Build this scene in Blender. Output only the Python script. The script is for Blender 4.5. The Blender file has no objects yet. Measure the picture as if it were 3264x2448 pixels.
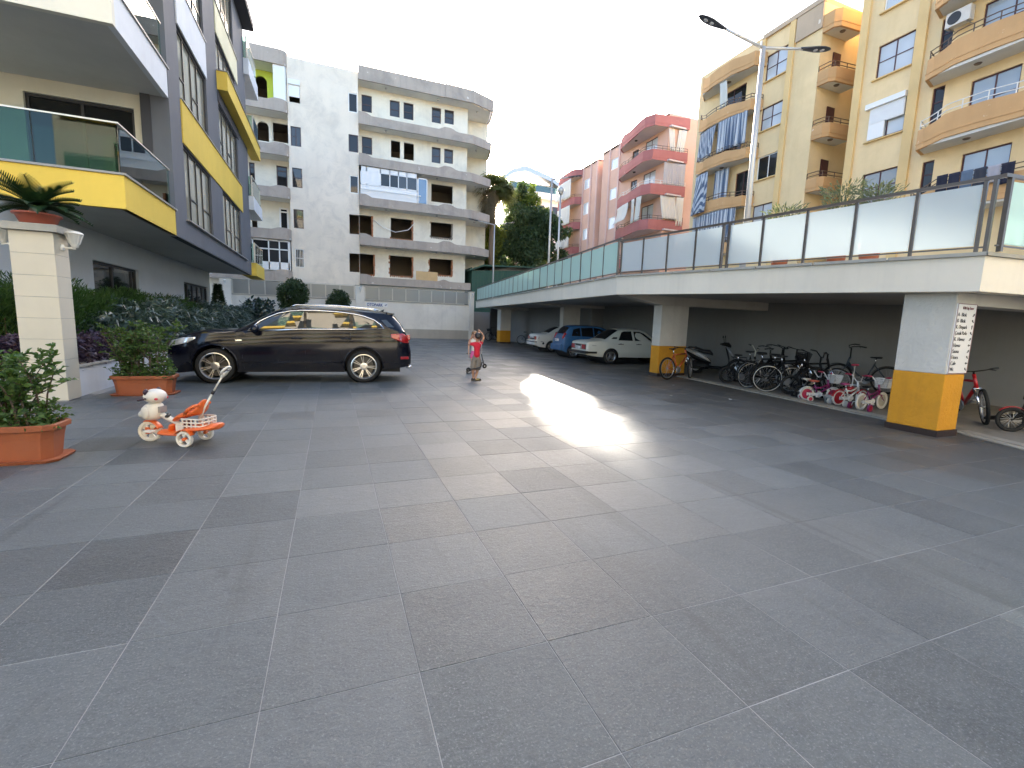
import bpy, math, random
import numpy as np
from mathutils import Vector, Matrix, Euler
random.seed(7); rng = np.random.default_rng(7)
R = math.radians
sc = bpy.context.scene
COL = sc.collection

# ---------------------------------------------------------------- camera
CAM_H = 1.481; PITCH = R(7.531); ROLL = R(1.890); YAW = R(21.458)
cd = bpy.data.cameras.new('camera'); cam = bpy.data.objects.new('camera', cd); COL.objects.link(cam)
cd.sensor_width = 36.0; cd.lens = 16.088; cd.clip_start = 0.05; cd.clip_end = 2000.0
_f = Vector((math.sin(YAW)*math.cos(PITCH), math.cos(YAW)*math.cos(PITCH), -math.sin(PITCH)))
_r = Vector((math.cos(YAW), -math.sin(YAW), 0)); _u = _r.cross(_f)
_R = _r*math.cos(ROLL) + _u*math.sin(ROLL); _U = -_r*math.sin(ROLL) + _u*math.cos(ROLL)
cam.matrix_world = Matrix(((_R.x, _U.x, -_f.x, 0), (_R.y, _U.y, -_f.y, 0), (_R.z, _U.z, -_f.z, CAM_H), (0, 0, 0, 1)))
sc.camera = cam

# ---------------------------------------------------------------- sky, sun, exposure
SUN_AZ = R(17.5); SUN_EL = R(17.4)          # azimuth measured from +Y towards +X
world = bpy.data.worlds.new('World'); sc.world = world; world.use_nodes = True
_nt = world.node_tree; _bg = _nt.nodes['Background']
_sky = _nt.nodes.new('ShaderNodeTexSky'); _sky.sky_type = 'NISHITA'; _sky.sun_disc = False
_sky.sun_elevation = SUN_EL; _sky.sun_rotation = SUN_AZ
_sky.air_density = .72; _sky.dust_density = 2.2; _sky.ozone_density = .6; _sky.altitude = 20
_nt.links.new(_sky.outputs[0], _bg.inputs[0]); _bg.inputs[1].default_value = 0.15
sl = bpy.data.lights.new('sun', 'SUN'); sl.energy = 5.0; sl.angle = R(0.53); sl.color = (1.0, 0.90, 0.76)
sun = bpy.data.objects.new('sun', sl); COL.objects.link(sun)
SUN_DIR = Vector((math.sin(SUN_AZ)*math.cos(SUN_EL), math.cos(SUN_AZ)*math.cos(SUN_EL), math.sin(SUN_EL)))
sun.rotation_euler = SUN_DIR.to_track_quat('Z', 'Y').to_euler(); sun.location = (12, 60, 40)
sc.view_settings.view_transform = 'Standard'; sc.view_settings.look = 'None'
sc.view_settings.exposure = 2.62; sc.view_settings.gamma = 1.0; sc.view_settings.use_curve_mapping = False
sc.cycles.max_bounces = 7; sc.cycles.diffuse_bounces = 4; sc.cycles.glossy_bounces = 3
sc.cycles.transmission_bounces = 4; sc.cycles.transparent_max_bounces = 6
sc.cycles.caustics_reflective = False; sc.cycles.caustics_refractive = False
sc.cycles.sample_clamp_indirect = 4.0
sc.cycles.use_denoising = True

# ---------------------------------------------------------------- objects and meshes
def tag(o, label=None, cat=None, group=None, kind=None):
    if label: o['label'] = label
    if cat: o['category'] = cat
    if group: o['group'] = group
    if kind: o['kind'] = kind
    return o
def thing(name, label, cat, loc=(0, 0, 0), rz=0.0, group=None, rot=None):
    o = bpy.data.objects.new(name, None); COL.objects.link(o)
    o.empty_display_size = .2
    o.location = loc; o.rotation_euler = rot if rot is not None else (0, 0, rz)
    return tag(o, label, cat, group)
def dup(o, parent=None):
    c = o.copy(); COL.objects.link(c); c.parent = parent
    for ch in list(o.children): dup(ch, c)
    return c

class MB:
    """collects shapes; build() links them as ONE mesh object"""
    def __init__(s): s.v = []; s.f = []
    def add(s, vs, fs):
        b = len(s.v); s.v.extend([tuple(p) for p in vs]); s.f.extend([tuple(i + b for i in f) for f in fs]); return s
    def box(s, x0, x1, y0, y1, z0, z1):
        x0, x1 = sorted((x0, x1)); y0, y1 = sorted((y0, y1)); z0, z1 = sorted((z0, z1))
        return s.add([(x0,y0,z0),(x1,y0,z0),(x1,y1,z0),(x0,y1,z0),(x0,y0,z1),(x1,y0,z1),(x1,y1,z1),(x0,y1,z1)],
                     [(0,3,2,1),(4,5,6,7),(0,1,5,4),(1,2,6,5),(2,3,7,6),(3,0,4,7)])
    def cbox(s, x0, x1, y0, y1, z0, z1, c=.01):
        """box with chamfered vertical and top edges"""
        x0, x1 = sorted((x0, x1)); y0, y1 = sorted((y0, y1)); z0, z1 = sorted((z0, z1))
        def ring(d, z): 
            a, b, e, g = x0+d, x1-d, y0+d, y1-d
            k = c
            return [(a+k,e,z),(b-k,e,z),(b,e+k,z),(b,g-k,z),(b-k,g,z),(a+k,g,z),(a,g-k,z),(a,e+k,z)]
        vs = ring(0, z0) + ring(0, z1-c) + ring(c, z1)
        fs = [tuple(reversed(range(8))), tuple(range(16, 24))]
        for r in (0, 8):
            for i in range(8): j = (i+1) % 8; fs.append((r+i, r+j, r+8+j, r+8+i))
        return s.add(vs, fs)
    def bar(s, p, q, w, h=None, up=(0, 0, 1), ext=0):
        p = Vector(p); q = Vector(q); h = w if h is None else h
        d = (q-p).normalized(); up = Vector(up)
        if abs(d.dot(up)) > .98: up = Vector((1, 0, 0))
        a = d.cross(up).normalized(); b = a.cross(d).normalized()
        p = p - d*ext; q = q + d*ext; a *= w/2; b *= h/2
        vs = [p-a-b, p+a-b, p+a+b, p-a+b, q-a-b, q+a-b, q+a+b, q-a+b]
        return s.add(vs, [(0,3,2,1),(4,5,6,7),(0,1,5,4),(1,2,6,5),(2,3,7,6),(3,0,4,7)])
    def tube(s, pts, r, n=8, caps=True, closed=False):
        pts = [Vector(p) for p in pts]; m = len(pts)
        rs = r if isinstance(r, (list, tuple)) else [r]*m
        t0 = (pts[1]-pts[0]).normalized()
        ref = Vector((0, 0, 1)) if abs(t0.z) < .9 else Vector((1, 0, 0))
        vs = []; 
        for i, p in enumerate(pts):
            if closed: t = (pts[(i+1) % m]-pts[i-1]).normalized()
            elif i == 0: t = t0
            elif i == m-1: t = (pts[-1]-pts[-2]).normalized()
            else: t = ((pts[i+1]-p).normalized()+(p-pts[i-1]).normalized()).normalized()
            a = t.cross(ref)
            if a.length < 1e-4: a = t.cross(Vector((0, 1, 0)))
            a.normalize(); b = t.cross(a).normalized(); ref = -b if False else ref
            for k in range(n):
                th = 2*math.pi*k/n
                vs.append(p + (a*math.cos(th)+b*math.sin(th))*rs[i])
        fs = []
        rng_ = range(m) if closed else range(m-1)
        for i in rng_:
            i2 = (i+1) % m
            for k in range(n):
                k2 = (k+1) % n; fs.append((i*n+k, i2*n+k, i2*n+k2, i*n+k2))
        if caps and not closed:
            fs.append(tuple(range(n))); fs.append(tuple(reversed(range((m-1)*n, m*n))))
        return s.add(vs, fs)
    def torus(s, c, axis, Rm, rm, n=24, m=6, sx=1.0):
        axis = Vector(axis).normalized(); ref = Vector((0, 0, 1)) if abs(axis.z) < .9 else Vector((1, 0, 0))
        a = axis.cross(ref).normalized(); b = axis.cross(a); c = Vector(c); vs = []; fs = []
        for i in range(n):
            th = 2*math.pi*i/n; d = a*math.cos(th)+b*math.sin(th)
            for k in range(m):
                ph = 2*math.pi*k/m; vs.append(c + d*(Rm+rm*math.cos(ph)) + axis*(rm*sx*math.sin(ph)))
        for i in range(n):
            for k in range(m):
                i2 = (i+1) % n; k2 = (k+1) % m; fs.append((i*m+k, i2*m+k, i2*m+k2, i*m+k2))
        return s.add(vs, fs)
    def lathe(s, prof, c=(0, 0, 0), axis=(0, 0, 1), n=24, a0=0.0, a1=2*math.pi):
        """prof: list of (radius, height along axis)"""
        axis = Vector(axis).normalized(); ref = Vector((0, 0, 1)) if abs(axis.z) < .9 else Vector((1, 0, 0))
        a = axis.cross(ref).normalized(); b = axis.cross(a); c = Vector(c); full = abs(a1-a0-2*math.pi) < 1e-6
        cnt = n if full else n+1; vs = []; fs = []
        for i in range(cnt):
            th = a0+(a1-a0)*i/n; d = a*math.cos(th)+b*math.sin(th)
            for r, h in prof: vs.append(c + d*r + axis*h)
        m = len(prof)
        for i in range(n):
            i2 = (i+1) % cnt
            for k in range(m-1): fs.append((i*m+k, i*m+k+1, i2*m+k+1, i2*m+k))
        return s.add(vs, fs)
    def ball(s, c, r, n=12, m=8, squash=(1, 1, 1)):
        vs = []; fs = []; c = Vector(c)
        for i in range(m+1):
            ph = math.pi*i/m
            for k in range(n):
                th = 2*math.pi*k/n
                vs.append(c+Vector((r*squash[0]*math.sin(ph)*math.cos(th), r*squash[1]*math.sin(ph)*math.sin(th), r*squash[2]*math.cos(ph))))
        for i in range(m):
            for k in range(n):
                k2 = (k+1) % n; fs.append((i*n+k, (i+1)*n+k, (i+1)*n+k2, i*n+k2))
        return s.add(vs, fs)
    def prism(s, poly, axis, d0, d1):
        """poly: 2D points; axis 'x': (y,z) poly, 'y': (x,z), 'z': (x,y)"""
        def P(p, d): return {'x': (d, p[0], p[1]), 'y': (p[0], d, p[1]), 'z': (p[0], p[1], d)}[axis]
        n = len(poly); vs = [P(p, d0) for p in poly]+[P(p, d1) for p in poly]
        fs = [tuple(range(n)), tuple(reversed(range(n, 2*n)))]
        for i in range(n): j = (i+1) % n; fs.append((i, i+n, j+n, j))
        return s.add(vs, fs)
    def loft(s, rings, caps=True, closed=True):
        n = len(rings[0]); vs = [p for r in rings for p in r]; fs = []
        for i in range(len(rings)-1):
            for k in range(n if closed else n-1):
                k2 = (k+1) % n; fs.append((i*n+k, i*n+k2, (i+1)*n+k2, (i+1)*n+k))
        if caps and closed:
            fs.append(tuple(reversed(range(n)))); fs.append(tuple(range((len(rings)-1)*n, len(rings)*n)))
        return s.add(vs, fs)
    def grid(s, P):
        """P: list of rows of points -> open sheet"""
        n = len(P[0]); vs = [p for r in P for p in r]; fs = []
        for i in range(len(P)-1):
            for k in range(n-1): fs.append((i*n+k, i*n+k+1, (i+1)*n+k+1, (i+1)*n+k))
        return s.add(vs, fs)
    def mirror_y(s):
        b = len(s.v); s.v.extend([(x, -y, z) for x, y, z in s.v[:b]]); s.f.extend([tuple(i+b for i in reversed(f)) for f in list(s.f)]); return s
    def xf(s, M):
        s.v = [tuple(M @ Vector(p)) for p in s.v]; return s
    def build(s, name, mat, parent=None, world=False, smooth=False, fix=True, sub=0, bevel=0.0, auto=None, solid=0.0):
        off = Vector((0, 0, 0))
        if world and parent is not None:
            p = parent
            while p is not None: off = off + p.location; p = p.parent
        me = bpy.data.meshes.new(name)
        me.from_pydata([(p[0]-off.x, p[1]-off.y, p[2]-off.z) for p in s.v], [], s.f)
        if fix:
            import bmesh
            bm = bmesh.new(); bm.from_mesh(me); bmesh.ops.recalc_face_normals(bm, faces=bm.faces); bm.to_mesh(me); bm.free()
        if isinstance(mat, (list, tuple)):
            for m_ in mat: me.materials.append(m_)
        else: me.materials.append(mat)
        if smooth or auto is not None:
            me.polygons.foreach_set('use_smooth', [True]*len(me.polygons))
            if auto is not None:
                try: me.set_sharp_from_angle(angle=R(auto))
                except Exception: pass
        me.update()
        o = bpy.data.objects.new(name, me); COL.objects.link(o); o.parent = parent
        if solid:
            md = o.modifiers.new('solid', 'SOLIDIFY'); md.thickness = solid; md.offset = 0
        if bevel:
            md = o.modifiers.new('bevel', 'BEVEL'); md.width = bevel; md.segments = 2; md.limit_method = 'ANGLE'; md.angle_limit = R(40)
        if sub:
            md = o.modifiers.new('sub', 'SUBSURF'); md.levels = sub; md.render_levels = sub
        return o

def np_mesh(name, V, F, mat, parent=None, smooth=False):
    """V (n,3) float, F (m,k) int: fast mesh"""
    V = np.asarray(V, np.float32); F = np.asarray(F, np.int32); k = F.shape[1]
    me = bpy.data.meshes.new(name)
    me.vertices.add(len(V)); me.vertices.foreach_set('co', V.ravel())
    me.loops.add(F.size); me.loops.foreach_set('vertex_index', F.ravel())
    me.polygons.add(len(F)); me.polygons.foreach_set('loop_start', np.arange(0, F.size, k, dtype=np.int32))
    try: me.polygons.foreach_set('loop_total', np.full(len(F), k, np.int32))
    except Exception: pass
    if smooth: me.polygons.foreach_set('use_smooth', np.ones(len(F), bool))
    me.materials.append(mat); me.update(calc_edges=True); me.validate()
    o = bpy.data.objects.new(name, me); COL.objects.link(o); o.parent = parent
    return o

# ---------------------------------------------------------------- materials
class N:
    def __init__(s, name):
        s.m = bpy.data.materials.new(name); s.m.use_nodes = True; s.t = s.m.node_tree
        s.b = s.t.nodes['Principled BSDF']; s.out = s.t.nodes['Material Output']
    def n(s, typ, **kw):
        x = s.t.nodes.new('ShaderNode'+typ)
        for k, v in kw.items():
            if k in x.inputs: x.inputs[k].default_value = v
            else: setattr(x, k, v)
        return x
    def l(s, a, b): s.t.links.new(a, b)
    def obj(s): return s.n('TexCoord').outputs['Object']
    def noise(s, vec, scale, detail=4, rough=.55, dist=0):
        x = s.n('TexNoise', Scale=scale, Detail=detail, Roughness=rough, Distortion=dist)
        if vec is not None: s.l(vec, x.inputs['Vector'])
        return x.outputs[0]
    def ramp(s, fac, stops):
        x = s.n('ValToRGB'); e = x.color_ramp.elements
        while len(e) < len(stops): e.new(.5)
        for i, (p, c) in enumerate(stops): e[i].position = p; e[i].color = c if len(c) == 4 else (*c, 1)
        s.l(fac, x.inputs[0]); return x.outputs[0]
    def mix(s, fac, a, b, mode='MIX'):
        x = s.n('MixRGB', blend_type=mode)
        for k, v in ((0, fac), (1, a), (2, b)):
            if hasattr(v, 'is_linked') or hasattr(v, 'links'): s.l(v, x.inputs[k])
            else: x.inputs[k].default_value = v if k == 0 else (*v, 1) if len(v) == 3 else v
        return x.outputs[0]
    def math(s, op, a, b=0.0, c=0.0):
        x = s.n('Math', operation=op)
        for k, v in ((0, a), (1, b), (2, c)):
            if hasattr(v, 'links'): s.l(v, x.inputs[k])
            else: x.inputs[k].default_value = v
        return x.outputs[0]
    def bump(s, h, strength=.3, dist=.01):
        x = s.n('Bump', Strength=strength, Distance=dist); s.l(h, x.inputs['Height']); s.l(x.outputs[0], s.b.inputs['Normal'])
    def base(s, col): s.l(col, s.b.inputs['Base Color'])
    def p(s, **kw):
        for k, v in kw.items():
            k = {'rough': 'Roughness', 'metal': 'Metallic', 'spec': 'Specular IOR Level', 'trans': 'Transmission Weight', 'ior': 'IOR', 'coat': 'Coat Weight', 'coatr': 'Coat Roughness', 'alpha': 'Alpha', 'emis': 'Emission Strength'}[k]
            if hasattr(v, 'links'): s.l(v, s.b.inputs[k])
            else: s.b.inputs[k].default_value = v
        return s

MATS = {}
def plain(name, c, rough=.5, metal=0.0, var=.12, scale=6.0, spec=.5, coat=0.0, bump=0.0):
    """one coloured stuff with slight mottling"""
    if name in MATS: return MATS[name]
    n = N(name); o = n.obj(); f = n.noise(o, scale, 5, .6)
    n.base(n.mix(f, tuple(max(0, x*(1-var)) for x in c), tuple(min(1, x*(1+var)) for x in c)))
    n.p(rough=rough, metal=metal, spec=spec, coat=coat)
    if bump: n.bump(n.noise(o, scale*12, 3, .6), bump, .004)
    MATS[name] = n.m; return n.m
def wall_mat(name, c, stain=.25, rough=.85, stain_col=(.25, .22, .18), scale=.35, bump=.25, peel=None, peel_amt=.0, sk=1.0, bs=60, bd=.006, patch=0.0):
    """painted render: broad mottling, vertical rain streaks, fine grain, optional peeled flecks"""
    if name in MATS: return MATS[name]
    n = N(name); o = n.obj()
    big = n.noise(o, scale, 6, .6); fine = n.noise(o, 9, 4, .6)
    mp = n.n('Mapping'); mp.inputs['Scale'].default_value = (1.8*sk, 1.8*sk, .12*max(.6, sk)); n.l(o, mp.inputs[0])
    streak = n.noise(mp.outputs[0], 1.6, 5, .65)
    a = n.mix(n.ramp(big, [(.35, (0, 0, 0)), (.7, (1, 1, 1))]), tuple(x*.9 for x in c), tuple(min(1, x*1.06) for x in c))
    sf = n.math('MULTIPLY', n.ramp(streak, [(.5, (0, 0, 0)), (.78, (1, 1, 1))]), stain)
    a = n.mix(sf, a, stain_col)
    a = n.mix(n.math('MULTIPLY', fine, .12), a, tuple(x*.55 for x in c))
    if patch:
        pv = n.noise(o, .75, 7, .68, .6); a = n.mix(n.math('MULTIPLY', n.ramp(pv, [(.48, (0, 0, 0)), (.66, (1, 1, 1))]), patch), a, stain_col)
    if peel:
        v = n.noise(o, 2.3, 8, .62); a = n.mix(n.ramp(v, [(.66-peel_amt, (0, 0, 0)), (.68-peel_amt, (1, 1, 1))]), a, peel)
    n.base(a); n.p(rough=rough, spec=.25); n.bump(n.noise(o, bs, 4, .7), bump, bd)
    MATS[name] = n.m; return n.m
def glass_mat(name, tint=(.05, .06, .06), rough=.02, spec=.9):
    """dark reflecting window glass"""
    if name in MATS: return MATS[name]
    n = N(name); o = n.obj(); f = n.noise(o, .6, 2)
    n.base(n.mix(f, tuple(x*.7 for x in tint), tuple(x*1.3 for x in tint))); n.p(rough=rough, spec=spec, ior=1.52)
    w = n.noise(o, .9, 1); n.bump(w, .06, .05)
    MATS[name] = n.m; return n.m
def clear_glass(name, tint=(.72, .86, .80), alpha=.25, rough=.01, refl=1.1):
    """sheet glass that shows what is behind: tinted see-through plus mirror film"""
    if name in MATS: return MATS[name]
    n = N(name); t = n.n('BsdfTransparent'); t.inputs[0].default_value = (*tint, 1)
    g = n.n('BsdfGlossy'); g.inputs['Roughness'].default_value = rough; g.inputs[0].default_value = (.95, 1, .98, 1)
    fr = n.n('Fresnel'); fr.inputs[0].default_value = 1.5
    mx = n.n('MixShader'); n.l(n.math('MINIMUM', n.math('MULTIPLY_ADD', fr.outputs[0], refl, alpha*.02), 1.0), mx.inputs[0]); n.l(t.outputs[0], mx.inputs[1]); n.l(g.outputs[0], mx.inputs[2])
    n.l(mx.outputs[0], n.out.inputs[0]); MATS[name] = n.m; return n.m
def leaf_mat(name, c1, c2, rough=.5, trans=.35, spec=.4):
    if name in MATS: return MATS[name]
    n = N(name); g = n.n('NewGeometry'); o = n.obj()
    f = n.mix(.35, g.outputs['Random Per Island'], n.noise(o, 1.3, 3))
    col = n.mix(f, c1, c2); n.base(col); n.p(rough=rough, spec=spec)
    tr = n.n('BsdfTranslucent'); n.l(n.mix(.5, col, (c2[0]*1.6, c2[1]*1.7, c2[2]*.6)), tr.inputs[0])
    mx = n.n('MixShader'); mx.inputs[0].default_value = trans
    n.l(n.b.outputs[0], mx.inputs[1]); n.l(tr.outputs[0], mx.inputs[2]); n.l(mx.outputs[0], n.out.inputs[0])
    MATS[name] = n.m; return n.m

def leaves(centers, normals_dirs, length, width, droop=.25, seed=0, flat=0.0):
    """bent leaf blades: 6 verts, 4 tris -> as quads (2). centers (n,3), dirs (n,3)"""
    r = np.random.default_rng(seed); n = len(centers)
    d = normals_dirs/np.maximum(np.linalg.norm(normals_dirs, axis=1, keepdims=True), 1e-6)
    t = r.normal(size=(n, 3)); t[:, 2] *= (1-flat); s = np.cross(d, t); s /= np.maximum(np.linalg.norm(s, axis=1, keepdims=True), 1e-6)
    nn = np.cross(s, d)
    L = (length*r.uniform(.65, 1.25, n))[:, None]; W = (width*r.uniform(.7, 1.2, n))[:, None]
    p0 = centers; p1 = centers+d*L*.5+nn*L*.08; p2 = centers+d*L+nn*L*(-droop)*.6
    p2[:, 2] -= (L*droop)[:, 0]
    V = np.stack([p0-s*W*.12, p0+s*W*.12, p1-s*W*.5, p1+s*W*.5, p2-s*W*.06, p2+s*W*.06], 1).reshape(-1, 3)
    b = (np.arange(n)*6)[:, None]
    F = np.concatenate([b+np.array([0, 1, 3, 2]), b+np.array([2, 3, 5, 4])], 1).reshape(-1, 4)
    return V, F
def join(parts):
    Vs = []; Fs = []; b = 0
    for V, F in parts: Vs.append(V); Fs.append(F+b); b += len(V)
    return np.concatenate(Vs), np.concatenate(Fs)
def text(name, body, size, loc, rot, mat, parent, align='LEFT', sx=1.0, ext=.002, bold=0.0):
    """lettering turned into mesh so that it is plain geometry"""
    cu = bpy.data.curves.new(name, 'FONT'); cu.body = body; cu.size = size; cu.extrude = ext; cu.align_x = align; cu.offset = bold; cu.resolution_u = 3
    t = bpy.data.objects.new(name+'_tmp', cu); COL.objects.link(t)
    dg = bpy.context.evaluated_depsgraph_get(); me = bpy.data.meshes.new_from_object(t.evaluated_get(dg))
    COL.objects.unlink(t); bpy.data.objects.remove(t); bpy.data.curves.remove(cu)
    me.name = name; me.materials.clear(); me.materials.append(mat)
    o = bpy.data.objects.new(name, me); COL.objects.link(o); o.parent = parent
    o.location = loc; o.rotation_euler = rot; o.scale = (sx, 1, 1); return o
def sun_hit_on_ground(p): return None
# ================================================================ ground, tiles, garage floor
white_paint = wall_mat('white_paint', (.74, .71, .65), .10, bump=.15)
cream_paint = wall_mat('cream_paint', (.76, .70, .58), .08, bump=.12)
concrete = wall_mat('concrete', (.36, .35, .32), .35, scale=.8)
grout = plain('grout', (.30, .30, .295), .9, var=.35, scale=1.2)
steel = plain('brown_steel', (.13, .11, .095), .4, .5, .15)
black_plastic = plain('black_plastic', (.018, .018, .02), .5)
rubber = plain('rubber', (.013, .0125, .012), .85, var=.3, scale=9)
chrome = plain('chrome', (.82, .82, .84), .13, 1.0, .03)
grey_metal = plain('grey_metal', (.42, .42, .43), .35, .7)

def tile_mat(name, per_object):
    n = N(name); g = n.n('NewGeometry'); P = g.outputs['Position']
    rnd = n.n('ObjectInfo').outputs['Random'] if per_object else g.outputs['Random Per Island']
    # cleft-slate look: directional ripples, flecks, broad wear
    mp = n.n('Mapping'); mp.inputs['Scale'].default_value = (1, 1.7, 1); n.l(P, mp.inputs[0])
    rip = n.noise(mp.outputs[0], 7.5, 8, .66, .5); fleck = n.noise(P, 62, 3, .7); wear = n.noise(P, .32, 5, .6); mid = n.noise(P, 1.7, 5, .6)
    c = n.ramp(rnd, [(0, (.042, .047, .048)), (.18, (.064, .072, .073)), (.6, (.086, .096, .097)), (1, (.118, .130, .131))])
    c = n.mix(n.math('MULTIPLY', n.ramp(rip, [(.35, (0, 0, 0)), (.7, (1, 1, 1))]), .45), c, (.045, .050, .054))
    c = n.mix(n.math('MULTIPLY', n.ramp(mid, [(.38, (0, 0, 0)), (.72, (1, 1, 1))]), .45), c, (.120, .131, .132))
    gr = n.noise(P, 95, 4, .75); sp = n.noise(P, 30, 6, .8)
    c = n.mix(n.ramp(sp, [(.46, (0, 0, 0)), (.66, (.5, .5, .5))]), c, (.135, .147, .149))
    c = n.mix(n.ramp(gr, [(.55, (0, 0, 0)), (.68, (.75, .75, .75))]), c, (.25, .268, .27))
    c = n.mix(n.ramp(gr, [(.28, (.8, .8, .8)), (.42, (0, 0, 0))]), c, (.020, .024, .028))
    c = n.mix(n.math('MULTIPLY', n.ramp(wear, [(.45, (0, 0, 0)), (.72, (1, 1, 1))]), .35), c, (.108, .104, .097))
    stain = n.noise(P, 1.1, 7, .7, 1.2); c = n.mix(n.ramp(stain, [(.66, (0, 0, 0)), (.74, (.6, .6, .6))]), c, (.036, .04, .044))
    drip = n.noise(P, 4.2, 3, .5); c = n.mix(n.ramp(drip, [(.745, (0, 0, 0)), (.765, (.55, .55, .55))]), c, (.03, .032, .034))
    mt = n.n('Mapping'); mt.inputs['Scale'].default_value = (2.6, .16, 1); mt.inputs['Rotation'].default_value = (0, 0, .25); n.l(P, mt.inputs[0]); tyre = n.noise(mt.outputs[0], 1.7, 4, .6, .4)
    c = n.mix(n.ramp(tyre, [(.60, (0, 0, 0)), (.70, (.38, .38, .38))]), c, (.034, .036, .036))     # faint tyre drag marks
    sx = n.n('SeparateXYZ'); n.l(P, sx.inputs[0])     # dust and tyre dirt carried out of the garage mouth
    gm_ = n.math('SUBTRACT', n.math('SUBTRACT', sx.outputs[0], n.math('MULTIPLY', sx.outputs[1], .07)), 4.6)
    gm_ = n.math('ADD', n.math('MULTIPLY', gm_, .30), n.math('MULTIPLY', n.math('SUBTRACT', wear, .5), 1.6))
    c = n.mix(n.ramp(gm_, [(.0, (0, 0, 0)), (1.0, (.72, .72, .72))]), c, (.088, .078, .066))
    n.base(c)
    r2 = n.math('FRACT', n.math('MULTIPLY', rnd, 7.31)); n.p(spec=.5, rough=n.math('ADD', n.math('MULTIPLY_ADD', r2, .18, .31), n.math('MULTIPLY', wear, .14)))
    mp2 = n.n('Mapping'); mp2.inputs['Scale'].default_value = (1, 1.5, 1); n.l(P, mp2.inputs[0]); cleft = n.noise(mp2.outputs[0], 26, 7, .72, .8)
    h = n.math('ADD', n.math('ADD', n.math('MULTIPLY', cleft, 1.2), rip), n.math('MULTIPLY', gr, .35)); n.bump(h, .75, .007)
    return n.m
tile_one = tile_mat('slate_tile', True); tile_many = tile_mat('slate_tile_field', False)

KERB = [(7.2, .4), (8.69, 3.09), (9.15, 4.15), (9.06, 4.9), (9.93, 10.7), (10.05, 11.45), (10.6, 12.0), (13.2, 15.0), (13.7, 38.0)]
def kerb_x(y):
    for (xa, ya), (xb, yb) in zip(KERB, KERB[1:]):
        if ya <= y <= yb: return xa+(xb-xa)*(y-ya)/(yb-ya)
    return 6.4 if y < .4 else 13.7

g = MB(); g.box(-400, 400, -400, 500, -.5, -.3); tag(g.build('ground', plain('earth', (.2, .18, .15), .95, scale=.3)), kind='structure')
floor = MB(); floor.box(-12, 14.0, -16, 38.6, -.2, -.0022)
floor = tag(floor.build('courtyard_floor', grout), kind='structure')
TS = .6; TX = .5302*TS; TY = 2.9488*TS
def tile_shape(mb, x, y, gap=.0036, ch=.0016, dz=0.0):
    a = x+gap/2; b = x+TS-gap/2; c = y+gap/2; d = y+TS-gap/2
    mb.add([(a, c, -.012), (b, c, -.012), (b, d, -.012), (a, d, -.012), (a, c, -ch+dz), (b, c, -ch+dz), (b, d, -ch+dz), (a, d, -ch+dz),
            (a+ch, c+ch, dz), (b-ch, c+ch, dz), (b-ch, d-ch, dz), (a+ch, d-ch, dz)],
           [(0,1,5,4),(1,2,6,5),(2,3,7,6),(3,0,4,7),(4,5,9,8),(5,6,10,9),(6,7,11,10),(7,4,8,11),(8,9,10,11)])
cells = []
ci = cam.matrix_world.inverted()
for i in range(-20, 23):
    for j in range(-30, 62):
        x = TX+i*TS; y = TY+j*TS
        if y > 38.0 or x < -11.5 or x+.02 > kerb_x(y+.3)+.35: continue
        if y > 9.6 and x < -4.4: continue
        p = ci @ Vector((x+.3, y+.3, 0)); dep = -p.z; area = 0
        if dep > .3:
            u, v = p.x/dep, p.y/dep
            if abs(u) < 1.25 and abs(v) < .95:
                nx = (Vector((x+.3, y+.3, -CAM_H)).normalized()); area = abs(nx.z)/dep**2/max(.2, (1+u*u+v*v)**-1.5)
        cells.append((area, x, y))
cells.sort(reverse=True)
NEAR = 300
proto = MB(); tile_shape(proto, -TS/2, -TS/2); proto = None
variants = []
for k in range(1):
    m = MB(); tile_shape(m, -TS/2, -TS/2); variants.append(m)
first = None
for a, x, y in cells[:NEAR]:
    if first is None:
        o = variants[0].build('tile', tile_one, floor, fix=False); first = o
    else:
        o = first.copy(); COL.objects.link(o); o.parent = floor
    o.location = (x+TS/2, y+TS/2, random.uniform(-.0007, .0007)); o.rotation_euler = (random.gauss(0, .0011), random.gauss(0, .0011), 0)
far = MB()
for a, x, y in cells[NEAR:]: tile_shape(far, x, y, dz=random.uniform(-.0008, .0008))
tag(far.build('tile_field', tile_many, floor, fix=False), kind='stuff')

gf = MB()
poly = [(x, y) for x, y in KERB]+[(16, 38.0), (16, .4)]
gf.prism(poly, 'z', -.01, .006)
gmat = wall_mat('garage_concrete', (.24, .215, .18), .6, scale=.6, stain_col=(.1, .085, .07))
garage_floor = tag(gf.build('garage_floor', gmat), kind='structure')
kerb_m = wall_mat('kerb_stone', (.36, .335, .28), .45, scale=2.0, stain_col=(.16, .14, .12))
for (xa, ya), (xb, yb) in list(zip(KERB, KERB[1:]))[:6]:
    L = math.hypot(xb-xa, yb-ya); n = max(1, round(L/.62)); dx, dy = (xb-xa)/L, (yb-ya)/L
    for k in range(n):
        a = k*L/n+.004; b = (k+1)*L/n-.004
        for off, w, h in ((.0, .14, .022), (.15, .19, .026)):
            m = MB(); nx, ny = dy, -dx
            q = [(xa+dx*a+nx*off, ya+dy*a+ny*off), (xa+dx*b+nx*off, ya+dy*b+ny*off), (xa+dx*b+nx*(off+w), ya+dy*b+ny*(off+w)), (xa+dx*a+nx*(off+w), ya+dy*a+ny*(off+w))]
            m.prism(q, 'z', -.01, h+random.uniform(-.002, .002)); m.build('kerb_stone', kerb_m, garage_floor)
ter = MB(); ter.box(-60, 90, 39.4, 140, -.4, 2.4); ter.box(14.2, 90, -20, 39.4, -.4, 2.4)
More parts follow.
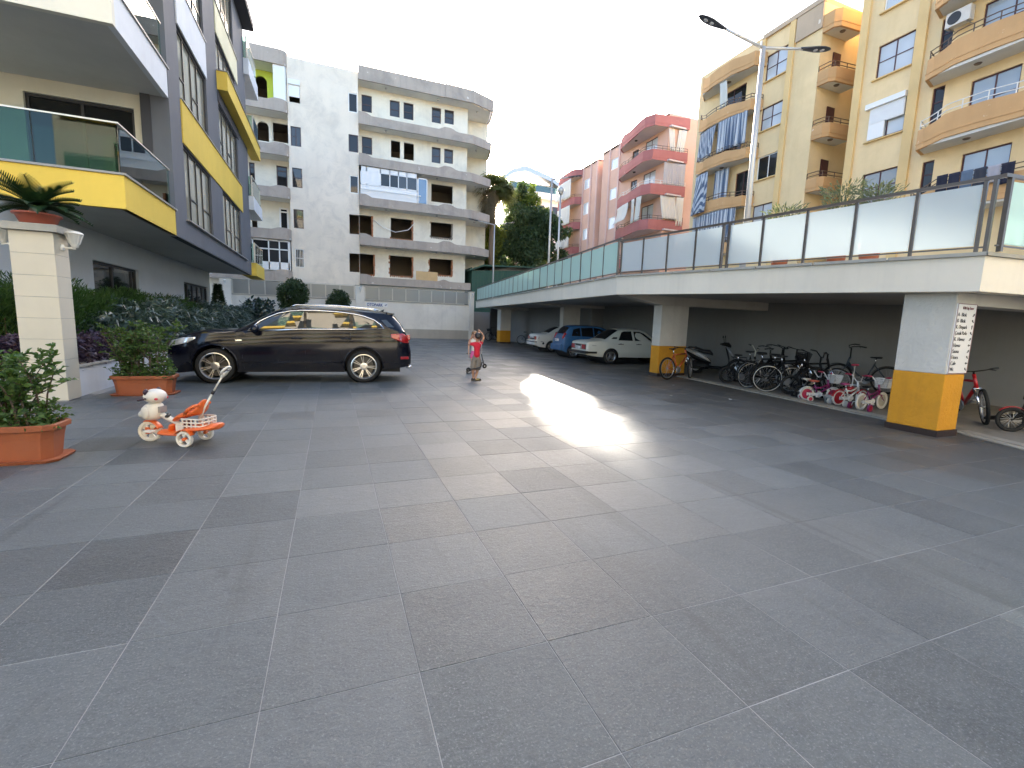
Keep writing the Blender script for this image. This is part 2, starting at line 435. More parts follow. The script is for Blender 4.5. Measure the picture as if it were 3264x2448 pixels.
tag(ter.build('terrace_ground', plain('terrace', (.3, .28, .25), .9, scale=.4)), kind='structure')

# ================================================================ parking deck with pillars
C0 = (14.6, 2.72, 2.075); C1 = (8.13, 3.58, 2.117); C2 = (7.80, 11.70, 2.43); C3 = (11.36, 37.9, 2.69)
FT = [.45, .465, .51, .53]                          # fascia height at C0..C3
deck = thing('parking_deck', 'cream concrete parking deck on orange and white pillars over the parked cars', 'parking deck', (12, 20, 0))
pts = [C0, C1, C2, C3]; backx = 14.25
def seg_normal(a, b):
    d = Vector((b[0]-a[0], b[1]-a[1], 0)).normalized(); return Vector((d.y, -d.x, 0))   # towards inside
# mitred inner line
def offset(pts, w):
    out = []
    for i, p in enumerate(pts):
        ns = []
        if i > 0: ns.append(seg_normal(pts[i-1], p))
        if i < len(pts)-1: ns.append(seg_normal(p, pts[i+1]))
        n = sum(ns, Vector((0, 0, 0))); n = n.normalized(); k = w/max(.3, n.dot(ns[0]))
        out.append(Vector((p[0]+n.x*k, p[1]+n.y*k, p[2])))
    return out
inn = offset(pts, .22); cope_o = offset(pts, -.045); cope_i = offset(pts, .27)
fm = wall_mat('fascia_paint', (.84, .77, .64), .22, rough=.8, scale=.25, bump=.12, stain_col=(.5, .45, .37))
fas = MB()
rings = [[Vector((p[0], p[1], p[2])), Vector((p[0], p[1], p[2]+FT[i])), Vector((inn[i].x, inn[i].y, p[2]+FT[i])), Vector((inn[i].x, inn[i].y, p[2]))] for i, p in enumerate(pts)]
fas.loft(rings); fas.build('fascia', fm, deck, world=True)
soff = MB()
top = [(p.x, p.y, pts[i][2]+.03) for i, p in enumerate(inn)]
bk = [(backx+.3, 2.7, 2.10), (backx+.3, 4.5, 2.15), (backx+.3, 11.7, 2.46), (backx+.3, 37.9, 2.72)]
for i in range(3):
    a, b, c, d = top[i], top[i+1], bk[i+1], bk[i]
    if i == 0: a, b, c, d = top[0], top[1], bk[1], bk[0]
    soff.add([a, b, c, d, *[(p[0], p[1], p[2]+.36) for p in (a, b, c, d)]], [(0,1,2,3),(7,6,5,4),(0,4,5,1),(1,5,6,2),(2,6,7,3),(3,7,4,0)])
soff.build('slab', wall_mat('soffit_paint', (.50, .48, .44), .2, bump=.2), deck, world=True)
# coping stones, one by one
cs = wall_mat('coping_stone', (.44, .42, .37), .35, scale=3.0, bump=.8)
for i in range(3):
    a, b = Vector(pts[i]), Vector(pts[i+1]); L = (b-a).length; n = max(2, round(L/1.1)) if i != 2 else round(L/1.6)
    for k in range(n):
        t0, t1 = k/n+.0015, (k+1)/n-.0015
        def at(t, line, dz):
            p = line[i].lerp(line[i+1], t); return (p.x, p.y, a.z+(b.z-a.z)*t+FT[i]+(FT[i+1]-FT[i])*t+dz)
        m = MB(); m.loft([[at(t, cope_o, .002), at(t, cope_o, .05), at(t, cope_i, .05), at(t, cope_i, .002)] for t in (t0, t1)]); m.build('coping_stone', cs, deck, world=True)
# pillars: shaft, painted band, skirting
shaft_m = wall_mat('pillar_paint', (.66, .635, .57), .3, scale=1.2, bump=.9, stain_col=(.35, .32, .27), bs=22, bd=.02, patch=.15)
band_m = wall_mat('orange_paint', (.70, .325, .030), .4, scale=1.4, bump=.9, stain_col=(.36, .16, .03), peel=(.46, .36, .25), peel_amt=-.03, bs=22, bd=.02, patch=.3)
skirt_m = plain('skirting_tile', (.04, .026, .022), .35, var=.3, scale=3)
def pillar(x0, x1, y0, y1, zt, hb=.945):
    sh = MB(); sh.box(x0, x1, y0, y1, hb, zt); s_ = sh.build('pillar', shaft_m, deck, world=True, bevel=.012)
    b = MB(); b.box(x0-.004, x1+.004, y0-.004, y1+.004, .095, hb); b.build('painted_band', band_m, s_, world=True, bevel=.012)
    k = MB(); k.box(x0-.016, x1+.016, y0-.016, y1+.016, -.003, .096); k.build('skirting', skirt_m, s_, world=True)
    return s_
pillar(8.375, 8.86, 3.92, 4.59, 2.14)
pillar(9.34, 10.38, 11.50, 11.88, 2.185)
pillar(11.25, 12.25, 21.6, 22.0, 2.42)
pillar(11.50, 12.32, 31.98, 32.7, 2.47)
bm_ = wall_mat('beam_paint', (.60, .575, .52), .2, bump=.4)
def beam(poly, y0, y1): m = MB(); m.prism(poly, 'y', y0, y1); m.build('beam', bm_, deck, world=True)
beam([(8.02, 2.40), (9.34, 2.186), (backx, 2.186), (backx, 2.5), (8.02, 2.5)], 11.505, 11.875)
beam([(9.42, 2.52), (11.25, 2.421), (backx, 2.421), (backx, 2.62), (9.42, 2.62)], 21.61, 21.99)
beam([(10.8, 2.60), (11.5, 2.471), (backx, 2.471), (backx, 2.72), (10.8, 2.72)], 32.0, 32.68)
m = MB(); m.box(8.865, backx, 3.93, 4.3, 1.965, 2.16); m.build('beam', bm_, deck, world=True)
gw = wall_mat('garage_wall_paint', (.29, .285, .27), .3, bump=.3)
w = MB(); w.box(13.75, 13.95, 2.9, 38.3, 0, 2.75); w.build('back_wall', gw, deck, world=True)
w = MB(); w.box(11.5, 13.75, 12.6, 12.75, 0, 2.45) if False else w.box(13.0, 13.75, 21.7, 21.9, 0, 2.5); w.build('cross_panel', gw, deck, world=True)
w = MB(); w.box(12.75, 13.75, 38.05, 38.25, 0, 2.7); w.build('added_end_panel', plain('dark_recess', (.1, .095, .09), .8), deck, world=True)  # dark panel standing in for an unlit opening
# railing of frosted glass: posts, rail, panes
def frosted(name, c, a=.5, see=0.0):
    n = N(name); o = n.obj(); n.base(n.mix(n.noise(o, 1.1, 3), tuple(x*.93 for x in c), c)); n.p(rough=.24, spec=.6)
    tr = n.n('BsdfTranslucent'); tr.inputs[0].default_value = (*c, 1)
    mx = n.n('MixShader'); mx.inputs[0].default_value = a; n.l(n.b.outputs[0], mx.inputs[1]); n.l(tr.outputs[0], mx.inputs[2]); last = mx.outputs[0]
    if see:
        rf = n.n('BsdfRefraction'); rf.inputs['Color'].default_value = (*[min(1, x*1.12) for x in c], 1); rf.inputs['Roughness'].default_value = .42; rf.inputs['IOR'].default_value = 1.02
        m2 = n.n('MixShader'); m2.inputs[0].default_value = see; n.l(last, m2.inputs[1]); n.l(rf.outputs[0], m2.inputs[2]); last = m2.outputs[0]
    n.l(last, n.out.inputs[0]); return n.m
fr_white = frosted('frosted_white', (.76, .82, .84), .45, .28); fr_green = frosted('frosted_green', (.62, .78, .735))
def railing(label, a, b, fa, fb, ts, h, pane_m, thick=(), rail_ext=(0, 0)):
    a = Vector(a)+Vector((0, 0, fa+.05)); b = Vector(b)+Vector((0, 0, fb+.05)); L = (b-a).length; d = (b-a)/L
    nrm = Vector((d.y, -d.x, 0)).normalized()*.08
    th = thing('glass_railing', label, 'railing', a+nrm)
    base = a+nrm
    def P(t, z): return base+d*t+Vector((0, 0, z))
    hr = MB(); hr.bar(P(-.02+rail_ext[0], h), P(L+.02+rail_ext[1], h), .05, .045); hr.build('handrail', steel, th, world=True)
    fl = MB(); fl.bar(P(.02, .075), P(L-.02, .075), .025, .02)
    fl.build('bottom_rail', steel, th, world=True)
    for k, t in enumerate(ts):
        wd = .055 if k in thick else .032
        m = MB(); m.bar(P(t, 0.0), P(t, h-.02), wd, .04, up=d); m.build('post', steel, th, world=True)
    for t0, t1 in zip(ts, ts[1:]):
        if t1-t0 < .25: continue
        m = MB(); e = .035; q = [P(t0+e, .10), P(t1-e, .10), P(t1-e, h-.065), P(t0+e, h-.065)]; o2 = nrm.normalized()*.009
        m.add([p-o2 for p in q]+[p+o2 for p in q], [(0,1,2,3),(7,6,5,4),(0,4,5,1),(1,5,6,2),(2,6,7,3),(3,7,4,0)])
        m.build('pane', pane_m, th, world=True)
    return th
y1 = [3.62, 3.72, 4.485, 5.33, 6.16, 7.06, 7.88, 8.04, 8.83, 9.77, 10.71, 11.66]
railing('frosted white glass railing on the near deck edge above the bikes', C1, C2, FT[1], FT[2], [(y-3.58) for y in y1], .97, fr_white, (0, 6, 7, 11))
s2 = [11.86, 12.88, 13.85, 14.77, 15.76, 16.73, 17.63, 18.62, 19.72, 20.83, 21.8, 22.8, 23.86, 24.95, 25.96, 27.04, 28.0, 29.13, 30.2, 31.34, 32.5, 33.7, 34.89, 35.9, 36.9, 37.8]
railing('pale green frosted glass railing receding along the far deck edge', C2, C3, FT[2], FT[3], [(y-11.7)*1.0092 for y in s2], 1.05, fr_green, (0, 3, 8, 13))
railing('pale green glass railing right of the deck corner above the signed pillar', C1, C0, FT[1], FT[0], [.1, 1.35, 2.6, 3.9, 5.2, 6.4], .95, fr_green, (0,))

# directory sign on the near pillar's right face
sg = thing('directory_sign', 'white directory sign with ten lines of black Turkish words on the near pillar', 'sign', (8.62, 3.905, .96))
m = MB(); m.box(-.235, .245, -.004, .012, .0, 1.02); m.build('panel', plain('sign_white', (.80, .79, .76), .4, var=.03), sg)
m = MB()
for x0, x1, z0, z1 in ((-.235, -.226, 0, 1.02), (.236, .245, 0, 1.02), (-.226, .236, 0, .008), (-.226, .236, 1.012, 1.02)): m.box(x0, x1, -.007, -.0045, z0, z1)
m.build('border', plain('sign_edge', (.22, .08, .09), .5), sg)
ink = plain('ink', (.03, .03, .035), .5)
rows = ['A- Blok', 'B- Blok', 'K. Otopark', 'Çocuk Parkı', 'K. Havuz', 'Havuz', 'Sauna', 'Fitnes', 'Cafe', 'Wc']
text('lettering', 'KTR City Tower', .055, (-.11, -.008, .94), (R(90), 0, 0), plain('maroon_ink', (.2, .05, .06), .5), sg, sx=.72)
angs = [45, 140, 90, 140, 45, 180, 45, 140, 180, 140]
for k, s_ in enumerate(rows):
    z = .835-k*.0885
    text('lettering', s_, .08, (-.215, -.008, z), (R(90), 0, 0), ink, sg, sx=.74 if k in (2, 3) else .9, bold=-.0015)
    m = MB(); a = R(angs[k]); ca, sa = math.cos(a), math.sin(a)
    for px, pz in ((0, 0),):
        arrow = [(-.028, -.008), (.006, -.008), (.006, -.02), (.034, 0), (.006, .02), (.006, .008), (-.028, .008)]
        m.prism([(.19+ca*u-sa*v, z+.026+sa*u+ca*v) for u, v in arrow], 'y', -.0075, -.005)
    m.build('arrow', ink, sg)

# scraps of paper on the paving
for k, (x, y, lb) in enumerate(((8.35, 9.6, 'before the white-striped bike'), (8.0, 7.4, 'nearest to the toddler bikes'), (7.0, 8.1, 'nearest to the sunlit patch'))):
    m = MB(); m.grid([[(-.03, -.02, .004), (0, -.024, .012), (.03, -.018, .005)], [(-.034, .02, .008), (.002, .018, .004), (.028, .022, .014)]]); o = m.build('paper_scrap', plain('paper', (.7, .69, .66), .8), None, fix=False, solid=.001)
    o.location = (x, y, .001); o.rotation_euler = (0, 0, k*1.3); tag(o, 'small white paper scrap on the paving '+lb, 'litter', 'paper scraps on the paving')
# ================================================================ shared building helpers
def holes_sheet(mb, O, U, Nn, L, H, holes, depth=.18):
    """wall sheet with real rectangular openings and reveals; O bottom-left, U along, Nn outward"""
    O = Vector(O); U = Vector(U); Nn = Vector(Nn); Z = Vector((0, 0, 1))
    us = sorted({0.0, L, *[min(max(h[0], 0), L) for h in holes], *[min(max(h[1], 0), L) for h in holes]})
    zs = sorted({0.0, H, *[min(max(h[2], 0), H) for h in holes], *[min(max(h[3], 0), H) for h in holes]})
    for a, b in zip(us, us[1:]):
        for c, d in zip(zs, zs[1:]):
            m_u, m_z = (a+b)/2, (c+d)/2
            if any(h[0] < m_u < h[1] and h[2] < m_z < h[3] for h in holes): continue
            mb.add([O+U*a+Z*c, O+U*b+Z*c, O+U*b+Z*d, O+U*a+Z*d], [(0, 1, 2, 3)])
    for u0, u1, z0, z1 in holes:
        q = [O+U*u0+Z*z0, O+U*u1+Z*z0, O+U*u1+Z*z1, O+U*u0+Z*z1]; r = [p-Nn*depth for p in q]
        mb.add(q+r, [(0, 1, 5, 4), (1, 2, 6, 5), (2, 3, 7, 6), (3, 0, 4, 7)])
    return mb
def window(parent, O, U, Nn, w, h, cols, rows, fm, gm, fw=.05, ft=.06, recess=.1, name='window', panes=None):
    """framed window set back in its opening. cols/rows: fractions of inner divisions. Returns frame object"""
    O = Vector(O); U = Vector(U); Nn = Vector(Nn); Z = Vector((0, 0, 1)); B = O-Nn*recess
    m = MB()
    def slab(u0, u1, z0, z1, t0, t1):
        q = [B+U*u0+Z*z0, B+U*u1+Z*z0, B+U*u1+Z*z1, B+U*u0+Z*z1]
        m.add([p+Nn*t0 for p in q]+[p+Nn*t1 for p in q], [(0,3,2,1),(4,5,6,7),(0,1,5,4),(1,2,6,5),(2,3,7,6),(3,0,4,7)])
    slab(0, fw, 0, h, -ft/2, ft/2); slab(w-fw, w, 0, h, -ft/2, ft/2); slab(fw, w-fw, 0, fw, -ft/2, ft/2); slab(fw, w-fw, h-fw, h, -ft/2, ft/2)
    cu = [fw/2]+[c*w for c in cols]+[w-fw/2]
    for c in cols: slab(c*w-fw*.45, c*w+fw*.45, fw, h-fw, -ft*.4, ft*.4)
    for (z, ca, cb) in rows: slab(cu[ca]+fw*.5, cu[cb]-fw*.5, z*h-fw*.4, z*h+fw*.4, -ft*.36, ft*.36)
    fo = m.build(name, fm, parent, world=True)
    for a, b in zip(cu, cu[1:]):
        p = MB(); q = [B+U*(a+.005)+Z*.01, B+U*(b-.005)+Z*.01, B+U*(b-.005)+Z*(h-.01), B+U*(a+.005)+Z*(h-.01)]
        p.add([x-Nn*.009 for x in q]+[x-Nn*.003 for x in q], [(0,3,2,1),(4,5,6,7),(0,1,5,4),(1,2,6,5),(2,3,7,6),(3,0,4,7)])
        p.build('pane', gm if not callable(gm) else gm(), fo, world=True)
    return fo
def curtain(name, label, cat, pts, z0, z1, mat, parent=None, folds=14, amp=.05, group=None, lift=None, seed=0):
    """hanging cloth along a polyline in plan with vertical folds; lift: fn(t)-> hem offset outward/up"""
    r = random.Random(seed); rows = []; NU = folds*4; NZ = 8
    P = [Vector((p[0], p[1], 0)) for p in pts]; ls = [0]
    for a, b in zip(P, P[1:]): ls.append(ls[-1]+(b-a).length)
    def at(t):
        s = t*ls[-1]
        for i in range(len(P)-1):
            if s <= ls[i+1]+1e-6: return P[i].lerp(P[i+1], (s-ls[i])/(ls[i+1]-ls[i])), (P[i+1]-P[i]).normalized()
    ph = [r.uniform(0, 6.28) for _ in range(3)]
    for j in range(NZ+1):
        v = j/NZ; row = []
        for i in range(NU+1):
            t = i/NU; p, d = at(t); nrm = Vector((d.y, -d.x, 0))
            a = amp*(.35+.65*v)*(math.sin(t*folds*6.28+ph[0])+.4*math.sin(t*folds*2.7+ph[1]))
            hem = z0 + (lift(t)[1] if lift else 0)
            out = (lift(t)[0] if lift else 0)*v*v
            side = (lift(t)[2] if lift and len(lift(t)) > 2 else 0)*v
            q = p+nrm*(a+out)+d*side; row.append((q.x, q.y, z1+(hem-z1)*v))
        rows.append(row)
    m = MB(); m.grid(rows)
    if parent is None:
        o = m.build(name, mat, None, smooth=True, fix=False, solid=.006); tag(o, label, cat, group); return o
    return m.build(name, mat, parent, world=True, smooth=True, fix=False, solid=.006)

# ================================================================ grey apartment block on the left
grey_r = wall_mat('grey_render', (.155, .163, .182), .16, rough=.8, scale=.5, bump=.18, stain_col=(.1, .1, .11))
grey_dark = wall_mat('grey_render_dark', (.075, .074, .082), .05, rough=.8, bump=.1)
cream_r = wall_mat('cream_render', (.70, .66, .55), .06, bump=.1)
yellow_r = wall_mat('yellow_render', (.85, .60, .11), .14, bump=.15, stain_col=(.5, .36, .1))
palewhite = wall_mat('pale_white_render', (.80, .82, .84), .14, bump=.12)
white_soff = wall_mat('soffit_white', (.64, .63, .59), .08, bump=.2)
ground_w = wall_mat('ground_floor_render', (.62, .63, .63), .08, bump=.15)
alu_dark = plain('dark_aluminium', (.035, .034, .037), .4, .3)
cap_m = plain('band_cap', (.30, .29, .28), .5)
beige_glass = glass_mat('beige_pane', (.30, .285, .22), .06, .9)  # beige base colour under the gloss
dark_glass = glass_mat('dark_glass', (.016, .017, .017), .03, .35)
green_glass = clear_glass('green_glass', (.24, .42, .33), .6, refl=.3)
pale_glass = clear_glass('pale_green_glass', (.66, .80, .74), .5)
dark_room = plain('dark_room', (.05, .048, .045), .9)
LB = thing('apartment_building', 'grey apartment block with yellow and white bands and glass balconies', 'apartment building', (-10, 20, 0))
def P_(name, mat, fn, **kw):
    m = MB(); fn(m); return m.build(name, mat, LB, world=True, **kw)
A0, A1, B0, B1 = 16.8, 20.1, 22.0, 25.8
zr = [(4.25, 6.37), (7.62, 9.60), (10.85, 12.10), (13.25, 15.4)]
holes = []
for (za, zb) in zr:
    za_a = za
    holes.append((A0-15.7, A1-15.7, za-3.6, (zb if za != 10.85 else 12.8)-3.6)); holes.append((B0-15.7, B1-15.7, za-3.6, zb-3.6))
m = MB(); holes_sheet(m, (-4, 15.7, 3.6), (0, 1, 0), (1, 0, 0), 13.0, 12.3, holes, .22)
m.add([(-4, 15.7, 3.6), (-4.64, 15.7, 3.6), (-4.64, 15.7, 15.9), (-4, 15.7, 15.9)], [(0, 1, 2, 3)])
m.add([(-4, 28.7, 3.6), (-20, 28.7, 3.6), (-20, 28.7, 15.9), (-4, 28.7, 15.9)], [(0, 1, 2, 3)])
m.build('wall', grey_r, LB, world=True, fix=False)
P_('corner_pier', grey_dark, lambda m: m.box(-4.64, -4.42, 15.68, 16.2, 3.62, 15.9))
P_('room_core', dark_room, lambda m: (m.box(-20, -5.6, 16.2, 28.6, 3.7, 15.85), m.box(-20, -6.3, 9.0, 28.6, -.2, 3.58)))
lit = [beige_glass]
for k, (za, zb) in enumerate(zr):
    for (a, b) in ((A0, A1), (B0, B1)):
        z1 = zb if not (za == 10.85 and a == A0) else 12.8
        rows = [(.36, 1, 2), (.36, 3, 4)] if k % 2 == 0 else [(.36, 0, 1), (.36, 2, 3)]
        window(LB, (-4, a, za), (0, 1, 0), (1, 0, 0), b-a, z1-za, [.235, .48, .70], rows, alu_dark, beige_glass, .055, .07, .09)
# bands
P_('band', yellow_r, lambda m: m.box(-4.1, -3.965, A0-.05, 26.4, 6.40, 7.585))
P_('band', palewhite, lambda m: m.box(-4.1, -3.965, A0-.02, A1+.02, 9.62, 10.80))
P_('band', palewhite, lambda m: m.box(-4.1, -3.965, A0-.02, A1+.02, 12.83, 13.22))
P_('band', wall_mat('pale_yellow_render', (.86, .80, .55), .05, bump=.08), lambda m: m.box(-4.1, -3.965, B0-.02, 26.35, 12.13, 13.22))
P_('band', yellow_r, lambda m: m.box(-4.1, -3.64, 21.9, 30.6, 10.06, 10.73))
P_('band_shade', grey_dark, lambda m: m.box(-4.08, -3.97, 21.9, 26.1, 9.63, 10.05))  # dark strip put in for the shaded recess under the band
for (x0, x1, a, b, z) in ((-4.1, -3.93, A0-.06, 26.42, 7.586), (-4.1, -3.93, A0-.03, A1+.03, 10.802), (-4.1, -3.92, B0-.04, 26.38, 13.222), (-4.1, -3.6, 21.87, 30.62, 10.732), (-4.1, -3.9, A0-.1, 27.0, 4.19)):
    P_('sill', cap_m, lambda m: m.box(x0, x1, a, b, z, z+.035))
P_('shadow_gap', black_plastic, lambda m: m.box(-4.2, -4.03, 15.9, 28.6, 3.585, 3.602))
# soffit under the overhang and ground floor
P_('soffit', white_soff, lambda m: m.box(-20, -4.02, 12.42, 28.68, 3.60, 3.66))
gw_h = [(15.9-9, 19.06-9, 1.25, 2.82), (24.1-9, 28.3-9, .95, 2.82)]
m = MB(); holes_sheet(m, (-6, 9, 0), (0, 1, 0), (1, 0, 0), 19.7, 3.6, gw_h, .3); m.build('ground_wall', ground_w, LB, world=True, fix=False)
window(LB, (-6, 15.9, 1.25), (0, 1, 0), (1, 0, 0), 3.16, 1.57, [.45, .9], [], alu_dark, dark_glass, .07, .08, .12)
window(LB, (-6, 24.1, .95), (0, 1, 0), (1, 0, 0), 4.2, 1.87, [.2, .4, .6, .8], [(.55, 1, 2), (.55, 2, 3), (.55, 3, 4)], alu_dark, dark_glass, .07, .08, .12)
m = MB(); m.box(-20, -6.05, 8.7, 8.95, 0, 3.6); m.build('side_wall', ground_w, LB, world=True)
# near balconies (front at Y 12.3)
m = MB(); holes_sheet(m, (-20, 15.9, 3.66), (1, 0, 0), (0, -1, 0), 15.36, 12.2, [(12.9, 15.15, .55, 3.17), (12.9, 15.15, 4.3, 6.6)], .2); m.build('balcony_wall', cream_r, LB, world=True, fix=False)
window(LB, (-7.1, 15.9, 4.25), (1, 0, 0), (0, -1, 0), 2.25, 2.58, [.5], [], alu_dark, dark_glass, .07, .08, .12, 'balcony_door')
window(LB, (-7.1, 15.9, 7.96), (1, 0, 0), (0, -1, 0), 2.25, 2.3, [.5], [], alu_dark, beige_glass, .07, .08, .12, 'balcony_door')
def near_balcony(zb, zt, m_front, m_side, gm):
    P_('balcony_floor', white_soff, lambda m: m.box(-20, -4.14, 12.44, 15.88, zb+.02, zb+.2))
    P_('balcony_band', m_front, lambda m: m.box(-20, -4.0, 12.3, 12.43, zb, zt))
    P_('balcony_band', m_side, lambda m: m.box(-4.13, -4.0, 12.432, 15.66, zb, zt))
    P_('coping', cap_m, lambda m: (m.box(-20, -3.96, 12.26, 12.47, zt+.002, zt+.045), m.box(-4.17, -3.96, 12.472, 15.75, zt+.002, zt+.045)))
    h = 1.02
    for k, (a, b) in enumerate(((-12.0, -9.4), (-9.38, -5.45), (-5.43, -4.1))):
        P_('glass_pane', gm, lambda m: m.box(a, b, 12.35, 12.362, zt+.04, zt+h))
    P_('glass_pane', pale_glass, lambda m: m.box(-4.082, -4.07, 12.37, 15.55, zt+.04, zt+h))
    P_('glass_rail', plain('pale_alu', (.6, .58, .52), .4, .4), lambda m: (m.box(-12, -4.05, 12.335, 12.38, zt+h, zt+h+.03), m.box(-4.1, -4.05, 12.382, 15.6, zt+h, zt+h+.03)))
near_balcony(3.60, 4.27, yellow_r, yellow_r, green_glass)
near_balcony(7.16, 7.90, wall_mat('warm_white_render', (.84, .80, .68), .04, bump=.08), palewhite, pale_glass)
P_('balcony_floor', white_soff, lambda m: m.box(-20, -4.0, 12.3, 15.88, 10.7, 11.4))
# far-end balconies
for zb, zt, mm in ((3.57, 4.25, yellow_r), (6.98, 7.66, palewhite), (13.6, 14.36, palewhite)):
    P_('balcony_band', mm, lambda m: m.box(-4.45, -3.76, 28.45, 31.55, zb, zt))
for zt in (4.25, 7.66, 10.75, 14.36):
    y0 = 28.5 if zt != 10.75 else 28.75; xo = -3.84 if zt != 10.75 else -3.72; y1 = 31.5 if zt != 10.75 else 30.5
    P_('glass_pane', pale_glass, lambda m: m.box(xo, xo+.012, y0+.04, y1, zt+.04, zt+1.0))
    P_('glass_pane', pale_glass, lambda m: m.box(-4.3, xo-.03, y0, y0+.012, zt+.04, zt+1.0))
    P_('rail_post', plain('pale_alu', (.6, .58, .52), .4, .4), lambda m: (m.box(xo-.03, xo+.03, y0-.03, y0+.03, zt+.001, zt+1.05), m.box(xo-.02, xo+.03, y0+.032, y1, zt+1.0, zt+1.04)))
P_('roof_eave', grey_dark, lambda m: m.box(-20, -3.5, 12.0, 28.8, 15.82, 16.15))
# wall lamp posts etc. of the garden front: pillar with capping
GP = thing('gate_pillar', 'cream tiled garden pillar with stone cap beside the planters', 'pillar', (-4.25, 9.55, 0))
pm_front = wall_mat('pillar_tile', (.66, .60, .48), .05, rough=.55, bump=.08); 
for k in range(8):
    z0 = .02+k*.327; z1 = z0+.322
    m = MB(); m.cbox(-4.51, -3.985, 9.35, 9.77, z0, z1, .003); m.build('tile', pm_front, GP, world=True)
m = MB(); m.box(-4.5, -3.995, 9.36, 9.76, 0, 2.63); m.build('core', grout, GP, world=True)
m = MB(); m.cbox(-4.60, -3.90, 9.27, 9.86, 2.637, 2.745, .01); m.build('cap_stone', cs, GP, world=True)
# lamps on the pillar
lamp_w = plain('lamp_white', (.80, .79, .75), .35); lamp_g = frosted('lamp_globe', (.82, .82, .80), .45)
def wall_lamp(label, base, out):
    t = thing('wall_lamp', label, 'lamp', base, group='white lamps on the gate pillar'); o = Vector(out)
    m = MB(); m.lathe([(0, 0), (.055, 0), (.05, .025), (.02, .04), (0, .04)], (0, 0, 0), o, 16); m.build('wall_plate', lamp_w, t, smooth=True)
    c = o*.17; m = MB(); m.tube([o*.03, o*.12, c+Vector((0, 0, -.01)), c+Vector((0, 0, .05))], .016, 8); m.lathe([(.0, 0), (.04, 0), (.055, .05), (.06, .06), (0, .06)], c+Vector((0, 0, .01)), (0, 0, 1), 16); m.build('arm', lamp_w, t, smooth=True)
    m = MB(); m.lathe([(.06, .065), (.085, .14), (.108, .215), (.11, .22), (.0, .225)], c, (0, 0, 1), 20); m.build('shade', lamp_g, t, smooth=True)
    m = MB()
    for k in range(10):
        a = k*.6283; d = Vector((math.cos(a), math.sin(a), 0)); m.bar(c+d*.062+Vector((0, 0, .068)), c+d*.112+Vector((0, 0, .218)), .008)
    m.torus(c+Vector((0, 0, .222)), (0, 0, 1), .112, .009, 20, 6); m.build('cage', lamp_w, t)
    m = MB(); m.lathe([(.118, .222), (.112, .24), (.07, .265), (0, .275)], c, (0, 0, 1), 20); m.build('lid', lamp_w, t, smooth=True)
wall_lamp('white bell lamp on the right face of the cream garden pillar', (-3.985, 9.56, 2.44), (1, 0, 0))
wall_lamp('white bell lamp cut off at the left edge beside the garden pillar', (-4.515, 9.56, 2.44), (-1, 0, 0))
# raised bed
BW = thing('bed_wall', 'low white rendered wall holding the planted bed beside the dark car', 'low wall', (-4.1, 12, 0))
bedw = wall_mat('bed_wall_paint', (.62, .64, .67), .2, scale=.8)
m = MB(); m.box(-4.22, -4.05, 9.8, 37.4, 0, .50); m.box(-9.0, -4.55, 9.45, 9.62, 0, .50); m.build('wall', bedw, BW, world=True)
for a, b in [(9.82+k*1.0, 9.82+k*1.0+.992) for k in range(27)]:
    m = MB(); m.box(-4.26, -4.01, a, b, .502, .535); m.build('capping_stone', cs, BW, world=True)
for a, b in [(-9+k*1.1, -9+k*1.1+1.092) for k in range(4)]:
    m = MB(); m.box(a, b, 9.41, 9.66, .502, .535); m.build('capping_stone', cs, BW, world=True)
soil = MB(); soil.box(-6.0, -4.22, 9.62, 37.4, -.1, .44); soil.box(-9, -6.0, 9.62, 12.5, -.1, .44); tag(soil.build('bed_soil', plain('soil', (.06, .045, .032), .95, var=.4, scale=12)), kind='structure')
# ================================================================ boundary wall with OTOPARK sign
BWALL = thing('boundary_wall', 'white boundary wall with stone plinth and frosted panel fence before the gutted building', 'wall', (2, 38.4, 0))
def Q(parent, name, mat, fn, **kw):
    m = MB(); fn(m); return m.build(name, mat, parent, world=True, **kw)
wallw = wall_mat('boundary_paint', (.84, .79, .69), .15, scale=.3, sk=.6, patch=.15)
plinth = wall_mat('plinth_stone', (.50, .455, .38), .25, scale=.8)
Q(BWALL, 'wall', wallw, lambda m: m.box(-7.4, 11.35, 38.4, 38.65, 0, 2.90))
for k in range(19):
    a = -7.4+k*.985; Q(BWALL, 'plinth_slab', plinth, lambda m: m.box(a+.002, a+.983, 38.365, 38.4, 0, .755+random.uniform(-.004, .004)))
Q(BWALL, 'coping', cs, lambda m: (m.box(-6.7, 1.68, 38.34, 38.7, 2.902, 2.95), m.box(2.37, 10.86, 38.34, 38.7, 2.902, 2.95)))
for a, b in ((-7.4, -6.72), (1.71, 2.35), (10.9, 11.3)):
    p = Q(BWALL, 'pier', wallw, lambda m: m.box(a, b, 38.22, 38.39, 0, 4.0)); Q(BWALL, 'pier_cap', cs, lambda m: m.box(a-.05, b+.05, 38.17, 38.72, 4.001, 4.06))
    Q(BWALL, 'pier', wallw, lambda m: m.box(a, b, 38.391, 38.66, 2.905, 4.0))
fpost = plain('fence_post', (.58, .55, .47), .5); fpane = frosted('fence_pane', (.44, .43, .385), .35)
def fence(xs):
    for x in xs: Q(BWALL, 'fence_post', fpost, lambda m: m.box(x-.035, x+.035, 38.44, 38.52, 2.951, 4.02))
    for a, b in zip(xs, xs[1:]): Q(BWALL, 'fence_pane', fpane, lambda m: m.box(a+.04, b-.04, 38.47, 38.485, 2.99, 3.97))
    Q(BWALL, 'fence_rail', fpost, lambda m: m.box(xs[0], xs[-1], 38.45, 38.51, 4.021, 4.05))
fence([2.42+k*1.055 for k in range(9)]); fence([-6.66+k*1.033 for k in range(9)])
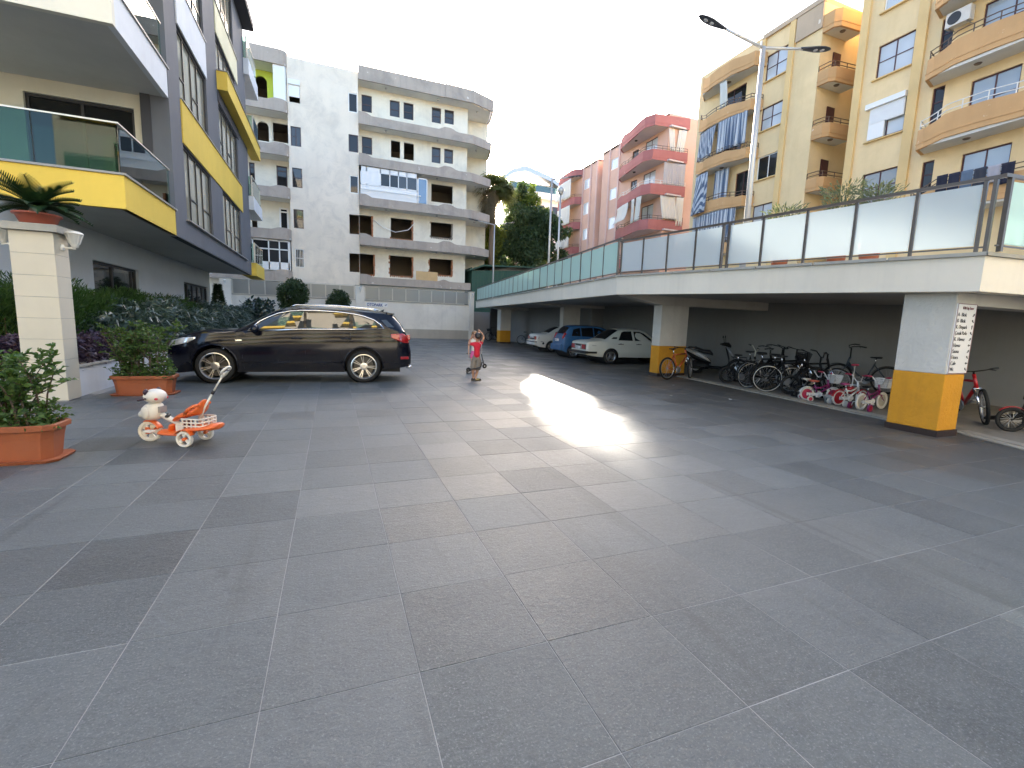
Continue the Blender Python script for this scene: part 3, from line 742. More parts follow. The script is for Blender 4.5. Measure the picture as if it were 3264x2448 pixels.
for x, lb in ((-7.05, 'leftmost pier by the grey block'), (2.05, 'middle pier above the car park sign'), (11.1, 'right end pier at the deck')):
    t = thing('wall_lamp', 'small white bell lamp on the boundary wall\'s '+lb, 'lamp', (x, 38.2, 3.6), group='white lamps on the boundary wall')
    m = MB(); m.lathe([(.05, 0), (.05, .03), (.0, .03)], (0, .015, 0), (0, -1, 0), 10); m.tube([(0, 0, 0), (0, -.16, 0), (0, -.18, .06)], .02, 6); m.build('arm', lamp_w, t, smooth=True)
    m = MB(); m.lathe([(.055, .06), (.11, .25), (.12, .26), (.05, .31), (0, .32)], (0, -.18, 0), (0, 0, 1), 12); m.build('shade', lamp_w, t, smooth=True)
OS = thing('car_park_sign', 'white OTOPARK sign in blue capitals with an arrow on the boundary wall', 'sign', (2.47, 38.38, 2.43))
Q(OS, 'panel', plain('sign_white', (.8, .8, .8), .4), lambda m: m.box(2.45, 4.14, 38.372, 38.398, 2.43, 2.76))
blue_ink = plain('blue_ink', (.03, .07, .22), .5)
text('lettering', 'OTOPARK', .30, (.06, -.012, .065), (R(90), 0, 0), blue_ink, OS, sx=.86, bold=.012)
m = MB(); m.prism([(1.42, .16), (1.50, .09), (1.49, .13), (1.60, .17), (1.63, .25), (1.55, .22), (1.48, .19), (1.47, .23)], 'y', -.014, -.009); m.build('arrow', blue_ink, OS)

# ================================================================ gutted apartment building at the end
FB = thing('gutted_building', 'cream apartment building being gutted, with grey balcony parapets and broken window openings', 'apartment building', (3, 46, 2.4))
fwall = wall_mat('gutted_render', (.88, .775, .63), .25, scale=.22, bump=.3, stain_col=(.50, .44, .37), sk=.3, patch=.35, peel=(.52, .45, .37), peel_amt=-.075)
fwhite = wall_mat('balcony_back_render', (.88, .82, .68), .12, scale=.3, bump=.2, sk=.5, patch=.18)
fpar = wall_mat('parapet_concrete', (.47, .40, .335), .5, scale=.6, bump=.6, patch=.5, sk=.8, stain_col=(.27, .235, .205), peel=(.66, .62, .56), peel_amt=-.02)
fsoff = wall_mat('balcony_soffit', (.76, .74, .68), .15, bump=.25)
room = wall_mat('room_plaster', (.30, .25, .20), .35, scale=.8)
brick_edge = wall_mat('torn_brick', (.42, .19, .10), .5, scale=3, bump=1.0)
wood_fr = plain('brown_frame', (.07, .035, .03), .5); pvc = plain('white_pvc', (.82, .81, .78), .4, var=.04)
sky_glass = glass_mat('window_glass', (.035, .035, .035), .03, .5)
LV = [4.36, 7.55, 10.68, 13.82, 16.96, 20.25]           # underside of each parapet
Z0 = 2.0
# plain middle wall (Y 41.3)
mid = []; WR = [(1.46, 2.15, 17.81, 19.24), (1.44, 2.17, 14.8, 16.12), (1.49, 2.16, 11.61, 12.99), (1.42, 2.19, 8.38, 9.93), (1.38, 2.19, 5.31, 6.82)]
WL = [(-2.80, -2.06, 17.72, 19.2), (-2.77, -2.05, 14.56, 15.99), (-2.74, -2.04, 11.5, 12.96), (-2.73, -2.02, 8.41, 9.85), (-2.71, -2.06, 5.39, 6.81)]
for x0, x1, z0, z1 in WR+WL: mid.append((x0+2.95, x1+2.95, z0-Z0, z1-Z0))
m = MB(); holes_sheet(m, (-2.95, 41.3, Z0), (1, 0, 0), (0, -1, 0), 5.15, 20.9-Z0, mid, .25); m.add([(2.2, 41.3, Z0), (2.2, 42.3, Z0), (2.2, 42.3, 20.9), (2.2, 41.3, 20.9)], [(0, 1, 2, 3)]); m.build('front_wall', fwall, FB, world=True, fix=False)
# balcony back wall right (Y 42.3)
fl5 = [(2.52, 3.33, 18.42, 19.72), (4.78, 5.59, 18.47, 19.74), (5.92, 6.75, 18.46, 19.77), (8.32, 9.13, 18.61, 19.85), (9.45, 10.28, 18.73, 19.87)]
fl4 = [(2.51, 3.33, 15.12, 16.47), (4.87, 5.64, 15.2, 16.57), (5.95, 6.81, 15.19, 16.57), (8.35, 9.13, 15.3, 16.6), (9.46, 10.26, 15.43, 16.62)]
fl3 = [(8.34, 10.28, 12.0, 13.52), (3.6, 6.4, 12.0, 13.4)]
fl2 = [(2.21, 3.33, 8.45, 10.17), (4.84, 6.74, 8.45, 10.23), (8.32, 10.3, 8.9, 10.26)]
fl1 = [(2.21, 3.47, 5.22, 6.98), (4.75, 6.76, 5.28, 7.04), (8.23, 10.35, 5.6, 7.08)]
XR = 11.55
m = MB(); holes_sheet(m, (2.2, 42.3, Z0), (1, 0, 0), (0, -1, 0), XR-2.2, 20.9-Z0, [(a-2.2, b-2.2, c-Z0, d-Z0) for a, b, c, d in fl5+fl4+fl3+fl2+fl1], .22)
m.add([(XR, 42.3, Z0), (XR, 57, Z0), (XR, 57, 20.9), (XR, 42.3, 20.9)], [(0, 1, 2, 3)]); m.build('balcony_wall', fwhite, FB, world=True, fix=False)
# rooms behind the openings: floors and a back wall, so that the openings look into real dark rooms
for z in [Z0+.1]+[l+.15 for l in LV]: Q(FB, 'room_floor', room, lambda m: m.box(-9.5, XR-.05, 42.6, 57, z, z+.2))
Q(FB, 'room_wall', room, lambda m: (m.box(-9.5, XR-.05, 46.5, 46.7, Z0, 20.6), m.box(3.95, 4.05, 42.6, 46.5, Z0, 20.6), m.box(7.6, 7.7, 42.6, 46.5, Z0, 20.6), m.box(-.4, -.3, 41.6, 46.5, Z0, 20.6), m.box(XR-.25, XR-.06, 42.6, 46.5, Z0, 20.6)))
Q(FB, 'roof', fpar, lambda m: (m.box(-9.5, XR, 41.35, 57, 20.62, 20.9), m.box(-9.5, XR, 56.8, 57, Z0, 20.6), m.box(-9.5, -9.3, 43, 57, Z0, 20.6)))
# torn edges round the big openings
def torn(x0, x1, z0, z1, y, seed):
    r = random.Random(seed); m = MB()
    for (xa, za, xb, zb) in ((x1, z0, x1, z1), (x0, z0, x0, z1), (x0, z0, x1, z0)):
        L = math.hypot(xb-xa, zb-za); n = int(L/.16)
        for k in range(n):
            if xa == xb == x0 and r.random() < .5: continue
            t = (k+.5)/n; s = r.uniform(.05, .13); cx = xa+(xb-xa)*t; cz = za+(zb-za)*t
            m.box(cx-s*(1 if xa == xb else .9), cx+s*.35, y-.012-r.random()*.02, y+.2, cz-.085, cz+.085)
    return m
for k, (a, b, c, d) in enumerate(fl2+fl1): 
    if k in (0, 3): torn(a+.02, b, c, d, 42.3, k).build('torn_edge', brick_edge, FB, world=True)
    else: torn(a, b, c, d, 42.3, k).build('torn_edge', brick_edge if k in (1, 4, 5) else room, FB, world=True)
# windows
for k, (a, b, c, d) in enumerate(fl5+fl4):
    if k in (6, 7): continue
    window(FB, (a, 42.3, c), (1, 0, 0), (0, -1, 0), b-a, d-c, [], [(.45, 0, 1)], wood_fr, sky_glass if k in (3, 4, 8, 9, 1) else dark_glass, .06, .06, .1)
for k, (a, b, c, d) in enumerate(WR[:3]): window(FB, (a, 41.3, c), (1, 0, 0), (0, -1, 0), b-a, d-c, [], [], pvc if k != 1 else wood_fr, dark_glass, .06, .06, .06)
for k, (a, b, c, d) in enumerate(WL):
    if k == 0: continue
    window(FB, (a, 41.3, c), (1, 0, 0), (0, -1, 0), b-a, d-c, [.5] if k == 1 else [], [(.5, 0, 1)] if k < 4 else [], wood_fr if k < 4 else pvc, sky_glass if k < 4 else dark_glass, .05, .05, .06)
m = MB(); a, b, c, d = WL[4]
for k in range(6): m.box(a+.06+k*.115, a+.085+k*.115, 41.27, 41.29, c, d)
m.box(a, b, 41.268, 41.288, (c+d)/2-.02, (c+d)/2+.02); m.build('window_bars', pvc, FB, world=True)
Q(FB, 'shutter', pvc, lambda m: (m.box(-2.86, -2.03, 41.12, 41.29, 18.95, 19.3), m.box(-2.82, -2.07, 41.25, 41.285, 18.1, 18.948)))
# parapets
def parapet(path, zb, h, bumps, name='parapet', thick=.13, mat=None):
    """path plan polyline; bumps: fn(s)->extra height"""
    P = [Vector((x, y, 0)) for x, y in path]; S = [0]
    for a, b in zip(P, P[1:]): S.append(S[-1]+(b-a).length)
    ts = sorted({*S, *np.arange(0, S[-1], .25).tolist()}); rings = []
    for s in ts:
        for i in range(len(P)-1):
            if s <= S[i+1]+1e-6: break
        d = (P[i+1]-P[i]).normalized(); p = P[i]+d*(s-S[i]); nrm = Vector((-d.y, d.x, 0))*thick
        t = h+bumps(s); rings.append([(p.x, p.y, zb), (p.x, p.y, zb+t), (p.x+nrm.x, p.y+nrm.y, zb+t), (p.x+nrm.x, p.y+nrm.y, zb)])
    m = MB(); m.loft(rings); return m.build(name, mat or fpar, FB, world=True)
def bump1(s): 
    e = lambda c, w: max(0, 1-abs(s-c)/w)
    st = lambda a, b: min(1, max(0, (s-a)/(b-a)))
    return .22*(1-st(.55, 1.0)) + .24*(st(6.5, 7.0)-st(7.6, 8.1)) - .12*st(10.6, 13.5)
PATH = [(2.2, 41.0), (9.2, 41.0), (11.7, 41.02), (13.7, 41.9), (14.15, 44.0), (14.2, 56.9)]
for k, z in enumerate(LV):
    if k == 0:
        parapet([(2.2, 41.0), (9.2, 41.0), (11.75, 41.0)], z, .62, lambda s: .2*(1-min(1, max(0, (s-.6)/.4)))+.2*max(0, 1-abs(s-7.1)/.5))
        Q(FB, 'balcony_slab', fsoff, lambda m: m.box(2.25, 11.7, 41.14, 42.28, z, z+.16)); continue
    if k == 5: parapet([(2.2, 40.98), (9.2, 40.98)], z, 1.04, lambda s: 0); parapet([(9.205, 40.95), (11.7, 40.97), (13.8, 41.85), (14.25, 44.0), (14.3, 56.9)], z+.02, 1.06, lambda s: -.08*min(1, s/4)); 
    else: parapet(PATH, z, .70, bump1)
    sp = [(2.22, 41.14), (9.2, 41.14), (11.65, 41.16), (13.55, 42.0), (14.0, 44.0), (14.05, 56.9), (2.22, 56.9)] if k == 5 else [(2.22, 41.14), (9.2, 41.14), (11.65, 41.16), (13.55, 42.0), (14.0, 44.0), (14.05, 56.9), (XR+.01, 56.9), (XR+.01, 42.29), (2.22, 42.29)]
    Q(FB, 'balcony_slab', fsoff, lambda m: m.prism(sp, 'z', z+.015, z+.17))
Q(FB, 'added_end_panel', fwall, lambda m: m.box(XR+.02, 14.4, 57.0, 57.2, Z0, 21.2))  # added panel closing the balcony end, blocks stray sun
Q(FB, 'cross_panel', fwhite, lambda m: m.box(XR+.02, 14.1, 44.4, 44.6, Z0, 20.2))  # added to block sun passing through the corner balcony
# soffit lamps
for k, z in enumerate(LV[1:]):
    for x, y in ((4.4, 41.6), (8.7, 41.6), (12.4, 42.4)): Q(FB, 'soffit_lamp', grey_metal, lambda m: m.lathe([(0, -.1), (.07, -.1), (.09, -.03), (.09, .02)], (x, y, z), (0, 0, 1), 10))
# glazed balcony on the third level
pv = MB(); y = 41.12
for x in (2.3, 2.75, 3.85, 4.6, 5.3, 6.0, 6.85): pv.box(x, x+.07, y, y+.07, 11.4, 13.78)
pv.box(2.3, 6.92, y, y+.07, 13.4, 13.78); pv.box(2.3, 6.92, y, y+.07, 12.35, 12.45); pv.box(2.3, 6.92, y, y+.06, 11.35, 11.42); pv.box(2.3, 3.85, y+.01, y+.05, 12.46, 13.4)
pv.box(6.95, 7.02, y, y+.07, 11.4, 13.5); pv.box(7.7, 7.78, y, y+.07, 11.4, 13.5); pv.box(6.95, 7.78, y, y+.07, 13.42, 13.5)
gl = pv.build('glazed_balcony', pvc, FB, world=True)
for a, b in ((3.92, 4.6), (4.67, 5.3), (5.37, 6.0), (6.07, 6.85)): Q(gl, 'pane', sky_glass if a > 5 else dark_glass, lambda m: m.box(a, b, y+.03, y+.04, 12.46, 13.39))
Q(gl, 'pane', glass_mat('blue_window_glass', (.12, .20, .30), .05), lambda m: m.box(7.03, 7.69, y+.03, y+.04, 11.45, 13.41)); Q(gl, 'apron_panel', pvc, lambda m: m.box(2.37, 6.92, y+.02, y+.05, 11.43, 12.34))
bl = MB()
for k in range(26): x = 2.4+k*.185; bl.box(x, x+.025, 41.03, 41.05, 11.6, 11.98)
bl.box(2.3, 7.2, 41.02, 41.06, 11.98, 12.03); bl.build('balcony_rail', pvc, FB, world=True)
bd = Q(FB, 'loose_board', plain('plywood', (.62, .42, .20), .7, var=.2, scale=2), lambda m: m.box(6.85, 8.75, 41.16, 41.2, 4.55, 5.75))
cb = MB(); cb.tube([(3.35, 42.2, 9.9), (4.2, 42.1, 9.3), (5.2, 42.1, 9.0), (6.3, 42.15, 9.3), (6.9, 42.2, 10.0)], .03, 5); cb.build('hanging_cable', pvc, FB, world=True)
# left bay with curved balconies
LW = [(-5.15, -4.45, 18.2, 19.72), (-5.2, -4.4, 14.99, 16.38), (-4.12, -2.98, 15.1, 16.5), (-5.87, -5.49, 11.6, 13.27), (-3.96, -3.19, 11.4, 13.31), (-5.83, -5.45, 8.2, 8.9), (-3.87, -3.18, 8.3, 10.12)]
lime = wall_mat('lime_paint', (.62, .72, .10), .05, bump=.1)
m = MB(); holes_sheet(m, (-9, 42.6, Z0), (1, 0, 0), (0, -1, 0), 6.05, 16.9-Z0, [(a+9, b+9, c-Z0, d-Z0) for a, b, c, d in LW[1:]], .2)
m.add([(-2.95, 41.3, Z0), (-2.95, 42.6, Z0), (-2.95, 42.6, 20.9), (-2.95, 41.3, 20.9)], [(0, 1, 2, 3)]); m.build('balcony_wall', fwhite, FB, world=True, fix=False)
def arch_wall(m, x0, x1, z0, z1, y, ax0, ax1, spring, t=.2):
    r = (ax1-ax0)/2; cx = (ax0+ax1)/2; pts = [(x0, z0), (ax0, z0), (ax0, spring)]+[(cx-r*math.cos(a), spring+r*math.sin(a)) for a in np.linspace(0, math.pi, 13)]+[(ax1, z0), (x1, z0), (x1, z1), (x0, z1)]
    m.prism(pts, 'y', y, y+t)
Q(FB, 'arched_wall', lime, lambda m: arch_wall(m, -9, -2.96, 17.1, 20.2, 42.6, -5.25, -4.42, 19.3))
Q(FB, 'arched_surround', fwhite, lambda m: arch_wall(m, -5.6, -4.2, 14.6, 16.8, 42.52, -5.2, -4.4, 16.0, .07))
for k in (3, 4): a, b, c, d = LW[k]; window(FB, (a, 42.6, c), (1, 0, 0), (0, -1, 0), b-a, d-c, [], [(.8, 0, 1)], wood_fr, dark_glass, .07, .06, .08)
a, b, c, d = LW[6]; window(FB, (a, 42.6, c), (1, 0, 0), (0, -1, 0), b-a, d-c, [], [(.82, 0, 1)], pvc, dark_glass, .13, .06, .05)
LP = [(-9.3, 41.0), (-3.5, 41.0), (-3.15, 41.06), (-2.95, 41.2), (-2.86, 41.45), (-2.86, 42.5)]
for k, z in enumerate(LV):
    zz = z-.15 if k else z-.15
    if k == 5: parapet(LP, 20.1, 1.05, lambda s: 0)
    else: parapet(LP, zz, .74, lambda s: .16*min(1, max(0, (s-5.0)/.5))-.1*min(1, max(0, (s-6.0)/.5)))
    Q(FB, 'balcony_slab', fsoff, lambda m: m.box(-9.3, -3.0, 41.14, 42.58, zz+.01, zz+.17))
Q(FB, 'shutter', pvc, lambda m: (m.box(-3.85, -3.05, 41.15, 41.2, 17.6, 20.15), m.box(-3.04, -2.99, 41.22, 42.4, 17.6, 20.15)))
pb = MB(); y = 41.2
for x in (-6.9, -5.7, -4.6, -3.85, -3.2): pb.box(x, x+.09, y, y+.08, 5.1, 7.35)
pb.box(-6.9, -3.1, y, y+.08, 7.25, 7.35); pb.box(-6.9, -3.1, y, y+.08, 6.6, 6.68); pb.box(-6.9, -3.1, y, y+.06, 5.05, 5.66); pb.box(-3.11, -3.03, y+.09, 42.4, 5.1, 7.35)
gb = pb.build('glazed_balcony', pvc, FB, world=True)
for a, b in ((-6.8, -5.7), (-5.61, -4.6), (-4.51, -3.85), (-3.76, -3.2)): Q(gb, 'pane', dark_glass if a < -5 else sky_glass, lambda m: (m.box(a, b, y+.03, y+.04, 5.67, 6.59), m.box(a, b, y+.03, y+.04, 6.69, 7.24)))
# ================================================================ yellow apartment building on the right (facade X = 25)
yel = wall_mat('ochre_render', (.83, .635, .36), .18, sk=.6, patch=.12, scale=.35, bump=.2, stain_col=(.5, .33, .14))
yel_p = wall_mat('ochre_pilaster', (.77, .545, .255), .08, scale=.5, bump=.2)
ora = wall_mat('ochre_parapet', (.61, .365, .17), .14, scale=.6, bump=.4, stain_col=(.38, .19, .06), peel=(.72, .56, .40), peel_amt=-.005)
maroon = plain('maroon_frame', (.075, .022, .022), .45)
net_glass = glass_mat('net_curtain_glass', (.50, .53, .55), .08, .7)
YB = thing('yellow_apartment_building', 'ochre yellow apartment block with orange balconies behind the glass railing', 'apartment building', (29, 19, 2.4))
def YP(name, mat, fn, **kw):
    m = MB(); fn(m); return m.build(name, mat, YB, world=True, **kw)
ZB = 2.4; FX = 25.0
# facade sheets face -X: U runs along -Y so that the window helper's right-hand rule holds
def ysheet(y_hi, y_lo, z1, holes, mat=yel, x=FX, name='wall'):
    m = MB(); holes_sheet(m, (x, y_hi, ZB), (0, -1, 0), (-1, 0, 0), y_hi-y_lo, z1-ZB, [(y_hi-a, y_hi-b, c-ZB, d-ZB) for a, b, c, d in holes], .2)
    return m.build(name, mat, YB, world=True, fix=False)
h1 = [(22.83, 21.38, 16.66, 18.14), (22.83, 21.38, 13.79, 15.13), (22.78, 21.40, 10.88, 12.25), (22.8, 21.4, 7.9, 9.34)]
hb = [(26.3, 24.2, 15.3, 17.3), (26.3, 24.2, 12.5, 14.6), (24.4, 23.2, 10.0, 11.75), (26.3, 24.2, 7.0, 9.0)]
ysheet(28.4, 19.35, 19.35, h1+hb)
h2 = [(16.28, 14.74, 13.92, 15.4), (16.28, 14.74, 11.05, 12.62), (16.28, 14.74, 8.0, 9.46), (16.28, 14.74, 16.95, 18.4),
      (13.72, 13.28, 9.9, 12.4), (12.36, 10.83, 10.4, 12.1), (13.72, 13.28, 7.0, 9.3), (12.3, 10.75, 7.7, 9.2), (13.72, 13.28, 12.7, 15.2), (12.3, 10.4, 13.2, 15.0)]
ysheet(17.2, 3.0, 21.0, h2)
YP('roof', yel_p, lambda m: (m.box(25.02, 36, 19.37, 28.38, 19.2, 19.45), m.box(25.02, 36, 3.0, 17.18, 20.9, 21.1)))
for q_ in ((25.03, 36, 28.2, 28.39, ZB, 19.19), (25.03, 36, 2.9, 3.0, ZB, 20.9), (25.03, 36, 17.05, 17.19, ZB, 20.88)): YP('side_wall', yel, lambda m: m.box(*q_))
YP('recess_wall', yel, lambda m: (m.box(25.03, 28, 19.36, 19.5, ZB, 19.19), m.box(28, 28.2, 17.2, 19.36, ZB, 19.1)))
YP('room_core', dark_room, lambda m: (m.box(25.7, 36, 19.6, 28.2, ZB, 19.1), m.box(25.7, 36, 3.2, 17.0, ZB, 20.8)))
for (ya, yb, z1) in ((21.30, 20.95, 19.38), (23.1, 22.95, 19.38), (17.22, 16.85, 21.0), (14.66, 14.25, 21.0)): YP('pilaster', yel_p, lambda m: m.box(24.88, 25.02, yb, ya, ZB, z1))
YP('parapet_cap', wall_mat('weathered_cap', (.52, .40, .28), .3, peel=(.7, .62, .5)), lambda m: (m.box(24.86, 25.1, 19.33, 23.12, 19.2, 19.46), m.box(24.9, 25.01, 19.35, 20.9, 17.9, 19.198)))
def ywin(a, b, c, d, cols, rows, fm=maroon, gm=net_glass, name='window'):
    return window(YB, (FX, a, c), (0, -1, 0), (-1, 0, 0), a-b, d-c, cols, rows, fm, gm, .05, .06, .1, name)
for (a, b, c, d) in h1[:2]+[h1[3]]: ywin(a, b, c, d, [.5], [(.5, 0, 1), (.5, 1, 2)])
ywin(*h1[2], [.55], [], pvc, dark_glass)
ywin(*h2[0], [.5], [(.5, 0, 1), (.5, 1, 2)]); ywin(*h2[1], [.5], []); ywin(*h2[2], [.5], [(.5, 0, 1), (.5, 1, 2)], maroon, glass_mat('lace_glass', (.22, .22, .20), .08)); ywin(*h2[3], [.5], [], pvc)
for k in (4, 6, 8): ywin(*h2[k], [], [(.75, 0, 1)], maroon, dark_glass, 'balcony_door')
for k in (5, 7, 9): ywin(*h2[k], [.5], [(.5, 1, 2)], maroon, glass_mat('blue_sky_glass', (.30, .36, .42), .05))
for q in hb: ywin(*q, [.5], [], maroon, dark_glass)
sh = YP('shutter', pvc, lambda m: (m.box(24.80, 25.0, 14.72, 16.45, 12.52, 12.76), m.box(24.93, 24.99, 15.55, 16.27, 11.06, 12.51), m.box(24.93, 24.99, 14.76, 15.5, 11.75, 12.51)))
for k in range(14): YP('shutter_slat', pvc, lambda m: m.box(24.915, 24.929, 14.78, 16.25, 11.78+k*.052, 11.78+k*.052+.044))
for (a, b, z) in ((22.9, 21.3, 16.63), (22.9, 21.3, 13.76), (22.9, 21.3, 10.85), (16.4, 14.7, 13.88), (16.4, 14.7, 11.0), (16.4, 14.7, 16.9)): YP('sill', yel_p, lambda m: m.box(24.86, 25.05, b, a, z-.05, z))
# generic curved balcony for facades facing -X
def balcony(parent, path, zb, h, wave, mat, soff, back, rail=None, rail_h=.0, line=True, slab=True):
    P = [Vector((x, y, 0)) for x, y in path]; S = [0]
    for a, b in zip(P, P[1:]): S.append(S[-1]+(b-a).length)
    ts = sorted({*S, *np.linspace(0, S[-1], max(12, int(S[-1]/.3))).tolist()})
    def at(s):
        for i in range(len(P)-1):
            if s <= S[i+1]+1e-6: break
        d = (P[i+1]-P[i]).normalized(); return P[i]+d*(s-S[i]), Vector((-d.y, d.x, 0))
    rings = []
    for s in ts:
        p, nn = at(s); w_ = wave(s/S[-1]); nn = nn*.12
        rings.append([(p.x, p.y, zb+w_*.5), (p.x, p.y, zb+h+w_), (p.x+nn.x, p.y+nn.y, zb+h+w_), (p.x+nn.x, p.y+nn.y, zb+w_*.5)])
    m = MB(); m.loft(rings); bo = m.build('balcony', mat, parent, world=True)
    if line:
        m = MB(); lr = []
        for s in ts:
            p, nn = at(s); w_ = wave(s/S[-1]); o = -nn*.02; lr.append([(p.x+o.x, p.y+o.y, zb+w_*.5+h*.26), (p.x+o.x, p.y+o.y, zb+w_*.5+h*.26+.05), (p.x+nn.x*.02, p.y+nn.y*.02, zb+w_*.5+h*.26+.05), (p.x+nn.x*.02, p.y+nn.y*.02, zb+w_*.5+h*.26)])
        m.loft(lr); m.build('moulding', mat, bo, world=True)
    if slab:
        m = MB(); pl = [(p.x, p.y) for p in [at(s)[0]+at(s)[1]*.06 for s in ts]]+[(back, P[-1].y), (back, P[0].y)]
        m.prism(pl, 'z', zb+.02, zb+.14); m.build('balcony_slab', soff, bo, world=True)
    if rail:
        m = MB()
        for hh in ((.12, .30) if rail_h < .4 else (.15, .32, .5)):
            m.tube([tuple(at(s)[0]+at(s)[1]*.06+Vector((0, 0, zb+h+hh*rail_h/.3*1.0+wave(s/S[-1])))) for s in ts], .022, 5)
        n = max(3, int(S[-1]/.8))
        for k in range(n+1):
            s = S[-1]*k/n; p, nn = at(s); p = p+nn*.06; m.bar((p.x, p.y, zb+h+wave(s/S[-1])), (p.x, p.y, zb+h+wave(s/S[-1])+(.30 if rail_h < .4 else .5)*rail_h/.3), .03)
        m.build('rail', rail, bo, world=True)
    return bo
brown_rail = plain('brown_rail', (.12, .075, .05), .5); white_rail = plain('white_rail', (.75, .72, .68), .4)
st = lambda t, a, b: min(1, max(0, (t-a)/(b-a)))
def wv_l(t): return .26*(st(t, .02, .10)-st(t, .16, .24)) + .1*(st(t, .3, .4)-st(t, .62, .7)) - .12*st(t, .7, .8)
soff_y = wall_mat('yellow_soffit', (.70, .68, .62), .1, bump=.2)
LPATH = [(25.0, 27.9), (24.2, 27.3), (24.0, 26.4), (24.0, 24.5), (24.15, 22.95), (24.95, 22.75)]
balcony(YB, LPATH, 17.62, .86, wv_l, ora, soff_y, 25.0)
for zb in (15.1, 12.28, 9.40, 6.55): balcony(YB, LPATH, zb, .68, wv_l, ora, soff_y, 25.0, brown_rail, .3)
RP = [(26.75, 18.36), (25.0, 18.5), (24.98, 19.34)]; RP = [(24.98, 19.34), (25.0, 18.75), (25.25, 18.5), (26.9, 18.36)]
balcony(YB, RP, 17.62, .88, lambda t: 0, ora, soff_y, 26.9)
for zb in (14.92, 12.12, 9.33): balcony(YB, RP, zb, .72, lambda t: .12*(1-st(t, .5, .7))*0, ora, soff_y, 26.9, brown_rail, .3)
for zb in (15.3, 12.5, 9.7): YP('balcony_door', maroon, lambda m: m.box(26.0, 26.6, 19.31, 19.37, zb-.2, zb+1.6))
def wv_r(t): return .30*(st(t, .22, .30)) - .18*st(t, .62, .75)
DP = [(24.98, 13.85), (24.15, 13.62), (24.0, 13.3), (24.0, 11.0), (24.0, 8.0), (24.0, 3.2)]
def wv_r2(s): return .30*st(s, .12, .17)-.1*st(s, .28, .36)
balcony(YB, DP, 15.3, .82, wv_r2, ora, soff_y, 25.0, brown_rail, .34)
balcony(YB, DP, 12.5, .82, wv_r2, ora, soff_y, 25.0, brown_rail, .34)
balcony(YB, DP, 9.64, .82, wv_r2, ora, soff_y, 25.0, white_rail, .38)
balcony(YB, DP, 6.75, .82, wv_r2, ora, soff_y, 25.0, brown_rail, .3)
for y, z in ((12.0, 15.34), (12.0, 12.54), (12.0, 9.68), (25.2, 17.64), (25.2, 12.3), (18.8, 17.64), (18.8, 14.94), (18.8, 12.14)):
    YP('soffit_lamp', plain('lamp_brown', (.14, .10, .07), .5), lambda m: m.lathe([(0, -.07), (.1, -.06), (.14, -.01), (.14, .02)], (24.5 if y < 18 or y > 20 else 25.8, y, z), (0, 0, 1), 12))
YP('drain_pipe', pvc, lambda m: m.tube([(24.9, 23.25, ZB), (24.9, 23.25, 19.2)], .06, 8))
# striped curtains
def stripe(name, a, b, k=9.0):
    n = N(name); sp = n.n('SeparateXYZ'); n.l(n.obj(), sp.inputs[0])
    w = n.math('SINE', n.math('MULTIPLY', n.math('ADD', sp.outputs[1], sp.outputs[0]), k*6.283/1.0))
    n.base(n.mix(n.math('GREATER_THAN', w, .0), a, b)); n.p(rough=.9, spec=.1)
    tr = n.n('BsdfTranslucent'); tr.inputs[0].default_value = (.5, .55, .6, 1); mx = n.n('MixShader'); mx.inputs[0].default_value = .3
    n.l(n.b.outputs[0], mx.inputs[1]); n.l(tr.outputs[0], mx.inputs[2]); n.l(mx.outputs[0], n.out.inputs[0]); return n.m
striped = stripe('striped_cloth', (.70, .73, .76), (.12, .17, .26), 8.0)
white_cloth = leaf_mat('white_cloth', (.74, .72, .72), (.84, .82, .81), .9, .3, .1)
grey_cloth = leaf_mat('grey_cloth', (.50, .49, .54), (.58, .57, .61), .9, .25, .1)
cg = 'blue striped curtains on the yellow block'
curtain('curtain', 'blue striped curtain, left one on the third level of the yellow block', 'curtain', [(24.3, 27.2), (24.08, 26.3), (24.05, 25.55)], 13.2, 15.05, striped, folds=6, group=cg, seed=1, lift=lambda t: (.0, 0, -.25))
curtain('curtain', 'blue striped curtain, wide right one on the third level of the yellow block', 'curtain', [(24.05, 25.35), (24.05, 24.3), (24.15, 23.1)], 13.15, 15.1, striped, folds=8, group=cg, seed=2)
curtain('curtain', 'blue striped curtain sagging at the outer corner of the yellow block\'s second level', 'curtain', [(24.35, 27.35), (24.06, 26.6), (24.05, 25.9)], 9.5, 12.2, striped, folds=6, amp=.07, group=cg, seed=3, lift=lambda t: (.25, 0, .25))
curtain('curtain', 'grey striped curtain inside the second level balcony of the yellow block', 'curtain', [(24.5, 25.7), (24.6, 24.6)], 10.2, 12.2, striped, folds=5, group=cg, seed=4)
curtain('curtain', 'blue striped curtain drawn right across the lowest visible balcony of the yellow block', 'curtain', [(24.3, 27.3), (24.08, 26.4), (24.05, 24.5), (24.2, 23.4)], 7.2, 9.38, striped, folds=16, group=cg, seed=5)
curtain('curtain', 'white bunched curtain under the top corner balcony roof of the yellow block', 'curtain', [(24.1, 25.6), (24.1, 25.0)], 15.9, 17.6, white_cloth, folds=4, amp=.06, seed=6, lift=lambda t: (0, 0, .2))
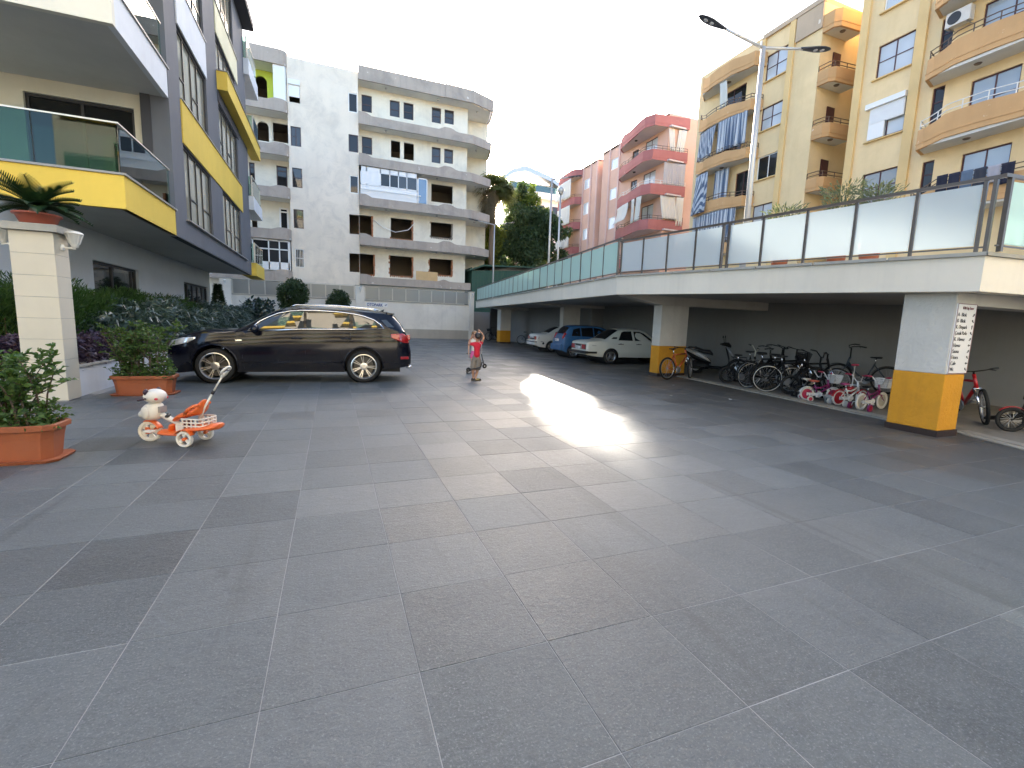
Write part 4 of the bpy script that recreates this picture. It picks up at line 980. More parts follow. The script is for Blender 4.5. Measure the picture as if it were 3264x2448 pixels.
# air conditioner and laundry
ac = thing('air_conditioner', 'white air conditioner unit hanging over a top balcony of the yellow block', 'air conditioner', (24.55, 12.75, 15.0))
ac.location = (24.75, 12.9, 14.45)
m = MB(); m.cbox(-.32, .0, -.42, .42, 0, .58, .02); m.build('casing', plain('ac_white', (.62, .58, .52), .5), ac)
m = MB(); m.lathe([(.0, .012), (.22, .012), (.235, .004), (.235, 0)], (-.325, .12, .29), (-1, 0, 0), 24); m.build('fan_grille', black_plastic, ac)
m = MB(); m.bar((-.3, -.3, -.02), (.2, -.3, -.02), .03); m.bar((-.3, .3, -.02), (.2, .3, -.02), .03); m.build('bracket', grey_metal, ac)
wash = [('navy towel at the left end', (.012, .014, .03)), ('navy towel second from the left', (.015, .018, .038)), ('slate blue towel in the middle', (.10, .14, .20)), ('dark towel right of the slate one', (.03, .035, .05)), ('grey shirt', (.34, .33, .36)), ('navy towel at the right end', (.012, .013, .028))]
for k, (lb, c) in enumerate(wash):
    ya = 12.5-k*.41; curtain('laundry', lb+' of the washing on the lowest right balcony', 'laundry', [(23.86, ya), (23.86, ya-.38)], 7.35 if k not in (4,) else 7.5, 8.22+.02*(-k), plain('cloth_%d' % k, c, .9), folds=2, amp=.02, group='washing on the lowest right balcony', seed=20+k)

# ================================================================ red apartment building (facade X = 28)
sal = wall_mat('salmon_render', (.76, .48, .36), .08, scale=.4, bump=.15); pink = wall_mat('pink_render', (.72, .50, .43), .08, scale=.4)
red = wall_mat('red_parapet', (.45, .175, .16), .14, scale=.7, bump=.3, stain_col=(.25, .07, .06), peel=(.66, .45, .42), peel_amt=-.03)
RB = thing('red_apartment_building', 'salmon apartment block with dark red balconies and white curtains behind the glass railing', 'apartment building', (32, 45, 2.4))
def RP_(name, mat, fn, **kw):
    m = MB(); fn(m); return m.build(name, mat, RB, world=True, **kw)
rw = [(44.4, 43.1, 18.0, 19.08), (44.4, 43.1, 14.95, 16.08), (44.3, 43.1, 11.9, 13.1), (44.3, 43.1, 8.9, 10.1)]
lw = [(50.0, 48.8, 17.4, 18.5), (49.95, 48.8, 14.5, 15.82), (49.8, 48.75, 11.6, 12.86), (49.8, 48.75, 8.7, 10.0)]
bw = [(40.6, 39.6, 17.4, 18.7), (38.6, 36.8, 17.0, 18.9), (40.6, 39.6, 14.5, 15.9), (38.6, 36.8, 14.0, 16.0), (38.6, 36.8, 11.2, 13.0)]
m = MB(); y_hi = 46.1; holes_sheet(m, (28, y_hi, 2.4), (0, -1, 0), (-1, 0, 0), y_hi-35.4, 20.3-2.4, [(y_hi-a, y_hi-b, c-2.4, d-2.4) for a, b, c, d in rw+bw], .2); m.build('wall', sal, RB, world=True, fix=False)
m = MB(); y_hi = 56.0; holes_sheet(m, (28, y_hi, 2.4), (0, -1, 0), (-1, 0, 0), y_hi-47.0, 20.0-2.4, [(y_hi-a, y_hi-b, c-2.4, d-2.4) for a, b, c, d in lw], .2); m.build('wall', sal, RB, world=True, fix=False)
for q_ in ((28.03, 40, 35.35, 35.5, 2.4, 20.2), (28.02, 40, 46.0, 46.09, 2.4, 20.2), (28.02, 40, 47.0, 47.1, 2.4, 19.9), (28.8, 29, 46.1, 47.0, 2.4, 19.5), (28.02, 40, 55.9, 56, 2.4, 19.9)): RP_('side_wall', sal, lambda m: m.box(*q_))
RP_('roof', pink, lambda m: (m.box(28, 40, 35.4, 46.1, 20.1, 20.35), m.box(28, 40, 47, 56, 19.8, 20.05)))
RP_('room_core', dark_room, lambda m: (m.box(28.6, 39.9, 35.6, 45.9, 2.4, 20.0), m.box(28.6, 39.9, 47.2, 55.8, 2.4, 19.7)))
for a, b in ((42.95, 42.7), (44.75, 44.5), (48.6, 48.35), (50.3, 50.1), (47.25, 47.0)): RP_('pilaster', pink, lambda m: m.box(27.9, 28.02, b, a, 2.4, 20.2 if b < 46 else 19.9))
for z in (9.9, 12.9, 15.9, 18.6): RP_('stair_window', pvc, lambda m: m.box(28.72, 28.8, 46.25, 46.85, z-1.7, z-.4)); RP_('red_panel', red, lambda m: m.box(28.6, 28.8, 46.12, 46.98, z-.35, z+.5))
for (a, b, c, d) in rw+lw: window(RB, (28, a, c), (0, -1, 0), (-1, 0, 0), a-b, d-c, [.5] if a > 47 else [], [], pvc, glass_mat('white_reflection_glass', (.62, .63, .64), .08), .06, .06, .06)  # white reflection put into the panes' base colour
for (a, b, c, d) in bw: window(RB, (28, a, c), (0, -1, 0), (-1, 0, 0), a-b, d-c, [.5], [], wood_fr, net_glass if a < 39 else dark_glass, .06, .06, .1)
RPATH = [(28.0, 42.3), (27.2, 41.6), (26.95, 40.6), (26.5, 38.5), (26.2, 36.4), (26.6, 35.5), (30.0, 35.0)]
soff_r = wall_mat('red_soffit', (.66, .58, .56), .1)
def wv_red(t): return .16*(st(t, .10, .16)-st(t, .2, .28)) + .06*st(t, .4, .5)
balcony(RB, RPATH, 19.1, .9, wv_red, red, soff_r, 28.0)
for zb, rl in ((16.25, brown_rail), (13.35, white_rail), (10.3, brown_rail), (7.3, brown_rail)): balcony(RB, RPATH, zb, .86, wv_red, red, soff_r, 28.0, rl, .34)
for z in (19.12, 16.27): RP_('soffit_lamp', black_plastic, lambda m: m.lathe([(0, -.1), (.12, -.08), (.15, .0)], (27.2, 39, z), (0, 0, 1), 10))
LP2 = [(28.0, 55.8), (27.2, 55.2), (27.0, 54.2), (27.0, 51.5), (27.2, 50.8), (28, 50.5)]
balcony(RB, LP2, 19.0, .85, wv_red, red, soff_r, 28.0)
for zb in (15.9, 13.0, 10.1): balcony(RB, LP2, zb, .8, wv_red, red, soff_r, 28.0, brown_rail, .3)
cg = 'white curtains on the red block'
curtain('curtain', 'white gathered curtain, left of the pair on the red block\'s top balcony', 'curtain', [(28.0, 35.35), (28.55, 35.27)], 17.2, 19.05, white_cloth, folds=3, amp=.05, group=cg, seed=31, lift=lambda t: (0, 0, .25))
curtain('curtain', 'white gathered curtain, right of the pair on the red block\'s top balcony', 'curtain', [(29.0, 35.2), (29.8, 35.08)], 17.1, 19.05, white_cloth, folds=4, amp=.05, group=cg, seed=32, lift=lambda t: (0, 0, -.2))
curtain('curtain', 'grey closed curtain on the second balcony from the top of the red block', 'curtain', [(27.8, 35.36), (29.9, 35.06)], 14.25, 16.2, grey_cloth, folds=9, amp=.04, group=cg, seed=33)
curtain('curtain', 'white awning cloth blown out at the left of the red block\'s third balcony', 'curtain', [(27.0, 41.2), (26.6, 39.6), (26.45, 38.6)], 11.6, 13.3, white_cloth, folds=3, amp=.04, group=cg, seed=34, lift=lambda t: (.5, 0, .3))
curtain('curtain', 'white curtain tied in at the waist on the red block\'s third balcony', 'curtain', [(26.4, 38.0), (26.3, 37.4)], 11.2, 13.35, white_cloth, folds=3, amp=.05, group=cg, seed=35)
curtain('curtain', 'narrow white curtain left of the dark door on the red block\'s third balcony', 'curtain', [(26.25, 37.0), (26.3, 36.3)], 11.2, 13.35, white_cloth, folds=3, amp=.05, group=cg, seed=36, lift=lambda t: (0, 0, -.15))
curtain('curtain', 'broad white curtain at the right end of the red block\'s third balcony', 'curtain', [(27.6, 35.36), (29.1, 35.15)], 11.3, 13.3, white_cloth, folds=5, amp=.05, group=cg, seed=37, lift=lambda t: (.2, 0, .25))
curtain('curtain', 'white curtain at the outermost right corner of the red block\'s third balcony', 'curtain', [(29.2, 35.1), (29.95, 35.0)], 10.8, 13.3, white_cloth, folds=3, amp=.05, group=cg, seed=38)
for k, (z0, z1) in enumerate(((16.75, 18.95), (13.7, 15.9), (10.9, 13.0))):
    curtain('curtain', 'white awning over the %s balcony at the red block\'s far end' % ('top', 'middle', 'lowest')[k], 'curtain', [(27.1, 55.0), (26.95, 53.5), (26.95, 51.4)], z0, z1, white_cloth, folds=6, amp=.05, group='white awnings at the far end of the red block', seed=40+k, lift=lambda t: (.5 if t < .6 else .1, 0, .2))

# ================================================================ houses far behind the trees
WB = thing('white_apartment_building', 'white block with curved roof and glazed penthouse behind the trees', 'apartment building', (33, 80, 2.4))
def WP(parent, name, mat, fn, **kw):
    m = MB(); fn(m); return m.build(name, mat, parent, world=True, **kw)
wr = wall_mat('white_render', (.80, .76, .68), .1, scale=.3)
WP(WB, 'wall', wr, lambda m: m.prism([(26.6, 75), (38.2, 75), (38.2, 81), (30.5, 81)], 'z', 2.4, 23.2)); WP(WB, 'balcony', wr, lambda m: m.box(26.2, 38.6, 73.8, 75, 22.6, 23.6))
WP(WB, 'penthouse', wr, lambda m: m.prism([(28.3, 76.2), (37.2, 76.2), (37.2, 80), (31, 80)], 'z', 23.2, 25.6)); WP(WB, 'glass_rail', pale_glass, lambda m: m.box(26.4, 38.4, 73.9, 73.93, 23.6, 24.6))
WP(WB, 'penthouse_glazing', sky_glass, lambda m: m.box(28.6, 36.8, 76.1, 76.2, 23.5, 25.3))
WP(WB, 'roof', grey_metal, lambda m: m.prism([(26.6, 25.6), (28.2, 26.9), (30.5, 27.7), (33, 27.2), (35.7, 26.5), (38.2, 25.0), (38.2, 24.4), (35.7, 25.7), (33, 26.4), (30.5, 26.9), (28.2, 26.1), (26.8, 25.0)], 'y', 74.6, 76.4))
for z in (20.2, 17.2, 14.2, 11.2):
    for x in (28, 30.4, 32.8, 35.9): o = WP(WB, 'window', maroon if x > 35 else alu_dark, lambda m: m.box(x, x+1.5, 74.93, 74.99, z, z+1.6)); WP(o, 'pane', sky_glass, lambda m: (m.box(x+.1, x+.7, 74.9, 74.925, z+.1, z+1.5), m.box(x+.8, x+1.4, 74.9, 74.925, z+.1, z+1.5)))
    WP(WB, 'air_unit', pvc, lambda m: m.box(37.5, 38.1, 74.6, 74.95, z-.8, z-.3))
SB = thing('cream_house', 'small white house glimpsed between the gutted block and the dark trees', 'house', (20, 72, 2.4))
WP(SB, 'wall', wr, lambda m: m.box(16.5, 22.3, 70, 80, 2.4, 15.2)); WP(SB, 'roof', grey_metal, lambda m: m.prism([(16.2, 15.2), (22.6, 15.2), (22.6, 15.5), (19.4, 17.2), (16.2, 15.5)], 'y', 69.6, 80.4))
for z in (6, 9, 12):
    for x in (17.3, 19.3, 20.9): o = WP(SB, 'window', alu_dark, lambda m: m.box(x, x+.9, 69.93, 69.99, z, z+1.5)); WP(o, 'pane', sky_glass, lambda m: m.box(x+.08, x+.82, 69.9, 69.925, z+.08, z+1.42))
# green kiosk behind the deck end
KS = thing('green_shed', 'dark green metal shed with corrugated roof at the far end of the deck', 'shed', (15, 43, 2.4))
grn = plain('green_sheet', (.02, .07, .045), .5, .2, .2, 2); 
for k in range(22): WP(KS, 'wall_sheet', grn, lambda m: m.box(12.0+k*.29, 12.0+k*.29+.27, 41.5, 41.54+.02*(k % 2), 2.7, 6.2+.03*k*.6))
WP(KS, 'side_wall', grn, lambda m: (m.box(12.0, 18.4, 41.56, 45, 2.4, 6.2), m.box(12, 12.05, 41.56, 45, 6.2, 6.5)))
WP(KS, 'roof', grn, lambda m: m.prism([(11.7, 6.25), (13.0, 6.75), (18.6, 6.95), (18.6, 6.85), (13.0, 6.62), (11.7, 6.12)], 'y', 41.2, 45.3))

# ================================================================ block behind the camera, mirrored in the dark car's windows
OB = thing('opposite_apartment_building', 'cream apartment block with yellow balcony bands mirrored in the dark car\'s side windows', 'apartment building', (2, -20, 0))
m = MB(); oh = []
OZ = [3.9+3.2*k for k in range(7)]
for z in OZ:
    for x in (-13, -8.6, -4.2, .2, 4.6, 9.0, 13.4): oh.append((x+16, x+18.6, z, z+1.9))
holes_sheet(m, (16, -14, 0), (-1, 0, 0), (0, 1, 0), 32, 26.5, [(32-b, 32-a, c, d) for a, b, c, d in oh], .25); m.build('wall', wall_mat('opposite_render', (.44, .42, .375), .1), OB, world=True, fix=False)
WP(OB, 'room_core', dark_room, lambda m: m.box(-16, 16, -28, -14.4, 0, 26.4))
for z in OZ:
    for x in (-13, -8.6, -4.2, .2, 4.6, 9.0, 13.4): window(OB, (x+2.6 if x+2.6 < 16 else 16, -14, z), (-1, 0, 0), (0, 1, 0), 2.6 if x < 13 else 2.55, 1.9, [.33, .66], [], alu_dark, dark_glass, .06, .06, .1)
    for (a, b) in ((-15.5, 15.5),): WP(OB, 'balcony_band', yellow_r, lambda m: m.box(a, b, -13.98, -13.6, z-.22, z-.05)); WP(OB, 'glass_pane', pale_glass, lambda m: m.box(a+.05, b-.05, -13.65, -13.635, z-.05, z+.9))

# ================================================================ street lamps on the deck
lamp_pole = plain('lamp_pole', (.52, .50, .47), .45, .5); head_m = plain('lamp_head', (.03, .032, .04), .4)
led = plain('led_lens', (.55, .55, .55), .2)
def lamp_head(parent, p, d):
    d = Vector(d).normalized(); s = d.cross(Vector((0, 0, 1))).normalized(); u = s.cross(d)
    m = MB(); rings = []
    for t, w, h in ((0, .045, .04), (.12, .06, .05), (.25, .10, .045), (.42, .145, .04), (.6, .14, .035), (.74, .09, .03), (.8, .03, .015)):
        c = Vector(p)+d*t; rings.append([c+s*(w*math.cos(a))+u*(h*math.sin(a)*(1.0 if math.sin(a) > 0 else .6)) for a in np.linspace(0, 6.283, 13)[:-1]])
    m.loft(rings); h = m.build('lamp_head', head_m, parent, world=True, smooth=True)
    for t in (.4, .58):
        m = MB(); m.lathe([(0, -.032), (.05, -.030), (.06, -.018)], Vector(p)+d*t, u, 12); m.build('led_lens', led, h, world=True)
def street_lamp(label, x, y, z0, zt, ends, r=.055):
    t = thing('street_lamp', label, 'street lamp', (x, y, z0), group='double street lamps on the deck')
    m = MB(); m.tube([(x, y, z0), (x, y, zt)], [r*1.15, r*.8], 10); m.lathe([(.14, 0), (.14, .03), (r*1.2, .05)], (x, y, z0), (0, 0, 1), 12); m.build('pole', lamp_pole, t, world=True, smooth=True)
    for e in ends:
        P0 = Vector((x, y, zt-.03)); d = (Vector(e)-P0); L = d.length; dn = d/L
        m = MB(); m.tube([P0, P0+d*((L-.8)/L)+dn*.06], [.04, .034], 8); m.build('arm', lamp_pole, t, world=True, smooth=True); lamp_head(t, P0+dn*(L-.8), dn)
street_lamp('near double headed street lamp rising from the deck before the yellow block', 10.79, 10.0, 3.0, 8.98, [(9.11, 10.63, 9.66), (12.47, 9.37, 8.98)], .075)
street_lamp('street lamp whose single head crosses the red block\'s far end', 11.41, 24.0, 3.0, 9.45, [(13.05, 23.6, 9.75)], .06)
street_lamp('farthest double street lamp on the deck before the big dark tree', 12.3, 36.3, 3.1, 9.35, [(10.2, 36.6, 9.62), (13.9, 36.0, 9.62)], .06)
pl = MB(); pl.tube([(13.32, 26.7, 3.0), (13.32, 26.7, 9.5)], .06, 8); pl.lathe([(.0, 0), (.12, 0), (.2, .3), (.14, .42), (0, .46)], (13.32, 26.7, 9.5), (0, 0, 1), 12)
tag(pl.build('lamp_post', lamp_pole, None, smooth=True), 'plain grey post with a round lamp in front of the white block', 'lamp post')
# ================================================================ trees and plants
bark = wall_mat('bark', (.10, .075, .055), .4, scale=3, bump=1.0)
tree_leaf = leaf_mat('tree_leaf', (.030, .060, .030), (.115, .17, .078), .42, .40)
tree_lite = leaf_mat('tree_leaf_lit', (.10, .15, .025), (.22, .27, .06), .5, .5)  # sunlit look put into a lighter copy of the leaf colour
def clump_leaves(clumps, per, L, W, seed, shell=.5, droop=.3, flat=0.0, out=.6):
    r = np.random.default_rng(seed); Cs = []; Ds = []
    for (cx, cy, cz, rx, ry, rz) in clumps:
        n = max(20, int(per*rx*rz)); d = r.normal(size=(n, 3)); d /= np.linalg.norm(d, axis=1, keepdims=True)
        rad = r.uniform(shell, 1.0, n)**.6
        c = np.array([cx, cy, cz])+d*rad[:, None]*np.array([rx, ry, rz]); Cs.append(c)
        Ds.append(d*out+r.normal(size=(n, 3))*.6+np.array([0, 0, -.15]))
    return leaves(np.concatenate(Cs), np.concatenate(Ds), L, W, droop, seed, flat)
def limbs(m, base, tips, r0, seed):
    q = random.Random(seed); b = Vector(base)
    for t in tips:
        t = Vector(t); mid = b.lerp(t, .5)+Vector((q.uniform(-.3, .3), q.uniform(-.3, .3), q.uniform(0, .4)))
        m.tube([b, b.lerp(mid, .6)+Vector((0, 0, .1)), mid, t], [r0, r0*.75, r0*.5, r0*.15], 6)
# the big dark tree between the gutted block and the red block
q = random.Random(3); cl = []
for (x, z, r_) in ((19.8, 13.4, 1.7), (18.9, 12.6, 1.4), (21.3, 13.2, 1.6), (22.4, 12.2, 1.5), (17.9, 11.0, 1.4), (19.5, 11.3, 1.9), (21.3, 11.0, 1.8), (17.0, 9.6, 1.4), (18.6, 9.4, 1.8), (20.6, 9.2, 1.9), (22.6, 9.8, 1.5), (16.9, 7.8, 1.4), (18.4, 7.4, 1.7), (20.4, 7.1, 1.8), (22.2, 7.4, 1.5), (18.9, 14.2, .9), (22.9, 13.6, .9), (23.3, 11.2, 1.0), (16.3, 8.9, .9), (16.6, 10.4, .8), (16.0, 9.6, .7), (15.9, 7.6, 1.0), (23.9, 9.5, 1.0), (24.2, 12.2, .8), (18.5, 15.2, .75), (18.9, 15.6, .7), (19.3, 15.0, .8), (18.4, 14.4, .5), (17.0, 11.5, .6), (16.5, 11.3, .6), (17.6, 12.0, .4), (15.3, 8.2, 1.0), (15.6, 6.6, 1.1), (16.4, 7.0, 1.1), (24.0, 8.0, 1.2), (23.6, 6.8, 1.2)):  # some clumps added only to block stray sun
    for k in range(3): cl.append((x+q.uniform(-.5, .5), 48.3+q.uniform(-1.6, 1.8), z+q.uniform(-.5, .5), r_*q.uniform(.55, .8), r_*q.uniform(.6, .9), r_*q.uniform(.5, .72)))
BT = thing('broadleaf_tree', 'big dark broadleaf tree standing between the gutted block and the red block', 'tree', (20, 48.3, 2.4))
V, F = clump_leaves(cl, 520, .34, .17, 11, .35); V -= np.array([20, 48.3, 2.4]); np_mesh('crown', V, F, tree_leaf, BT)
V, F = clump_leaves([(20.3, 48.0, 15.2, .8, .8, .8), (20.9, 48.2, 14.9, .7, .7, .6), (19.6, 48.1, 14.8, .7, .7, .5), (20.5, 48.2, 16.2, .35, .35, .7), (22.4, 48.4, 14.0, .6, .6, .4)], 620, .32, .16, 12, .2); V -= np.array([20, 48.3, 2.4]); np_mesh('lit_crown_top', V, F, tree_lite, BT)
m = MB(); m.tube([(20, 48.3, 2.3), (20.1, 48.3, 5), (19.9, 48.4, 8)], [.45, .36, .26], 9); limbs(m, (20, 48.35, 7.2), [(17.5, 48, 10.5), (18.6, 48.6, 13), (20, 48, 14.5), (21.8, 48.6, 12.8), (22.5, 48, 9.8), (17.2, 48.8, 8)], .2, 5)
m.build('trunk', bark, BT, world=True, smooth=True)
q = random.Random(8); cl = []
for (x, z, r_) in ((25.6, 11.2, 1.6), (24.6, 9.3, 1.6), (26.6, 9.0, 1.6), (25.6, 7.2, 1.8)):
    for k in range(3): cl.append((x+q.uniform(-.5, .5), 58+q.uniform(-1, 1), z+q.uniform(-.5, .5), r_*.7, r_*.8, r_*.65))
T2 = thing('broadleaf_tree', 'smaller dark tree behind the two lamp posts before the white block', 'tree', (25.5, 58, 2.4))
V, F = clump_leaves(cl, 420, .36, .18, 13, .35); V -= np.array([25.5, 58, 2.4]); np_mesh('crown', V, F, tree_leaf, T2)
m = MB(); m.tube([(25.5, 58, 2.3), (25.6, 58, 8.5)], [.3, .15], 8); m.build('trunk', bark, T2, world=True, smooth=True)
q = random.Random(9); cl = []
for (x, z, r_) in ((14.6, 8.8, 1.0), (15.0, 7.4, 1.1), (14.1, 6.9, .8), (15.4, 9.4, .8), (14.5, 9.9, .8), (14.2, 10.3, .6), (15.0, 10.3, .6), (14.8, 10.8, .8), (14.5, 10.8, .7), (15.4, 10.8, .7), (15.9, 10.6, .7), (14.7, 11.4, .5)):  # upper clumps added to block sun below the gap
    for k in range(3): cl.append((x+q.uniform(-.4, .4), 45.6+q.uniform(-.6, .6), z+q.uniform(-.4, .4), r_*.75, r_*.8, r_*.65))
T3 = thing('climbing_shrub', 'yellow green climber wrapping the palm trunk beside the gutted block', 'shrub', (15, 45.6, 2.4))
V, F = clump_leaves(cl, 900, .26, .15, 14, .2); V -= np.array([15, 45.6, 2.4]); np_mesh('foliage', V, F, leaf_mat('climber_leaf', (.07, .10, .02), (.20, .22, .04), .5, .4), T3)
m = MB(); m.tube([(14.8, 45.6, 2.3), (14.9, 45.6, 8.5)], [.12, .05], 7); m.build('stem', bark, T3, world=True, smooth=True)
# fan palm
PM = thing('fan_palm', 'tall fan palm with a brown leaf skirt beside the gutted block', 'palm tree', (14.5, 43.4, 2.4))
m = MB(); m.tube([(14.5, 43.4, 2.3), (14.45, 43.4, 8), (14.5, 43.4, 14.3)], [.36, .28, .24], 10); m.build('trunk', wall_mat('palm_bark', (.20, .14, .09), .4, scale=4, bump=1.0), PM, world=True, smooth=True)
def fan_leaf(V, F, base, d, r, seed, n=18, droop=.4):
    q = np.random.default_rng(seed); d = np.array(d, float); d /= np.linalg.norm(d); up = np.array([0, 0, 1.0])
    s = np.cross(d, up); s /= max(np.linalg.norm(s), 1e-3); u = np.cross(s, d)
    hub = base+d*r*.55; b = len(V)
    def quad(p, q_, w):
        t = np.cross(q_-p, u); t = t/max(np.linalg.norm(t), 1e-4)*w; k = len(V); V.extend([p-t, p+t, q_+t*.5, q_-t*.5]); F.append((k, k+1, k+2, k+3))
    quad(base, hub, .03)
    for k in range(n):
        a = -1.9+3.8*k/(n-1); dd = d*math.cos(a)+s*math.sin(a); L = r*(.75-.12*abs(a))*q.uniform(.9, 1.1)
        mid = hub+dd*L*.55; tip = hub+dd*L+np.array([0, 0, -L*droop*q.uniform(.6, 1.3)]); quad(hub, mid, .035); quad(mid, tip, .028)
V = []; F = []; r = np.random.default_rng(5); top = np.array([14.5, 43.4, 14.2])
for k in range(95):
    a = k*2.4; e = r.uniform(-.2, 1.3); fan_leaf(V, F, top, (math.cos(a)*math.cos(e), math.sin(a)*math.cos(e), math.sin(e)), r.uniform(1.25, 1.75), k)
for k in range(80):
    a = r.uniform(-.7, .9); e = r.uniform(-.3, .7); fan_leaf(V, F, top+np.array([0, 0, r.uniform(-.4, .1)]), (math.cos(a)*math.cos(e), math.sin(a)*math.cos(e), math.sin(e)), r.uniform(1.5, 2.1), 300+k, 20, .35)  # right-hand fronds added to block sun past the crown
np_mesh('crown', np.array(V)-np.array([14.5, 43.4, 2.4]), F, leaf_mat('palm_leaf', (.07, .095, .03), (.20, .21, .075), .5, .4), PM)
V = []; F = []
for k in range(110):
    a = k*2.4; e = r.uniform(-1.5, -1.05); z = r.uniform(-2.4, -.1)
    if math.cos(a) > .15 and z < -.45: continue  # right side left open so the sunbeam passes
    fan_leaf(V, F, top+np.array([math.cos(a)*.2, math.sin(a)*.2, z]), (math.cos(a)*math.cos(e), math.sin(a)*math.cos(e), math.sin(e)), r.uniform(.7, 1.1), 100+k, 10, .5)
for k in range(60):
    a = math.pi+r.uniform(-.9, .9); e = r.uniform(-1.2, -.5); z = r.uniform(-2.2, .2); fan_leaf(V, F, top+np.array([math.cos(a)*.2, math.sin(a)*.2, z]), (math.cos(a)*math.cos(e), math.sin(a)*math.cos(e), math.sin(e)), r.uniform(.9, 1.3), 400+k, 12, .5)  # left-hand skirt leaves added to block stray sun
np_mesh('dead_leaf_skirt', np.array(V)-np.array([14.5, 43.4, 2.4]), F, leaf_mat('palm_skirt', (.13, .10, .06), (.26, .20, .12), .8, .3), PM)
# clipped trees in front of the boundary wall
hl = leaf_mat('clipped_leaf', (.014, .034, .012), (.055, .095, .03), .4, .2)
def clipped(label, x, y, rx, z0, z1, seed):
    t = thing('clipped_tree', label, 'tree', (x, y, 0), group='clipped trees at the boundary wall'); zc = (z0+z1)/2; rz = (z1-z0)/2; q = random.Random(seed); cl = []
    for k in range(46):
        a = q.uniform(0, 6.28); e = q.uniform(-1, 1); s = math.sqrt(1-e*e); k2 = q.uniform(.55, .84); cl.append((x+math.cos(a)*s*rx*k2, y+math.sin(a)*s*rx*k2, zc+e*rz*k2*.95, rx*.30, rx*.30, rz*.27))
    V, F = clump_leaves(cl, 1500, .13, .075, seed, .25); V -= np.array([x, y, 0]); np_mesh('crown', V, F, hl, t)
    m = MB(); m.tube([(0, 0, -.01), (.03, 0, zc)], [.09, .06], 8); limbs(m, (.03, 0, z0), [(rx*.5, .2, zc), (-rx*.5, -.2, zc), (0, .4, z1-.5)], .04, seed); m.build('trunk', bark, t, smooth=True)
clipped('large clipped round tree at the boundary wall behind the dark car', -2.62, 36, 1.02, 1.7, 4.32, 21)
clipped('small clipped round tree left of the OTOPARK sign', .40, 36, .80, 1.7, 3.62, 22)
# hedges in the raised bed
def volume_leaves(n, x, y, ztop, z0, L, W, seed, droop, up=.5, shell=.55):
    r = np.random.default_rng(seed); px = r.uniform(*x, n); py = r.uniform(*y, n); t = r.uniform(0, 1, n)**shell
    zt = np.array([ztop(a, b) for a, b in zip(px, py)]); pz = z0+(zt-z0)*t
    sx = (px-(x[0]+x[1])/2)/(x[1]-x[0])*2
    d = np.stack([sx*.6+r.normal(0, .45, n), r.normal(0, .5, n), up+r.normal(0, .35, n)], 1)
    return leaves(np.stack([px, py, pz], 1), d, L, W, droop, seed)
conif = leaf_mat('conifer_leaf', (.014, .042, .010), (.06, .125, .025), .55, .2, .25)
def ctop(x, y): return 1.86+.12*math.sin(y*1.7)+.10*math.sin(y*4.3+x*3)+.05*math.sin(y*11+x*7)-.25*max(0, (-5.05-x))*0-.35*max(0, x+5.1)
def hedge(name, label, cat, loc, VF, mat, stems, part='foliage'):
    t = thing(name, label, cat, loc); V, F = VF; np_mesh(part, V-np.array(loc), F, mat, t)
    m = MB()
    for (x, y, h) in stems: m.tube([(x-loc[0], y-loc[1], .4-loc[2]), (x-loc[0]+.03, y-loc[1], h-loc[2])], [.025, .01], 5)
    m.build('stem', bark, t); return t
q = random.Random(2)
hedge('conifer_hedge', 'feathery bright green conifer hedge under the grey block\'s windows', 'hedge', (-5.4, 16, .44), volume_leaves(30000, (-5.95, -4.85), (10.6, 22.6), ctop, .45, .15, .02, 31, .05, .9), conif, [(-5.4, 10.8+k*.8, 1.3) for k in range(15)])
hedge('conifer_hedge', 'dark conifer hedge glimpsed left of the garden pillar', 'hedge', (-6.5, 11.2, .44), volume_leaves(12000, (-8.8, -4.75), (10.6, 12.2), lambda x, y: 1.75+.1*math.sin(x*5), .45, .15, .02, 32, .05, .9), conif, [(-8.5+k*.8, 11.3, 1.2) for k in range(5)])
ole = leaf_mat('oleander_leaf', (.022, .05, .042), (.10, .145, .12), .33, .12, .6)
def otop(x, y): return 1.52+.16*math.sin(y*.9)+.12*math.sin(y*3.1+x)+.06*math.sin(y*9)+.012*(y-14)-.4*max(0, x+4.35)
hedge('oleander_hedge', 'blue green long leaved hedge behind the dark car\'s bonnet', 'hedge', (-4.65, 20, .44), volume_leaves(17000, (-5.1, -4.1), (12.7, 33.5), otop, .5, .25, .055, 33, .35, .35), ole, [(-4.6, 13+k*1.0, 1.2) for k in range(20)])
hedge('glossy_shrub', 'dark glossy leaved shrub poking above the far end of the hedge', 'shrub', (-4.2, 31, .44), volume_leaves(1400, (-4.6, -3.6), (28.5, 34.5), lambda x, y: 2.1+.3*math.sin(y*2.3), .9, .26, .13, 34, .1, .6), leaf_mat('glossy_leaf', (.012, .028, .020), (.035, .06, .05), .25, .1, .7), [(-4.2, 29+k, 1.9) for k in range(5)])
purp = leaf_mat('purple_leaf', (.030, .016, .036), (.085, .055, .095), .45, .15)
hedge('purple_plant', 'low purple leaved planting behind the second planter', 'plant', (-4.6, 11.4, .44), volume_leaves(7000, (-5.4, -4.08), (9.85, 13.6), lambda x, y: .93+.08*math.sin(y*5+x*3), .42, .13, .05, 35, .3, .4), purp, [(-4.5, 10.2+k*.6, .7) for k in range(5)])
hedge('purple_plant', 'low purple leaved planting left of the garden pillar', 'plant', (-5.6, 10.0, .44), volume_leaves(4500, (-7.6, -4.6), (9.68, 10.5), lambda x, y: .95+.08*math.sin(x*5), .42, .13, .05, 36, .3, .4), purp, [(-7+k*.6, 10, .7) for k in range(4)])
r = np.random.default_rng(37); n = 3800; t = r.uniform(0, 1, n)**.7; a = r.uniform(0, 6.28, n); rad = (.42*(1-t)+.05)*r.uniform(.6, 1, n)
